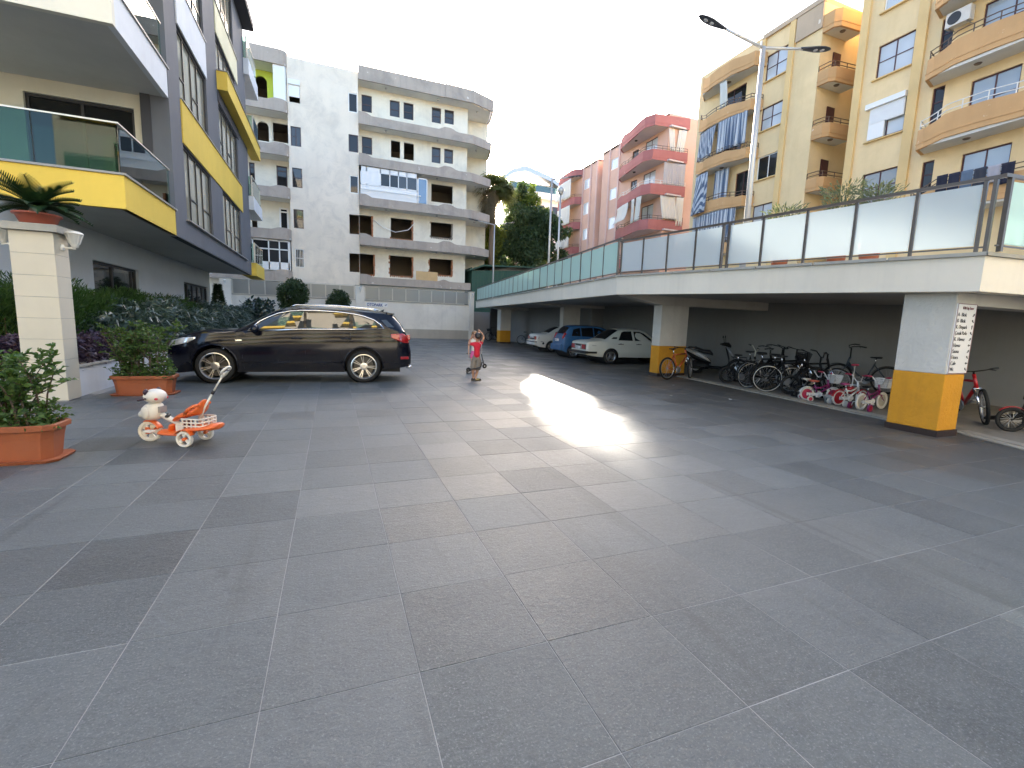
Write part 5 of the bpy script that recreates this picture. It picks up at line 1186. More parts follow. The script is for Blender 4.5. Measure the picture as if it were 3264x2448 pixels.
hedge('small_conifer', 'small pointed conifer near the grey block\'s far ground floor window', 'conifer', (-5.0, 25.4, .44), leaves(np.stack([-5.0+np.cos(a)*rad, 25.4+np.sin(a)*rad, .5+t*2.3], 1), np.stack([np.cos(a), np.sin(a), r.uniform(.3, 1.2, n)], 1), .16, .03, .1, 37), leaf_mat('dark_conifer', (.01, .024, .010), (.03, .055, .02), .6, .15), [(-5.0, 25.4, 2.6)])
# terracotta planters with shrubs
terra = wall_mat('terracotta', (.33, .098, .042), .3, rough=.55, scale=3, stain_col=(.20, .11, .07), patch=.35, bump=.1)
shrub = leaf_mat('shrub_leaf', (.028, .068, .016), (.10, .17, .045), .45, .3, .35)
def planter(label, x0, x1, y0, y1, h, seed, nst, top, lean, lab2):
    cx, cy = (x0+x1)/2, (y0+y1)/2; w, d = (x1-x0)/2, (y1-y0)/2
    t = thing('planter', label, 'planter', (cx, cy, 0))
    def ring(a, b, z, c=.07): return [(-a+c, -b, z), (a-c, -b, z), (a, -b+c, z), (a, b-c, z), (a-c, b, z), (-a+c, b, z), (-a, b-c, z), (-a, -b+c, z)]
    m = MB(); m.loft([ring(w-.005, d-.005, -.001), ring(w+.012, d+.012, .028), ring(w-.005, d-.005, .03), ring(w-.06, d-.06, .022)]); m.build('saucer', terra, t)
    m = MB(); m.loft([ring(w-.065, d-.065, .02), ring(w-.045, d-.045, h*.6), ring(w-.03, d-.03, h-.06), ring(w-.002, d-.002, h-.055), ring(w, d, h-.01), ring(w-.01, d-.01, h), ring(w-.04, d-.04, h-.004), ring(w-.05, d-.05, h-.06)], caps=False); m.build('trough', terra, t)
    m = MB(); m.prism([(p[0], p[1]) for p in ring(w-.045, d-.045, 0)], 'z', h-.09, h-.055); m.build('soil', MATS['soil'], t)
    q = random.Random(seed); sm = MB(); Cs = []; Ds = []
    s = thing('potted_shrub', lab2, 'shrub', (cx, cy, h-.06))
    for k in range(nst):
        bx = q.uniform(-w*.75, w*.75); by = q.uniform(-d*.4, d*.4); tx = bx*1.25+q.gauss(lean, .16); ty = by+q.gauss(0, .2); hz = top*q.uniform(.55, 1.0)
        pts = [Vector((bx, by, -.02)), Vector((bx+(tx-bx)*.3, by+(ty-by)*.3, hz*.45)), Vector((tx*.9+bx*.1, ty*.9, hz*.82)), Vector((tx+q.gauss(0, .06), ty, hz))]
        sm.tube(pts, [.011, .008, .005, .002], 5)
        for b_ in range(q.randint(6, 9)):
            f = q.uniform(.1, 1.0); i = min(2, int(f*3)); p = pts[i].lerp(pts[i+1], f*3-i); e = p+Vector((q.gauss(0, .11), q.gauss(0, .11), q.uniform(.02, .14)))
            sm.tube([p, e], [.004, .0015], 4)
            for _ in range(q.randint(9, 16)):
                g = q.random(); c = p.lerp(e, g); Cs.append(c); Ds.append(Vector((q.gauss(0, .6), q.gauss(0, .6), q.uniform(-.1, .8)))+(e-p).normalized()*.5)
        for _ in range(12):
            f = q.uniform(.35, 1.0); i = min(2, int(f*3)); Cs.append(pts[i].lerp(pts[i+1], f*3-i)); Ds.append(Vector((q.gauss(0, .6), q.gauss(0, .6), q.uniform(-.1, .7))))
    for _ in range(900): Cs.append(Vector((q.uniform(-w*.95, w*.95), q.uniform(-d*.9, d*.9), q.uniform(-.02, .30)*q.random()**.5))); Ds.append(Vector((q.gauss(0, .6), q.gauss(0, .6), q.uniform(0, .5))))
    sm.build('stems', bark, s)
    V, F = leaves(np.array([tuple(c) for c in Cs]), np.array([tuple(c) for c in Ds]), .07, .034, .25, seed); np_mesh('foliage', V, F, shrub, s)
planter('long terracotta planter nearest the camera at the left edge', -3.58, -2.52, 5.57, 6.0, .37, 41, 26, .74, .02, 'leafy green shrub growing in the nearest planter')
planter('long terracotta planter by the dark car\'s front wheel', -3.63, -2.69, 9.79, 10.24, .35, 42, 34, .95, .02, 'leafy green shrub growing in the planter by the dark car')
# sago palm in its bowl on the pillar
PB = thing('plant_bowl', 'shallow terracotta bowl on top of the garden pillar', 'plant pot', (-4.22, 9.52, 2.745))
m = MB(); m.lathe([(.0, .0), (.19, 0), (.205, .02), (.255, .135), (.285, .14), (.285, .165), (.245, .165), (.23, .12), (0, .11)], (0, 0, .001), (0, 0, 1), 28); m.build('bowl', plain('terracotta_red', (.34, .085, .05), .5), PB, smooth=True)
SG = thing('sago_palm', 'dark green sago palm growing in the bowl on the garden pillar', 'palm', (-4.22, 9.52, 2.86))
m = MB(); m.lathe([(.0, 0), (.10, 0), (.12, .06), (.08, .13), (0, .15)], (0, 0, 0), (0, 0, 1), 14); m.build('trunk', bark, SG, smooth=True)
V = []; F = []; q = random.Random(4)
for k in range(34):
    a = k*2.399+q.uniform(-.2, .2); e = q.uniform(.15, 1.25); L = q.uniform(.5, .74); pts = []
    for i in range(15):
        s_ = i/14; rr = L*s_*math.cos(e*(1-.55*s_)); zz = .12+L*(s_*math.sin(e)-.55*s_*s_*(1.2-e*.5)*.8); pts.append(Vector((math.cos(a)*rr, math.sin(a)*rr, zz)))
    side = Vector((-math.sin(a), math.cos(a), 0))
    for i in range(1, 15):
        for u in (-1, 1):
            for h_ in (0, .5):
                p = pts[i-1].lerp(pts[i], h_); t_ = (pts[i]-pts[i-1]).normalized(); ll = .15*math.sin(math.pi*min(.97, .18+i/15*.8)); tip = p+side*u*ll*.9+t_*ll*.55+Vector((0, 0, .035)); w_ = t_*.013; b = len(V); V.extend([p-w_, p+w_, tip+w_*.3, tip-w_*.3]); F.append((b, b+1, b+2, b+3))
        p0, p1 = pts[i-1], pts[i]; w_ = side*.006; b = len(V); V.extend([p0-w_, p0+w_, p1+w_, p1-w_]); F.append((b, b+1, b+2, b+3))
np_mesh('fronds', np.array([tuple(v) for v in V]), F, leaf_mat('sago_leaf', (.010, .034, .012), (.03, .065, .02), .45, .05, .3), SG)
# pot plants behind the near railing
for k, (x, y, h, lb) in enumerate(((10.0, 6.85, 1.55, 'grey green'), (10.0, 6.2, 1.35, 'silvery low'), (10.0, 8.2, 1.4, 'brownish green'))):
    t = thing('deck_shrub', lb+' feathery shrub showing above the near glass railing', 'shrub', (x, y, 3.0), group='shrubs behind the glass railing')
    r = np.random.default_rng(60+k); n = 700; tt = r.uniform(.3, 1, n); a = r.uniform(0, 6.28, n); rad = .5*tt*r.uniform(.2, 1, n)
    V, F = leaves(np.stack([np.cos(a)*rad*.7, np.sin(a)*rad, .3+tt*(h-.3)], 1), np.stack([np.cos(a)*.6, np.sin(a)*.6, r.uniform(.3, 1, n)], 1), .14, .03, .2, 60+k); np_mesh('foliage', V, F, leaf_mat('deck_leaf%d' % k, (.07, .085, .05), (.18, .20, .13), .6, .3), t)
    m = MB(); m.lathe([(0, 0), (.16, 0), (.2, .3), (.17, .3), (0, .26)], (0, 0, 0), (0, 0, 1), 14); m.build('pot', terra, t, smooth=True)
# ================================================================ cars
def paint(name, c, rough=.25, dust=.0, dust_col=(.20, .17, .13), z_dust=.75):
    n = N(name); o = n.obj(); f = n.noise(o, 2.2, 6, .65); fine = n.noise(o, 26, 4, .7)
    col = n.mix(f, tuple(x*.92 for x in c), tuple(min(1, x*1.05) for x in c)); sp = n.n('SeparateXYZ'); n.l(o, sp.inputs[0])
    low = n.math('MULTIPLY', n.ramp(sp.outputs[2], [(.15, (1, 1, 1)), (z_dust, (.0, .0, .0))]), dust)
    d = n.math('MULTIPLY', low, n.ramp(f, [(.30, (.25, .25, .25)), (.62, (1, 1, 1))])); col = n.mix(d, col, dust_col); n.base(col)
    n.p(rough=n.math('ADD', n.math('MULTIPLY', d, .5), rough), spec=.36)
    return n.m
car_glass = clear_glass('car_glass', (.10, .11, .11), .9, .005)
car_dark = plain('car_dark', (.012, .012, .013), .6); lamp_red = plain('lamp_red', (.35, .012, .014), .12, coat=.8); lamp_clear = plain('lamp_clear', (.72, .72, .70), .08, .5, coat=1)
plate_w = plain('plate_white', (.75, .75, .75), .4); seat_m = plain('seat_cloth', (.04, .04, .045), .9); alu = plain('alloy', (.58, .56, .54), .28, .9)
def interp(tab):
    xs = [t[0] for t in tab]; ys = [t[1] for t in tab]
    return lambda x: float(np.interp(x, xs, ys))
def smooth_interp(tab):
    """monotone-ish smooth curve through control points (Catmull on samples)"""
    xs = np.array([t[0] for t in tab], float); ys = np.array([t[1] for t in tab], float); m = np.gradient(ys, xs)
    d = np.diff(ys)/np.diff(xs)
    for i in range(len(d)):
        if abs(d[i]) < 1e-9: m[i] = m[i+1] = 0
        else:
            a, b = m[i]/d[i], m[i+1]/d[i]
            if a < 0: m[i] = 0
            if b < 0: m[i+1] = 0
            s = a*a+b*b
            if s > 9: t = 3/math.sqrt(s); m[i] = t*a*d[i]; m[i+1] = t*b*d[i]
    def f(x):
        x = min(max(x, xs[0]), xs[-1]); i = min(len(xs)-2, max(0, int(np.searchsorted(xs, x)-1))); h = xs[i+1]-xs[i]; t = (x-xs[i])/h
        return float((2*t**3-3*t*t+1)*ys[i]+(t**3-2*t*t+t)*h*m[i]+(-2*t**3+3*t*t)*ys[i+1]+(t**3-t*t)*h*m[i+1])
    return f
class Car:
    def __init__(s, t, S):
        s.t = t; s.S = S
        s.belt = smooth_interp(S['belt']); s.top = smooth_interp(S['top']); s.edge = smooth_interp(S['edge']); s.yw = smooth_interp(S['yw']); s.ye = smooth_interp(S['ye']); s.low = interp(S['low'])
        s.ax = S['axles']; s.ra = S['arch']; s.zc = S['zc']
    def zlow(s, x, inside=True):
        z = s.low(x)
        for xa in s.ax:
            d = abs(x-xa)
            if d < s.ra-1e-4: z = max(z, s.zc+math.sqrt(s.ra**2-d*d))
        return z
    def ysurf(s, x, z):
        b = s.belt(x); e = s.edge(x); yw = s.yw(x); ye = s.ye(x); lo = s.low(x)
        if z <= b:
            t = (z-lo)/max(.05, b-lo); return yw*(1-.045*(1-min(1, t/.45))**2 - s.S.get('tumble', .05)*max(0, (t-.55)/.45)**2)
        yb = yw*(1-s.S.get('tumble', .05)); t = (z-b)/max(.02, e-b); t = min(1, t); return yb+(ye-yb)*(t*.85+.15*t*t)
    def body(s, mat):
        S = s.S; x0, x1 = S['yw'][0][0], S['yw'][-1][0]; xs = set(np.linspace(x0, x1, 64).tolist())
        for xa in s.ax:
            for a in np.linspace(0, math.pi, 17): xs.add(xa+s.ra*.9985*math.cos(a))
            xs |= {xa+s.ra+.003, xa-s.ra-.003}
        for e in (.01, .03, .06, .1, .15, .22): xs |= {x0+e, x1-e}
        xs = sorted(xs); nl, nu, nc = 9, 6, 10; rings = []
        for x in xs:
            lo = s.zlow(x); b = max(s.belt(x), lo+.01); e = max(s.edge(x), b+.004); left = []
            for k in range(nl+1): z = lo+(b-lo)*k/nl; left.append((x, s.ysurf(x, z), z))
            for k in range(1, nu+1): z = b+(e-b)*k/nu; left.append((x, s.ysurf(x, z), z))
            ye = left[-1][1]; tp = max(s.top(x), e+.002); mid = []
            for k in range(1, nc): u = 1-2*k/nc; mid.append((x, ye*u, e+(tp-e)*(1-abs(u)**2.4)))
            rings.append(left+mid+[(px, -py, pz) for px, py, pz in reversed(left)])
        m = MB(); m.loft(rings, caps=False, closed=False)
        for r, rev in ((rings[0], False), (rings[-1], True)): m.add(r, [tuple(range(len(r)))])
        return m.build('body', mat, s.t, auto=32)
    def side_poly(s, poly, off=.004):
        """poly (x,z) -> both sides' surfaces"""
        out = []
        for sg in (1, -1): out.append([(x, sg*(s.ysurf(x, z)+off), z) for x, z in poly])
        return out
    def side_panel(s, name, poly, mat, off=.004, thick=.006, parent=None, smooth=False):
        for L in s.side_poly(poly, off):
            sg = 1 if L[0][1] > 0 else -1; m = MB(); n = len(L); m.add(L+[(x, y-sg*thick, z) for x, y, z in L], [tuple(range(n)), tuple(reversed(range(n, 2*n)))]+[(i, (i+1) % n, n+(i+1) % n, n+i) for i in range(n)]); m.build(name, mat, parent or s.t)
    def side_strip(s, name, xs, lo, hi, mat, off=.012, nz=6):
        for sg in (1, -1):
            rows = []
            for x in np.linspace(xs[0], xs[1], 14):
                a, b = lo(x), hi(x); rows.append([(x, sg*(s.ysurf(x, a+(b-a)*k/nz)+off), a+(b-a)*k/nz) for k in range(nz+1)])
            m = MB(); m.grid(rows); m.build(name, mat, s.t, smooth=True, fix=False, solid=.012)
    def top_patch(s, name, xa, xb, ua, ub, mat, off=.006, nx=10, nu=12, taper=0.0):
        rows = []
        for i in range(nx+1):
            x = xa+(xb-xa)*i/nx; row = []; e = s.edge(x); tp = max(s.top(x), e+.002); ye = s.ye(x)
            for k in range(nu+1):
                u = (ua+(ub-ua)*k/nu)*(1-taper*i/nx); sl = (s.top(x+.02)-s.top(x-.02))/.04; nrm = Vector((-sl, 0, 1)).normalized()*off
                row.append((x+nrm.x, ye*u, e+(tp-e)*(1-abs(u)**2.4)+nrm.z))
            rows.append(row)
        m = MB(); m.grid(rows); return m.build(name, mat, s.t, smooth=True)
    def trim(s, name, pts, r, mat, off=.008):
        for sg in (1, -1):
            m = MB(); m.tube([(x, sg*(s.ysurf(x, z)+off), z) for x, z in pts], r, 6); m.build(name, mat, s.t, smooth=True)
    def under(s):
        x0, x1 = s.S['yw'][0][0], s.S['yw'][-1][0]; w = s.S['W']/2
        m = MB(); m.box(x0+.25, x1-.25, -w*.62, w*.62, s.S['zs']-.03, s.S['zs']+.25); m.box(s.ax[0]+s.ra, s.ax[1]-s.ra, -w*.93, w*.93, s.S['zs']-.005, s.S['zs']+.12)
        for xa in s.ax: m.lathe([(s.ra-.004, -w*.93), (s.ra-.004, w*.93)], (xa, 0, s.zc), (0, 1, 0), 20)
        m.build('underbody', car_dark, s.t, fix=False)
    def cabin(s, xs):
        w = s.S['W']/2; zb = s.S['zs']+.2
        m = MB(); m.box(s.ax[0]-.4, s.ax[1]-.5, -w*.8, w*.8, zb, s.belt(0)-.28); m.build('cabin_floor', seat_m, s.t)
        for x in xs:
            for y in (-w*.42, w*.42):
                m = MB(); m.cbox(x-.07, x+.06, y-.22, y+.22, zb+.2, s.belt(0)+.02, .04); m.cbox(x-.06, x+.03, y-.12, y+.12, s.belt(0)+.03, s.belt(0)+.2, .03); m.build('seat', seat_m, s.t)
        m = MB(); m.torus((s.ax[1]-1.0, w*.42, s.belt(0)-.02), (1, 0, .5), .18, .016, 18, 6); m.build('steering_wheel', car_dark, s.t)
def wheel(parent, x, y, r, w, rim, style, rim_m, side):
    """side: +1 outer face towards +y. wheel > tyre, rim"""
    e = bpy.data.objects.new('wheel', None); COL.objects.link(e); e.parent = parent; e.location = (x, y, r); e.rotation_euler = (0, random.uniform(0, 6), 0)
    o = side; h = w/2
    m = MB(); m.lathe([(rim, -h*.92), (rim+.01, -h), (r-.05, -h), (r-.012, -h*.86), (r, -h*.6), (r, h*.6), (r-.012, h*.86), (r-.05, h), (rim+.01, h), (rim, h*.92), (rim-.01, h*.5), (rim-.01, -h*.5), (rim, -h*.92)], (0, 0, 0), (0, 1, 0), 40)
    m.build('tyre', rubber, e, smooth=True)
    m = MB(); f = o*h
    m.lathe([(rim+.004, f*.95), (rim-.012, f*.99), (rim-.022, f*.9), (rim-.03, f*.55), (rim-.035, -f*.5)], (0, 0, 0), (0, 1, 0), 40)
    def bar(a, wi, wo, r0, r1, d0, d1, th=.018):
        ca, sa = math.cos(a), math.sin(a)
        def P(rr, lat, d): return (ca*rr-sa*lat, f*d, sa*rr+ca*lat)
        vs = [P(r0, -wi, d0), P(r0, wi, d0), P(r1, wo, d1), P(r1, -wo, d1)]; vs += [(p[0], p[1]-o*th, p[2]) for p in vs]
        m.add(vs, [(0, 1, 2, 3), (7, 6, 5, 4), (0, 4, 5, 1), (1, 5, 6, 2), (2, 6, 7, 3), (3, 7, 4, 0)])
    if style == 'double7':
        for k in range(7):
            a = k*6.2832/7
            for dl in (-.105, .105): bar(a+dl, .0075, .0085, .07, rim-.02, .72, .88)
        m.lathe([(.085, f*.62), (.085, f*.74), (.05, f*.8), (0, f*.8)], (0, 0, 0), (0, 1, 0), 20)
    elif style == 'multi':
        for k in range(9): bar(k*6.2832/9, .014, .02, .03, rim-.015, .8, .85)
        m.lathe([(.06, f*.7), (.055, f*.86), (0, f*.88)], (0, 0, 0), (0, 1, 0), 16)
    elif style == 'three':
        for k in range(3): bar(k*2.0944, .05, .035, .02, rim-.015, .75, .9); bar(k*2.0944+.42, .015, .03, .05, rim-.015, .7, .86)
        m.lathe([(.07, f*.7), (.05, f*.92), (0, f*.94)], (0, 0, 0), (0, 1, 0), 16)
    else:
        for k in range(6): bar(k*1.0472, .03, .045, .03, rim-.015, .8, .82)
        m.lathe([(.06, f*.7), (.05, f*.86), (0, f*.88)], (0, 0, 0), (0, 1, 0), 16)
    m.build('rim', rim_m, e)
    m = MB(); m.lathe([(0, -f*.35), (rim*.78, -f*.35), (rim*.78, -f*.15), (0, -f*.15)], (0, 0, 0), (0, 1, 0), 24); m.build('brake_disc', plain('brake', (.10, .095, .09), .5, .6), e)
def mirrors(c, x, z, mat):
    for sg in (1, -1):
        y = c.ysurf(x, z); m = MB(); rings = []
        for t, w, h in ((0, .05, .05), (.04, .10, .09), (.12, .115, .10), (.2, .10, .085), (.235, .05, .04)): rings.append([(x+w*math.cos(a)*.75, sg*(y+t), z+.06+h*math.sin(a)) for a in np.linspace(0, 6.283, 11)[:-1]])
        m.loft(rings); m.build('wing_mirror', mat, c.t, smooth=True)
def door_lines(c, lines):
    for pts in lines: c.trim('door_gap', pts, .0035, car_dark, .001)
def handle(c, x, z, mat):
    for sg in (1, -1):
        m = MB(); y = c.ysurf(x, z); m.tube([(x-.11, sg*(y+.004), z), (x-.09, sg*(y+.035), z+.004), (x+.09, sg*(y+.035), z+.004), (x+.11, sg*(y+.004), z)], .014, 6); m.build('door_handle', mat, c.t, smooth=True)
        m = MB(); m.ball((x, sg*(y-.012), z), .06, 10, 6, (1.1, .25, .55)); m.build('handle_recess', car_dark, c.t, smooth=True)
def plate(c, x, y, z, w, h, mat, back, parent=None, txt=None):
    o = thing('tmp', '', '') if False else None
    m = MB(); m.box(min(x, x+.012*back), max(x, x+.012*back), y-w/2, y+w/2, z-h/2, z+h/2); p = m.build('number_plate', plate_w, c.t)
    if txt: text('lettering', txt, h*.8, (x+.014*back, y+(w*.44 if back < 0 else -w*.44), z-h*.28), (R(90), 0, R(-90 if back < 0 else 90)), ink, p, sx=.72, ext=.001)

# ---------------- dark SUV
def make_suv():
    ang = math.atan2(11.38-11.17, -2.36-.67); mid = (Vector((-2.36, 11.38, 0))+Vector((.67, 11.17, 0)))/2; nrm = Vector((-math.sin(ang), math.cos(ang), 0))   # left side normal
    t = thing('parked_car', 'dark dusty estate off-roader with chrome window trim parked beside the planted bed', 'car', mid-nrm*.90, ang)
    S = dict(W=1.98, zs=.25, axles=(-1.51, 1.51), arch=.425, zc=.40, tumble=.055,
        yw=[(-2.60, .70), (-2.55, .80), (-2.42, .90), (-2.1, .965), (-1.5, .985), (0, .985), (1.4, .985), (1.9, .96), (2.18, .90), (2.36, .80), (2.45, .68)],
        ye=[(-2.60, .66), (-2.45, .70), (-2.3, .66), (-2.1, .73), (-1.5, .775), (-.4, .785), (.2, .775), (.5, .775), (.9, .82), (1.15, .84), (1.6, .84), (2.0, .80), (2.25, .70), (2.45, .52)],
        belt=[(-2.60, .70), (-2.54, .98), (-2.40, 1.22), (-1.98, 1.235), (-1.2, 1.21), (-.2, 1.185), (.87, 1.125), (1.15, 1.10), (1.7, 1.06), (2.1, .98), (2.3, .90), (2.45, .76)],
        edge=[(-2.60, .72), (-2.54, 1.0), (-2.42, 1.27), (-2.28, 1.45), (-2.10, 1.58), (-1.8, 1.615), (-1.2, 1.65), (-.5, 1.665), (0, 1.64), (.3, 1.565), (.62, 1.385), (.95, 1.20), (1.15, 1.135), (1.7, 1.095), (2.1, 1.01), (2.3, .92), (2.45, .77)],
        top=[(-2.60, .74), (-2.52, 1.04), (-2.40, 1.32), (-2.27, 1.53), (-2.12, 1.63), (-1.8, 1.68), (-1.2, 1.725), (-.5, 1.735), (.0, 1.715), (.3, 1.65), (.62, 1.49), (.95, 1.29), (1.15, 1.185), (1.7, 1.15), (2.1, 1.06), (2.3, .96), (2.45, .79)],
        low=[(-2.60, .42), (-2.45, .36), (-2.0, .30), (-1.9, .25), (2.0, .25), (2.2, .22), (2.45, .26)])
    c = Car(t, S); body_m = paint('black_blue_paint', (.004, .005, .011), .10, .38, (.045, .041, .034), .66); c.body(body_m); c.under(); c.cabin((.25, -.75))
    win = [(.87, 1.135), (.64, 1.36), (.45, 1.46), (.28, 1.535), (.05, 1.59), (-.18, 1.615), (-.5, 1.625), (-.83, 1.615), (-1.1, 1.60), (-1.34, 1.57), (-1.55, 1.525), (-1.74, 1.455), (-1.88, 1.36), (-1.97, 1.255), (-1.2, 1.225), (-.2, 1.20)]
    c.side_panel('window_band', win, car_dark, .002, .004)
    up = smooth_interp(sorted([(x, z) for x, z in win[:14]])); bl = smooth_interp(sorted([(-1.97, 1.255), (-1.2, 1.225), (-.2, 1.20), (.87, 1.135)]))
    def pane(a, b):
        xs = np.linspace(a, b, 9); return [(x, bl(x)+.02) for x in xs]+[(x, max(up(x)-.025, bl(x)+.022)) for x in reversed(xs)]
    for a, b in ((-.24, .80), (-1.20, -.30), (-1.90, -1.28)): c.side_panel('side_window', pane(a, b), car_mirror, .008, .003)
    c.trim('window_trim', win+[win[0]], .016, chrome, .012)
    c.side_panel('corner_window', [(-2.04, 1.30), (-1.90, 1.46), (-2.02, 1.47), (-2.20, 1.30)], car_mirror, .006, .003)
    c.top_patch('windscreen', 1.10, .22, -.93, .93, car_glass, .006); c.top_patch('rear_window', -2.46, -2.16, -.85, .85, car_glass, .008)
    for sg in (1, -1):
        m = MB(); m.tube([(.05, sg*.63, 1.69), (-.05, sg*.63, 1.735), (-.9, sg*.635, 1.755), (-1.7, sg*.63, 1.72), (-1.85, sg*.625, 1.68)], .018, 6); m.build('roof_rail', chrome, t, smooth=True)
    m = MB(); m.prism([(-2.02, 1.655), (-2.22, 1.625), (-2.22, 1.60), (-2.05, 1.585)], 'y', -.62, .62); m.build('spoiler', body_m, t, bevel=.01)
    m = MB(); m.prism([(-1.86, 1.67), (-1.98, 1.665), (-2.0, 1.73)], 'y', -.01, .01); m.build('aerial_fin', car_dark, t)
    c.side_strip('tail_lamp', (-2.56, -2.12), interp([(-2.56, .93), (-2.4, .94), (-2.12, 1.06)]), interp([(-2.56, .98), (-2.5, 1.10), (-2.4, 1.16), (-2.12, 1.14)]), lamp_red)
    m = MB(); m.box(-2.575, -2.5, -.78, .78, 1.0, 1.13); m.build('tail_lamp', lamp_red, t, bevel=.01)
    c.side_strip('reflector', (-2.54, -2.34), lambda x: .55, lambda x: .61, lamp_red)
    c.side_strip('head_lamp', (1.84, 2.40), interp([(1.84, .95), (2.0, .86), (2.2, .81), (2.4, .78)]), interp([(1.84, .985), (2.1, .965), (2.3, .90), (2.4, .83)]), lamp_clear)
    c.side_panel('badge', [(.98, .925), (1.10, .92), (1.10, .945), (.98, .95)], chrome, .004, .004)
    m = MB(); m.box(2.40, 2.462, -.40, .40, .42, .80); m.build('grille', car_dark, t)
    m = MB()
    for k in range(9): m.box(2.455, 2.47, -.36+k*.085, -.345+k*.085, .44, .79)
    m.build('grille_bars', chrome, t)
    # sill strip, wheel-arch lips
    c.trim('sill_strip', [(-1.05, .475), (1.0, .465)], .012, body_m, .004)
    for xa in c.ax: c.trim('arch_lip', [(xa+.435*math.cos(a), max(.30, .40+.435*math.sin(a))) for a in np.linspace(-.12, math.pi+.12, 22)], .02, body_m, .0)
    door_lines(c, [[(-.255, .32), (-.27, .7), (-.27, 1.19)], [(.95, .32), (.98, .6), (.93, 1.11)], [(-1.02, .48), (-1.0, .75), (-1.22, 1.0), (-1.24, 1.21)], [(-2.08, 1.28), (-2.20, 1.10), (-2.30, .8)]])
    for x, z in ((-.10, .995), (-1.13, 1.01)): handle(c, x, z, body_m)
    mirrors(c, .70, 1.12, body_m)
    m = MB(); m.tube([(-2.5, .62, .34), (-2.62, .62, .34)], .035, 10); m.tube([(-2.5, -.62, .34), (-2.62, -.62, .34)], .035, 10); m.build('exhaust', chrome, t, smooth=True)
    # dried mud film finger-smudges on the doors are in the paint; wheels
    for xa in c.ax:
        for sg in (1, -1): wheel(t, xa, sg*.835, .375, .275, .285, 'double7', alu, sg)
    return t
n_ = N('car_mirror_glass'); n_.p(rough=.0, spec=.8, ior=1.55); n_.b.inputs['Base Color'].default_value = (.03, .032, .03, 1); car_mirror = n_.m
_o = n_.obj(); n_.base(n_.mix(n_.noise(_o, 3, 2), (.025, .027, .025), (.04, .042, .038)))
make_suv()

# ---------------- three cars under the deck (heading +X, right side and tail to the camera)
def place(name, label, contact, wb, W, ang):
    u = Vector((math.cos(ang), math.sin(ang), 0)); l = Vector((-u.y, u.x, 0)); o = Vector((contact[0], contact[1], 0))+u*(wb/2)+l*(W/2-.09); return thing(name, label, 'car', o, ang)
def sedan(t, S, pm, win_top, style, rear):
    c = Car(t, S); c.body(pm); c.under(); c.cabin((.3, -.6)); return c
# old boxy saloon nearest the camera
def old_saloon():
    W = 1.62; t = place('parked_car', 'old boxy cream white saloon nearest the camera under the deck', (10.32, 15.64), 2.44, W, R(-5.7))
    S = dict(W=W, zs=.28, axles=(-1.22, 1.22), arch=.335, zc=.30, tumble=.045,
        yw=[(-2.28, .70), (-2.24, .755), (-2.1, .79), (-1.2, .81), (1.2, .81), (1.85, .79), (2.0, .74)],
        ye=[(-2.28, .66), (-2.1, .70), (-1.6, .70), (-1.2, .63), (-.75, .57), (.0, .575), (.35, .58), (.95, .67), (1.3, .70), (2.0, .68)],
        belt=[(-2.28, .80), (-2.2, .84), (-1.6, .885), (-1.0, .90), (.95, .88), (1.6, .83), (2.0, .76)],
        edge=[(-2.28, .81), (-2.2, .855), (-1.62, .915), (-1.45, .95), (-1.1, 1.16), (-.8, 1.33), (-.6, 1.36), (.1, 1.36), (.35, 1.30), (.95, .92), (1.3, .885), (2.0, .78)],
        top=[(-2.28, .82), (-2.2, .875), (-1.62, .945), (-1.45, .985), (-1.1, 1.21), (-.82, 1.38), (-.6, 1.42), (.1, 1.425), (.35, 1.36), (.95, .96), (1.3, .92), (2.0, .81)],
        low=[(-2.28, .36), (-2.0, .31), (-1.6, .27), (1.6, .27), (2.0, .33)])
    pm = paint('cream_white_paint', (.66, .66, .58), .3, .5, (.25, .22, .17), .5); c = sedan(t, S, pm, None, None, None)
    c.side_panel('side_window', [(-.90, .95), (-.72, 1.27), (-.60, 1.31), (-.28, 1.315), (-.26, .945)], car_glass_d, .006); c.side_panel('side_window', [(-.16, .945), (-.18, 1.315), (.1, 1.31), (.3, 1.24), (.72, .93)], car_glass_d, .006)
    c.side_panel('air_vent', [(-1.20, 1.0), (-1.10, 1.07), (-.93, 1.07), (-.97, 1.0)], car_dark, .004)
    c.top_patch('rear_window', -1.43, -.84, -.88, .88, car_glass_d, .006); c.top_patch('windscreen', .93, .36, -.92, .92, car_glass_d, .006)
    m = MB(); m.box(-2.36, -2.2, -.80, .80, .40, .50); m.build('bumper', car_dark, t, bevel=.015)
    for sg in (1, -1):
        m = MB(); m.box(-2.36, -1.85, sg*.80, sg*.83, .41, .49); m.build('bumper_end', car_dark, t)
        m = MB(); m.box(-2.30, -2.26, sg*.34, sg*.68, .575, .745); m.build('tail_lamp', lamp_red, t); m = MB(); m.box(-2.303, -2.262, sg*.27, sg*.335, .58, .74); m.build('reverse_lamp', lamp_clear, t)
    m = MB(); m.box(-2.295, -2.262, -.70, .70, .56, .76); m.build('tail_panel', car_dark, t)
    plate(c, -2.30, 0, .62, .46, .11, plate_w, -1, txt='07 KR 19')
    door_lines(c, [[(-.22, .30), (-.23, .94)], [(-.98, .55), (-.93, .94)], [(.72, .3), (.72, .93)]]); c.trim('side_moulding', [(-2.05, .72), (1.9, .70)], .007, car_dark, .004)
    for x in (-.80, .0): handle(c, x, .80, car_dark)
    mirrors(c, .6, .90, car_dark)
    for xa in c.ax:
        for sg in (1, -1): wheel(t, xa, sg*.70, .295, .185, .20, 'three', alu, sg)
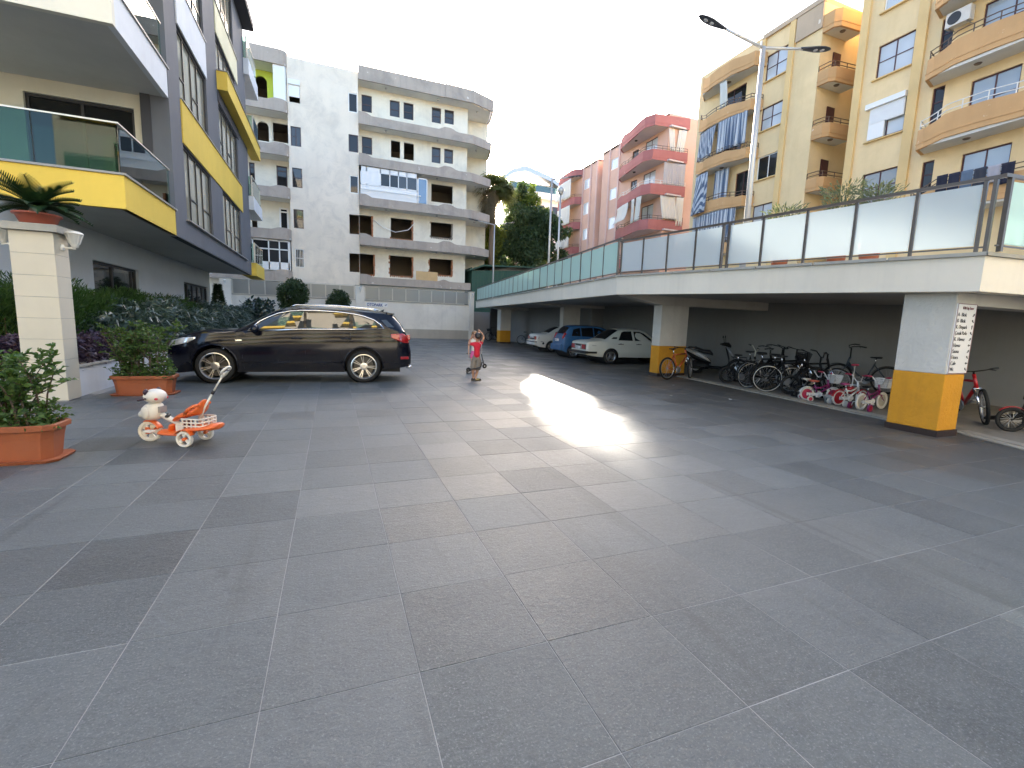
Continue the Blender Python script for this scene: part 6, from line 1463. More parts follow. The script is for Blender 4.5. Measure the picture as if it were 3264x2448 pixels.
n_ = N('tinted_car_glass'); n_.p(rough=.02, spec=.9); n_.base(n_.mix(n_.noise(n_.obj(), 2, 2), (.008, .009, .010), (.014, .015, .016))); car_glass_d = n_.m
old_saloon()
def blue_hatch():
    W = 1.52; t = place('parked_car', 'small blue hatchback parked between the two white saloons under the deck', (10.23, 18.54), 2.34, W, R(-5.9))
    S = dict(W=W, zs=.22, axles=(-1.17, 1.17), arch=.33, zc=.30, tumble=.05,
        yw=[(-1.72, .60), (-1.68, .68), (-1.55, .735), (-1.1, .76), (1.2, .76), (1.6, .70), (1.80, .55)],
        ye=[(-1.72, .52), (-1.6, .56), (-1.4, .56), (-.8, .575), (.2, .575), (.5, .58), (.95, .64), (1.2, .68), (1.8, .5)],
        belt=[(-1.72, .66), (-1.64, .86), (-1.45, .97), (-1.0, .96), (.6, .90), (1.2, .84), (1.6, .74), (1.80, .62)],
        edge=[(-1.72, .68), (-1.64, .90), (-1.5, 1.12), (-1.36, 1.33), (-1.2, 1.42), (-.6, 1.455), (.1, 1.44), (.4, 1.36), (.95, 1.02), (1.2, .90), (1.6, .78), (1.8, .64)],
        top=[(-1.72, .70), (-1.64, .94), (-1.5, 1.17), (-1.36, 1.39), (-1.22, 1.48), (-.6, 1.52), (.1, 1.50), (.4, 1.43), (.95, 1.09), (1.2, .95), (1.6, .82), (1.8, .66)],
        low=[(-1.72, .34), (-1.55, .27), (-1.4, .22), (1.4, .22), (1.8, .28)])
    pm = paint('blue_paint', (.045, .13, .27), .22, .15); c = sedan(t, S, pm, None, None, None)
    c.side_panel('side_window', [(-1.28, 1.01), (-1.18, 1.30), (-.92, 1.37), (-.86, 1.37), (-.84, 1.0)], car_glass_d, .006); c.side_panel('side_window', [(-.78, 1.0), (-.8, 1.38), (-.22, 1.40), (-.2, .98)], car_glass_d, .006); c.side_panel('side_window', [(-.14, .98), (-.16, 1.40), (.1, 1.38), (.32, 1.30), (.72, .95)], car_glass_d, .006)
    c.top_patch('rear_window', -1.55, -1.33, -.86, .86, car_glass_d, .006); c.top_patch('windscreen', .95, .38, -.92, .92, car_glass_d, .006)
    for sg in (1, -1):
        m = MB(); m.lathe([(0, .03), (.075, .025), (.1, 0), (.1, -.1)], (-1.62, sg*.56, .93), (-1, sg*.35, .1), 16); m.build('tail_lamp', lamp_red, t, smooth=True)
        m = MB(); m.lathe([(0, .03), (.05, .02), (.07, 0), (.07, -.1)], (-1.58, sg*.555, 1.08), (-1, sg*.35, .2), 14); m.build('tail_lamp', lamp_red, t, smooth=True)
    m = MB(); m.cbox(-1.80, -1.62, -.66, .66, .34, .62, .03); m.build('bumper', pm, t, bevel=.03)
    plate(c, -1.71, 0, .80, .46, .11, plate_w, -1, txt='07 BZ 92')
    c.side_panel('sticker', [(-1.15, .58), (-1.05, .64), (-.9, .66), (-1.0, .59)], plate_w, .004)
    door_lines(c, [[(-.18, .30), (-.2, .98)], [(-.82, .55), (-.84, 1.0)], [(.72, .3), (.72, .95)]])
    for x in (-.72, -.06): handle(c, x, .86, pm)
    mirrors(c, .6, .95, pm)
    for xa in c.ax:
        for sg in (1, -1): wheel(t, xa, sg*.655, .285, .165, .19, 'multi', alu, sg)
blue_hatch()
def white_saloon():
    W = 1.69; t = place('parked_car', 'white rounded saloon farthest from the camera under the deck', (11.07, 22.52), 2.54, W, R(-7.5))
    S = dict(W=W, zs=.24, axles=(-1.27, 1.27), arch=.335, zc=.30, tumble=.05,
        yw=[(-2.16, .68), (-2.12, .77), (-1.95, .82), (-1.3, .845), (1.2, .845), (1.8, .80), (2.08, .66)],
        ye=[(-2.16, .64), (-1.95, .70), (-1.6, .70), (-1.2, .62), (-.8, .58), (.0, .585), (.4, .60), (1.0, .70), (1.3, .74), (2.08, .6)],
        belt=[(-2.16, .80), (-2.1, .88), (-1.5, .915), (-1.0, .92), (.9, .88), (1.5, .80), (2.08, .66)],
        edge=[(-2.16, .82), (-2.1, .92), (-1.62, .96), (-1.4, 1.02), (-1.05, 1.22), (-.75, 1.33), (-.5, 1.35), (.1, 1.34), (.4, 1.27), (1.0, .94), (1.3, .88), (2.08, .68)],
        top=[(-2.16, .84), (-2.1, .955), (-1.62, .99), (-1.4, 1.05), (-1.05, 1.27), (-.75, 1.385), (-.5, 1.41), (.1, 1.405), (.4, 1.33), (1.0, .98), (1.3, .92), (2.08, .7)],
        low=[(-2.16, .34), (-1.95, .28), (-1.6, .24), (1.6, .24), (2.08, .3)])
    pm = paint('white_paint_car', (.72, .71, .66), .25, .2); c = sedan(t, S, pm, None, None, None)
    c.side_panel('side_window', [(-1.05, .98), (-.82, 1.20), (-.62, 1.29), (-.28, 1.30), (-.26, .96)], car_glass_d, .006); c.side_panel('side_window', [(-.18, .96), (-.2, 1.30), (.1, 1.29), (.35, 1.21), (.78, .93)], car_glass_d, .006)
    c.top_patch('rear_window', -1.38, -.80, -.88, .88, car_glass_d, .006); c.top_patch('windscreen', 1.0, .4, -.92, .92, car_glass_d, .006)
    for sg in (1, -1):
        m = MB(); m.box(-2.185, -2.12, sg*.42, sg*.72, .66, .84); m.build('tail_lamp', lamp_red, t, bevel=.01)
        c.side_panel('tail_lamp', [(-2.13, .68), (-2.0, .69), (-1.98, .82), (-2.12, .83)], lamp_red, .008, .02)
    m = MB(); m.box(-2.24, -2.1, -.80, .80, .36, .60); m.build('bumper', pm, t, bevel=.03); m = MB(); m.box(-2.245, -2.1, -.802, .802, .52, .56); m.build('bumper_strip', car_dark, t)
    m = MB(); m.box(-2.185, -2.14, -.40, .40, .67, .74); m.build('tail_panel', car_dark, t)
    plate(c, -2.25, 0, .45, .46, .1, plate_w, -1); c.trim('side_moulding', [(-1.9, .56), (1.8, .54)], .012, car_dark, .004); door_lines(c, [[(-.22, .30), (-.23, .94)], [(.75, .3), (.75, .93)]])
    m = MB(); m.lathe([(0, .004), (.06, .004), (.06, 0)], (-1.75, -c.ysurf(-1.75, .45)-.002, .47), (0, -1, 0), 14); m.build('filler_cap', car_dark, t)
    mirrors(c, .65, .90, pm)
    for xa in c.ax:
        for sg in (1, -1): wheel(t, xa, sg*.73, .30, .185, .195, 'six', alu, sg)
white_saloon()
# ================================================================ bicycles
def colour(name, c, rough=.3, coat=.4): return plain(name, c, rough, coat=coat, var=.06)
c_black = plain('bike_black', (.006, .006, .0065), .5, spec=.25); c_orange = colour('bike_orange', (.42, .08, .015)); c_red = colour('bike_red', (.40, .012, .018)); c_pink = colour('bike_magenta', (.22, .018, .10)); c_white = colour('bike_white', (.70, .68, .64)); c_grey = colour('bike_grey', (.14, .16, .17)); c_salmon = colour('saddle_salmon', (.60, .14, .09)); c_hot = colour('saddle_pink', (.60, .10, .26)); c_blue = colour('bike_slate', (.035, .05, .07))
grip_pink = colour('grip_pink', (.42, .03, .07)); white_tyre = plain('white_tyre', (.60, .57, .50), .7); wire = plain('spoke_wire', (.45, .45, .46), .3, .9)
def bwheel(parent, c, r, tyre_m, rim_m, tr, spokes=18, disc=None, ax=(0, 1, 0), steer=None):
    e = bpy.data.objects.new('wheel', None); COL.objects.link(e); e.parent = parent; e.location = c
    if steer: e.rotation_euler = (0, 0, steer)
    m = MB(); m.torus((0, 0, 0), (0, 1, 0), r-tr*1.1, tr*1.1, 36, 7); m.build('tyre', tyre_m, e, smooth=True)
    m = MB(); m.torus((0, 0, 0), (0, 1, 0), r-tr*2.15, tr*.5, 36, 5, 1.6); m.lathe([(0, -.03), (.018, -.03), (.018, .03), (0, .03)], (0, 0, 0), (0, 1, 0), 10); m.build('rim', rim_m, e, smooth=True)
    m = MB()
    if disc: m.lathe([(.02, .012), (r-tr*2.4, .004), (r-tr*2.4, -.004), (.02, -.012)], (0, 0, 0), (0, 1, 0), 24); m.build('wheel_disc', disc, e)
    elif spokes:
        for k in range(spokes):
            a = 6.2832*k/spokes; sd = .02 if k % 2 else -.02; m.bar((.015*math.cos(a+.6), sd, .015*math.sin(a+.6)), ((r-tr*2.2)*math.cos(a), 0, (r-tr*2.2)*math.sin(a)), .0035)
        m.build('spokes', wire, e)
    return e
def bicycle(label, rear, head, lean=0.0, r=.33, wb=1.03, frame=c_black, tyre_m=rubber, rim_m=grey_metal, tr=.022, style='mtb', saddle_m=black_plastic, grip_m=black_plastic, bar_m=c_black, steer=0.0, guard=None, rack=None, basket=None, train=None, disc=None, name='bicycle', cat='bicycle', group=None, bar_h=None, z0=0.0):
    """rear: ground contact of the rear wheel; head: heading angle; lean about the ground line"""
    t = thing(name, label, cat, (rear[0], rear[1], z0), 0, group); t.rotation_mode = 'ZYX'; t.rotation_euler = (lean, 0, head); t.rotation_mode = 'XYZ'
    t.rotation_euler = (Matrix.Rotation(head, 3, 'Z') @ Matrix.Rotation(lean, 3, 'X')).to_euler()
    k = r/.33; kid = r < .22
    R_ = Vector((0, 0, r)); F_ = Vector((wb, 0, r)); bb = Vector((wb*.42, 0, r*.86 if not kid else r*1.0)); st_ = Vector((wb*.27, 0, r+ (.40 if not kid else .20))); hd = Vector((wb*.80, 0, r+(.43 if not kid else .22))); hd2 = hd+Vector((-.035, 0, .12))*(1 if not kid else .9)
    bwheel(t, R_, r, tyre_m, rim_m, tr, disc=disc); bwheel(t, F_, r, tyre_m, rim_m, tr, disc=None if not kid else disc, steer=steer)
    fr = .022 if not kid else .015; m = MB()
    if style == 'step': m.tube([hd, Vector((wb*.66, 0, r+.18)), bb], [fr*1.1, fr, fr*1.1], 7); m.tube([hd+Vector((.01, 0, -.08)), bb+Vector((.06, 0, .03))], fr, 7)
    elif style == 'bmx': m.tube([hd, Vector((wb*.5, 0, r+.14)), st_+Vector((0, 0, -.05))], fr*1.2, 7); m.tube([hd+Vector((0, 0, -.06)), bb], fr*1.3, 7)
    else: m.tube([hd, st_], fr*1.05, 7); m.tube([hd+Vector((.015, 0, -.09)), bb], fr*(1.35 if style == 'mtb' else 1.1), 7)
    m.tube([bb, st_], fr, 7); m.tube([hd+Vector((.03, 0, -.12))*1.0, hd2], fr*1.3, 8)
    for sd in (-1, 1):
        o = Vector((0, sd*.045*max(.7, k), 0)); m.tube([bb+o*.3, R_+o], fr*.62, 6); m.tube([st_+o*.2+Vector((0, 0, -.03)), R_+o], fr*.55, 6)
    m.build('frame', frame, t, smooth=True)
    fk = MB(); crown = hd+Vector((.035, 0, -.13)) if not kid else hd+Vector((.02, 0, -.1))
    for sd in (-1, 1):
        o = Vector((0, sd*.05*max(.7, k), 0)); fk.tube([crown+o, F_+o], fr*(.85 if style == 'mtb' else .6), 6)
    fk.tube([crown+Vector((0, -.055, 0)), crown+Vector((0, .055, 0))], fr*.9, 6); fk.build('fork', chrome if style == 'mtb' and not kid else frame, t, smooth=True)
    bh = hd2+Vector((0, 0, bar_h if bar_h is not None else (.05 if style == 'mtb' else .02 if kid else .14))); w = .31 if not kid else .22
    hb = MB(); hb.tube([hd2, bh], fr*.8, 6); cs_, sn = math.cos(steer), math.sin(steer)
    def hp(x, y, z): return bh+Vector((cs_*x-sn*y, sn*x+cs_*y, z))
    if style in ('mtb', 'road'): bars = [hp(-.05, -w, .03), hp(-.01, -w*.5, .01), hp(.02, 0, 0), hp(-.01, w*.5, .01), hp(-.05, w, .03)]
    elif style == 'bmx': bars = [hp(-.08, -w, .14), hp(-.03, -w*.55, .13), hp(.02, -.05, 0), hp(.02, .05, 0), hp(-.03, w*.55, .13), hp(-.08, w, .14)]
    else: bars = [hp(-.24, -w, .05), hp(-.12, -w*.95, .07), hp(.02, -w*.55, .05), hp(.04, 0, 0), hp(.02, w*.55, .05), hp(-.12, w*.95, .07), hp(-.24, w, .05)]
    hb.tube(bars, .012, 7); hb.build('handlebar', bar_m, t, smooth=True)
    for a, b in ((bars[0], bars[1]), (bars[-1], bars[-2])):
        g_ = MB(); d = (b-a).normalized(); g_.tube([a-d*.01, a+d*.11], .017, 8); g_.build('grip', grip_m, t, smooth=True)
        if not kid: g_ = MB(); g_.tube([a+d*.13+Vector((.02, 0, 0)), a+d*.05+Vector((.06, 0, -.03))], .006, 5); g_.build('brake_lever', black_plastic, t)
    ss = st_+Vector((-.02, 0, .15 if not kid else .07)); s_ = MB(); s_.tube([st_, ss], fr*.7, 6); s_.build('seat_post', chrome, t, smooth=True)
    s_ = MB(); rings = []
    for x, wd, h in ((-.13, .06, .0), (-.12, .085, .02), (-.05, .08, .026), (.03, .045, .022), (.11, .02, .018), (.14, .01, .01)): rings.append([ss+Vector((x*max(.75, k*.9), wd*max(.8, k)*math.cos(a), .02+h*math.sin(a)*1.1)) for a in np.linspace(0, 6.283, 11)[:-1]])
    s_.loft(rings); s_.build('saddle', saddle_m, t, smooth=True)
    c_ = MB(); rr = .09 if not kid else .055; c_.torus(bb+Vector((0, -.05, 0)), (0, 1, 0), rr, .008, 20, 5); c_.lathe([(0, -.004), (rr*.9, -.004), (rr*.9, .004), (0, .004)], bb+Vector((0, -.05, 0)), (0, 1, 0), 16); cl_ = .165*max(.55, k)
    for sd in (-1, 1): d = Vector((math.cos(.6), 0, math.sin(.6)))*cl_*sd; c_.bar(bb+Vector((0, sd*.06, 0)), bb+Vector((0, sd*.07, 0))+d, .018); c_.box(*[v for p in zip(bb+Vector((-.04, sd*.08-.03, -.008))+d, bb+Vector((.04, sd*.08+.06*sd+.03, .008))+d) for v in p])
    c_.build('crankset', grey_metal if not kid else bar_m, t)
    if kid or style == 'step': g_ = MB(); g_.loft([[R_+Vector((-.03, -.055, dz)), R_+Vector((-.03, -.04, dz)), bb+Vector((.07, -.04, dz)), bb+Vector((.07, -.055, dz))] for dz in (-.03, .035)]); g_.build('chain_guard', bar_m if kid else frame, t)
    if guard:
        for c0, a0, a1 in ((R_, .5, 2.9), (F_, .7, 2.6)):
            g_ = MB(); rows = [[c0+Vector(((r+.02)*math.cos(a), y, (r+.02)*math.sin(a)-(abs(y) > .02)*.012)) for y in (-.032, -.012, .012, .032)] for a in np.linspace(a0, a1, 14)]; g_.grid(rows); g_.build('mudguard', guard, t, smooth=True, fix=False, solid=.002)
    if rack:
        g_ = MB(); z = r*2+.06; x0, x1 = -.22, .18
        for y in (-.06, -.02, .02, .06): g_.bar((x0, y, z), (x1, y, z), .008)
        for x in (x0, x0+.13, x0+.26, x1): g_.bar((x, -.06, z), (x, .06, z), .008)
        for y in (-.06, .06): g_.bar((x0+.05, y, z), (0, y, r), .008); g_.bar((x1, y, z), (0, y, r), .008)
        g_.build('luggage_rack', rack, t)
    if basket:
        bw, bd, bz = basket[1]; b0 = hd2+Vector((.09 if not kid else .07, 0, -.12 if not kid else -.06)); g_ = MB()
        for j in range(5):
            z = bz*j/4; s1 = .8+.2*j/4; q = [b0+Vector((x*bd*s1, y*bw*s1, z)) for x, y in ((0, -.5), (1, -.5), (1, .5), (0, .5))]
            for i in range(4): g_.bar(q[i], q[(i+1) % 4], .012, ext=.005)
        for (x, y) in [(0, -.5+.125*i) for i in range(9)]+[(1, -.5+.125*i) for i in range(9)]+[(i*.25, -.5) for i in range(5)]+[(i*.25, .5) for i in range(5)]: g_.bar(b0+Vector((x*bd*.8, y*bw*.8, 0)), b0+Vector((x*bd, y*bw, bz)), .014)
        g_.box(*[v for p in zip(b0+Vector((0, -bw*.4, -.006)), b0+Vector((bd*.8, bw*.4, .0))) for v in p]); g_.build('basket', basket[0], t)
    if train:
        for sd in (-1, 1):
            g_ = MB(); g_.tube([R_+Vector((0, sd*.05, 0)), R_+Vector((-.01, sd*.14, -.02)), Vector((-.02, sd*.16, r*.42))], .007, 5); g_.build('stabiliser_arm', bar_m, t, smooth=True)
            e = bpy.data.objects.new('stabiliser_wheel', None); COL.objects.link(e); e.parent = t; e.location = (-.02, sd*.18, r*.42); g_ = MB(); g_.lathe([(.0, .016), (r*.28, .014), (r*.42, .012), (r*.42, -.012), (r*.28, -.014), (0, -.016)], (0, 0, 0), (0, 1, 0), 18); g_.build('tyre', train[0], e); g_ = MB(); g_.lathe([(0, .02), (r*.27, .018), (r*.27, -.018), (0, -.02)], (0, 0, 0), (0, 1, 0), 14); g_.build('hub', train[1], e)
    return t
A_ = math.atan2
bicycle('orange suspension mountain bike leaning on the pillar beside the scooter', (9.06, 10.70), A_(.16, .96), R(-4), .33, 1.0, c_orange, rubber, grey_metal, .026, 'mtb', steer=.5)
bicycle('dark trekking bike with a thin pale rim, just left of the white-rimmed bike', (10.12, 8.84), R(-14), R(6), .345, 1.05, c_black, rubber, c_white, .016, 'step', rack=chrome, bar_h=.16)
bicycle('black city bike with a bold white tyre stripe in the middle of the bike row', (10.08, 8.26), R(-38), R(5), .335, 1.04, c_black, rubber, c_black, .022, 'mtb', guard=c_black, bar_h=.14)
_t = bpy.data.objects.get('bicycle.002')
m = MB()
for sd in (-1, 1): m.torus((0, sd*.017, 0), (0, 1, 0), .312, .011, 40, 6)
m.build('white_tyre_stripe', white_tyre, [c for c in _t.children if c.name.startswith('wheel')][0], smooth=True)
bicycle('black bike behind the white-striped one, handlebar raised highest', (10.7, 9.35), R(-30), R(4), .34, 1.05, c_black, rubber, grey_metal, .02, 'mtb', bar_h=.20)
bicycle('black mountain bike with wide handlebar behind the small pink bike', (10.55, 7.95), R(-30), R(-3), .335, 1.0, c_black, rubber, grey_metal, .024, 'mtb', steer=-.5, bar_h=.10, rack=grey_metal)
bicycle('slate grey city bike with swept handlebar at the garage back wall', (13.2, 7.35), A_(.9, -.42), R(-5), .35, 1.06, c_blue, rubber, c_black, .018, 'step', guard=c_black, bar_h=.24, steer=.35)
bicycle('small black bmx with pale chain guard between scooter and bikes', (10.42, 9.82), R(-28), R(8), .25, .85, c_black, rubber, c_black, .03, 'bmx', bar_m=plain('cream_plastic', (.55, .52, .42), .5))
bicycle('pink and white toddler bike with salmon saddle and white basket', (9.78, 6.98), R(-24), 0, .15, .56, c_pink, white_tyre, grip_pink, .02, 'bmx', c_salmon, grip_pink, c_white, basket=(c_white, (.24, .17, .17)), train=(white_tyre, grip_pink), disc=grip_pink, guard=c_white)
bicycle('white toddler bike with pink saddle and red wheels in the middle of the kids\' bikes', (9.86, 6.34), R(-8), 0, .16, .60, c_white, white_tyre, c_red, .018, 'bmx', c_hot, grip_pink, c_white, train=(white_tyre, c_white), disc=c_red, guard=c_red)
bicycle('magenta toddler bike with cream wheels and white basket beside the near pillar', (9.70, 5.80), R(2), 0, .175, .68, c_pink, white_tyre, c_white, .02, 'bmx', black_plastic, grip_pink, c_white, basket=(c_white, (.25, .18, .18)), train=(c_pink, grip_red if False else c_red), disc=plain('cream_disc', (.42, .38, .30), .5))
bicycle('small black toddler bike with stabilisers left of the pink one', (9.97, 7.28), R(-15), 0, .15, .56, c_black, rubber, c_black, .022, 'bmx', c_white, black_plastic, c_white, train=(rubber, c_black))
bicycle('dark maroon child bike half hidden behind the magenta toddler bike', (10.6, 5.25), R(18), R(3), .24, .8, plain('maroon_bike', (.10, .01, .03), .3), rubber, c_black, .022, 'bmx', grip_m=grip_pink)
bicycle('black bike in the thick of the row with a dark front bag', (10.4, 8.7), R(-22), R(5), .34, 1.04, c_black, rubber, c_black, .024, 'mtb', guard=c_black, bar_h=.17, basket=(black_plastic, (.3, .22, .2)))
bicycle('black bike at the rear of the row nearest the scooter', (11.0, 10.0), R(-34), R(5), .335, 1.03, c_black, rubber, c_black, .024, 'step', guard=c_black, bar_h=.1, rack=c_black)
bicycle('low black child bike in front of the black mountain bike', (10.2, 7.72), R(-26), R(3), .24, .8, c_black, rubber, c_black, .026, 'bmx')
# right of the near pillar
bicycle('red mountain bike with white fork leaning right of the near pillar', (11.2, 5.05), A_(-.77, -.64), R(10), .32, 1.0, c_red, rubber, grey_metal, .026, 'mtb', steer=-.3)
ft = bicycle('black bicycle fallen flat on the garage floor right of the near pillar', (9.95, 4.02), R(-28), 0, .31, .98, c_black, rubber, c_black, .026, 'mtb'); ft.rotation_euler = (Matrix.Rotation(R(-14), 3, 'Z') @ Matrix.Rotation(R(74), 3, 'X')).to_euler(); ft.location = (10.72, 4.32, .10)
bicycle('small red child bike cut off at the right edge beside the fallen bicycle', (10.7, 3.38), A_(.46, -.48), R(4), .2, .66, c_black, rubber, c_black, .024, 'bmx', c_red, black_plastic, c_black, guard=c_red)
# far end of the garage
bicycle('dark city bike with front basket against the far end wall', (13.0, 36.2), A_(-.15, -1.0), R(3), .345, 1.05, c_black, rubber, c_black, .02, 'step', basket=(black_plastic, (.34, .26, .22)))
bicycle('pale grey bike standing right of the farthest pillar', (12.75, 30.9), A_(-.25, .97), R(5), .33, 1.02, c_grey, rubber, grey_metal, .02, 'mtb')
# white and black motor scooter
def motor_scooter():
    d = Vector((12.3-11.45, 11.05-12.15, 0)); t = thing('motor_scooter', 'black and silver motor scooter parked behind the orange bike', 'scooter', (11.45, 12.15, 0), math.atan2(d.y, d.x))
    for x in (.0, 1.3):
        e = bpy.data.objects.new('wheel', None); COL.objects.link(e); e.parent = t; e.location = (x, 0, .235)
        m = MB(); m.torus((0, 0, 0), (0, 1, 0), .18, .055, 28, 8); m.build('tyre', rubber, e, smooth=True); m = MB(); m.lathe([(0, .05), (.13, .04), (.13, -.04), (0, -.05)], (0, 0, 0), (0, 1, 0), 18); m.build('rim', grey_metal, e)
    silver = colour('scooter_silver', (.42, .41, .39)); blk = c_black
    def loft(name, mat, st):
        m = MB(); m.loft([[(x, w*math.cos(a), z+h*math.sin(a)) for a in np.linspace(0, 6.283, 15)[:-1]] for x, z, w, h in st]); return m.build(name, mat, t, smooth=True)
    loft('rear_body', blk, [(-.40, .77, .03, .02), (-.32, .72, .08, .05), (-.15, .62, .115, .10), (.12, .52, .14, .14), (.34, .46, .13, .12), (.46, .42, .10, .06)])
    for sd in (-1, 1):
        m = MB(); m.loft([[(x, sd*w+.012*math.cos(a), z+h*math.sin(a)) for a in np.linspace(0, 6.283, 11)[:-1]] for x, z, w, h in ((-.46, .86, .05, .008), (-.36, .82, .10, .035), (-.1, .72, .135, .055), (.15, .62, .15, .06), (.36, .52, .135, .045), (.46, .44, .10, .01))]); m.build('side_panel', silver, t, smooth=True)
    loft('seat', black_plastic, [(-.36, .86, .05, .015), (-.25, .875, .12, .04), (.0, .84, .14, .06), (.2, .76, .14, .07), (.4, .75, .13, .08), (.5, .68, .09, .04)])
    loft('engine', car_dark, [(-.2, .24, .08, .08), (.0, .28, .14, .12), (.25, .30, .15, .13), (.4, .28, .12, .1)])
    loft('floorboard', blk, [(.34, .28, .12, .06), (.5, .25, .17, .05), (.8, .25, .17, .05), (1.0, .30, .16, .08)])
    m = MB(); m.loft([[(x, w*math.cos(a), z+.07*math.sin(a)*0+h*math.sin(a)) for a in np.linspace(0, 6.283, 13)[:-1]] for x, z, w, h in ((1.02, .30, .16, .06), (1.0, .55, .19, .05), (.94, .75, .17, .05), (.88, .92, .09, .05))]); m.build('leg_shield', blk, t, smooth=True)
    m = MB(); m.tube([(1.3, .08, .235), (1.17, .08, .55), (1.14, 0, .62), (.86, 0, 1.0)], .025, 7); m.tube([(1.3, -.08, .235), (1.17, -.08, .55)], .025, 7); m.build('fork', grey_metal, t, smooth=True)
    loft('front_mudguard', silver, [(1.05, .42, .05, .03), (1.2, .52, .08, .03), (1.38, .50, .08, .03), (1.52, .40, .04, .02)])
    loft('handlebar_cowl', blk, [(.74, 1.02, .06, .03), (.82, 1.04, .15, .06), (.95, 1.02, .14, .08), (1.03, .97, .06, .04)])
    m = MB(); m.tube([(.74, -.34, 1.04), (.84, -.14, 1.06), (.84, .14, 1.06), (.74, .34, 1.04)], .018, 7); m.build('handlebar', blk, t, smooth=True)
    for sd in (-1, 1):
        m = MB(); m.tube([(.84, sd*.2, 1.06), (.82, sd*.26, 1.22)], .008, 5); m.ball((.80, sd*.28, 1.27), .06, 10, 6, (.3, 1, .8)); m.build('mirror', blk, t, smooth=True)
    m = MB(); m.ball((-.38, .07, .76), .035, 8, 6, (1, .8, .6)); m.ball((-.38, -.07, .76), .035, 8, 6, (1, .8, .6)); m.build('indicator', plain('amber_lens', (.8, .35, .1), .2), t, smooth=True)
    m = MB(); m.tube([(.3, -.16, .2), (-.05, -.2, .26), (-.32, -.2, .34)], [.03, .055, .05], 9); m.build('exhaust', car_dark, t, smooth=True)
    m = MB(); m.tube([(-.44, .06, .84), (-.3, .13, .88), (.05, .15, .80)], .012, 6); m.tube([(-.44, -.06, .84), (-.3, -.13, .88), (.05, -.15, .80)], .012, 6); m.build('grab_rail', chrome, t, smooth=True)
motor_scooter()
# tub and broom among the kids' bikes
tb = thing('plastic_tub', 'pale grey plastic tub with dark spots between the toddler bikes', 'tub', (10.05, 6.62, .006)); m = MB(); m.lathe([(0, .004), (.11, .0), (.15, .13), (.165, .135), (.165, .15), (.145, .15), (.108, .02), (0, .02)], (0, 0, 0), (0, 0, 1), 24); m.build('tub', plain('tub_grey', (.42, .45, .45), .5), tb, smooth=True)
m = MB()
for k in range(6): a = k*1.05; m.lathe([(0, .003), (.018, .002), (.02, 0)], (.135*math.cos(a), .135*math.sin(a), .075), (math.cos(a), math.sin(a), -.25), 10)
m.build('spots', c_blue, tb)
br = thing('push_trike', 'red toddler ride-on with a grey push pole among the kids\' bikes', 'ride-on toy', (10.55, 6.55, 0), R(-150))
m = MB(); m.loft([[(x, w*math.cos(a), z+h*math.sin(a)) for a in np.linspace(0, 6.283, 13)[:-1]] for x, z, w, h in ((-.3, .3, .06, .05), (-.2, .26, .15, .07), (.1, .24, .16, .06), (.3, .30, .10, .08), (.36, .34, .04, .03))]); m.build('seat', c_red, br, smooth=True)
m = MB(); m.tube([(-.25, 0, .25), (-.62, 0, .78)], .012, 7); m.build('push_pole', c_white, br, smooth=True); m = MB(); m.ball((-.64, 0, .80), .05, 10, 6, (1, 1.6, .6)); m.build('pole_grip', grip_pink, br, smooth=True)
for x, y in ((.28, 0), (-.22, .15), (-.22, -.15)):
    m = MB(); m.torus((x, y, .1), (0, 1, 0), .075, .025, 20, 6); m.lathe([(0, .02), (.06, .02), (.06, -.02), (0, -.02)], (x, y, .1), (0, 1, 0), 14); m.build('wheel', rubber, br, smooth=True)
m = MB(); m.tube([(.28, 0, .1), (.26, 0, .42)], .014, 6); m.tube([(.26, -.16, .42), (.26, .16, .42)], .014, 6); m.build('steering_bar', c_white, br, smooth=True)
# ================================================================ children
import bmesh
def skin(name, verts, edges, radii, mat, parent, root=0, sub=2):
    me = bpy.data.meshes.new(name); me.from_pydata(verts, edges, []); me.materials.append(mat)
    bm = bmesh.new(); bm.from_mesh(me); ly = bm.verts.layers.skin.verify(); bm.verts.ensure_lookup_table()
    for i, v in enumerate(bm.verts):
        r = radii[i]; v[ly].radius = r if isinstance(r, tuple) else (r, r); v[ly].use_root = (i == root)
    bm.to_mesh(me); bm.free()
    o = bpy.data.objects.new(name, me); COL.objects.link(o); o.parent = parent
    md = o.modifiers.new('skin', 'SKIN'); md.use_smooth_shade = True; md.branch_smoothing = .6
    md = o.modifiers.new('sub', 'SUBSURF'); md.levels = sub; md.render_levels = sub
    return o
skin_m = plain('skin', (.46, .24, .15), .5, var=.06); skin_pale = plain('skin_pale', (.56, .33, .24), .5, var=.06)
hair_dark = plain('hair_dark', (.022, .014, .012), .45, var=.3, scale=60); hair_fair = plain('hair_fair', (.24, .13, .06), .5, var=.3, scale=60)
shirt_red = plain('shirt_red', (.52, .012, .03), .85, var=.1); shorts_khaki = plain('shorts_khaki', (.21, .175, .14), .9, var=.12, scale=14)
top_cream = plain('top_cream', (.74, .69, .58), .85); shorts_pink = plain('shorts_pink', (.66, .14, .34), .85); shoe_y = plain('shoe_yellow', (.42, .36, .05), .6); 
def chain(V, E, Rr, start, pts):
    """pts: list of ((x,y,z), r); returns index of last"""
    p = start
    for c, r in pts:
        V.append(c); Rr.append(r); E.append((p, len(V)-1)); p = len(V)-1
    return p
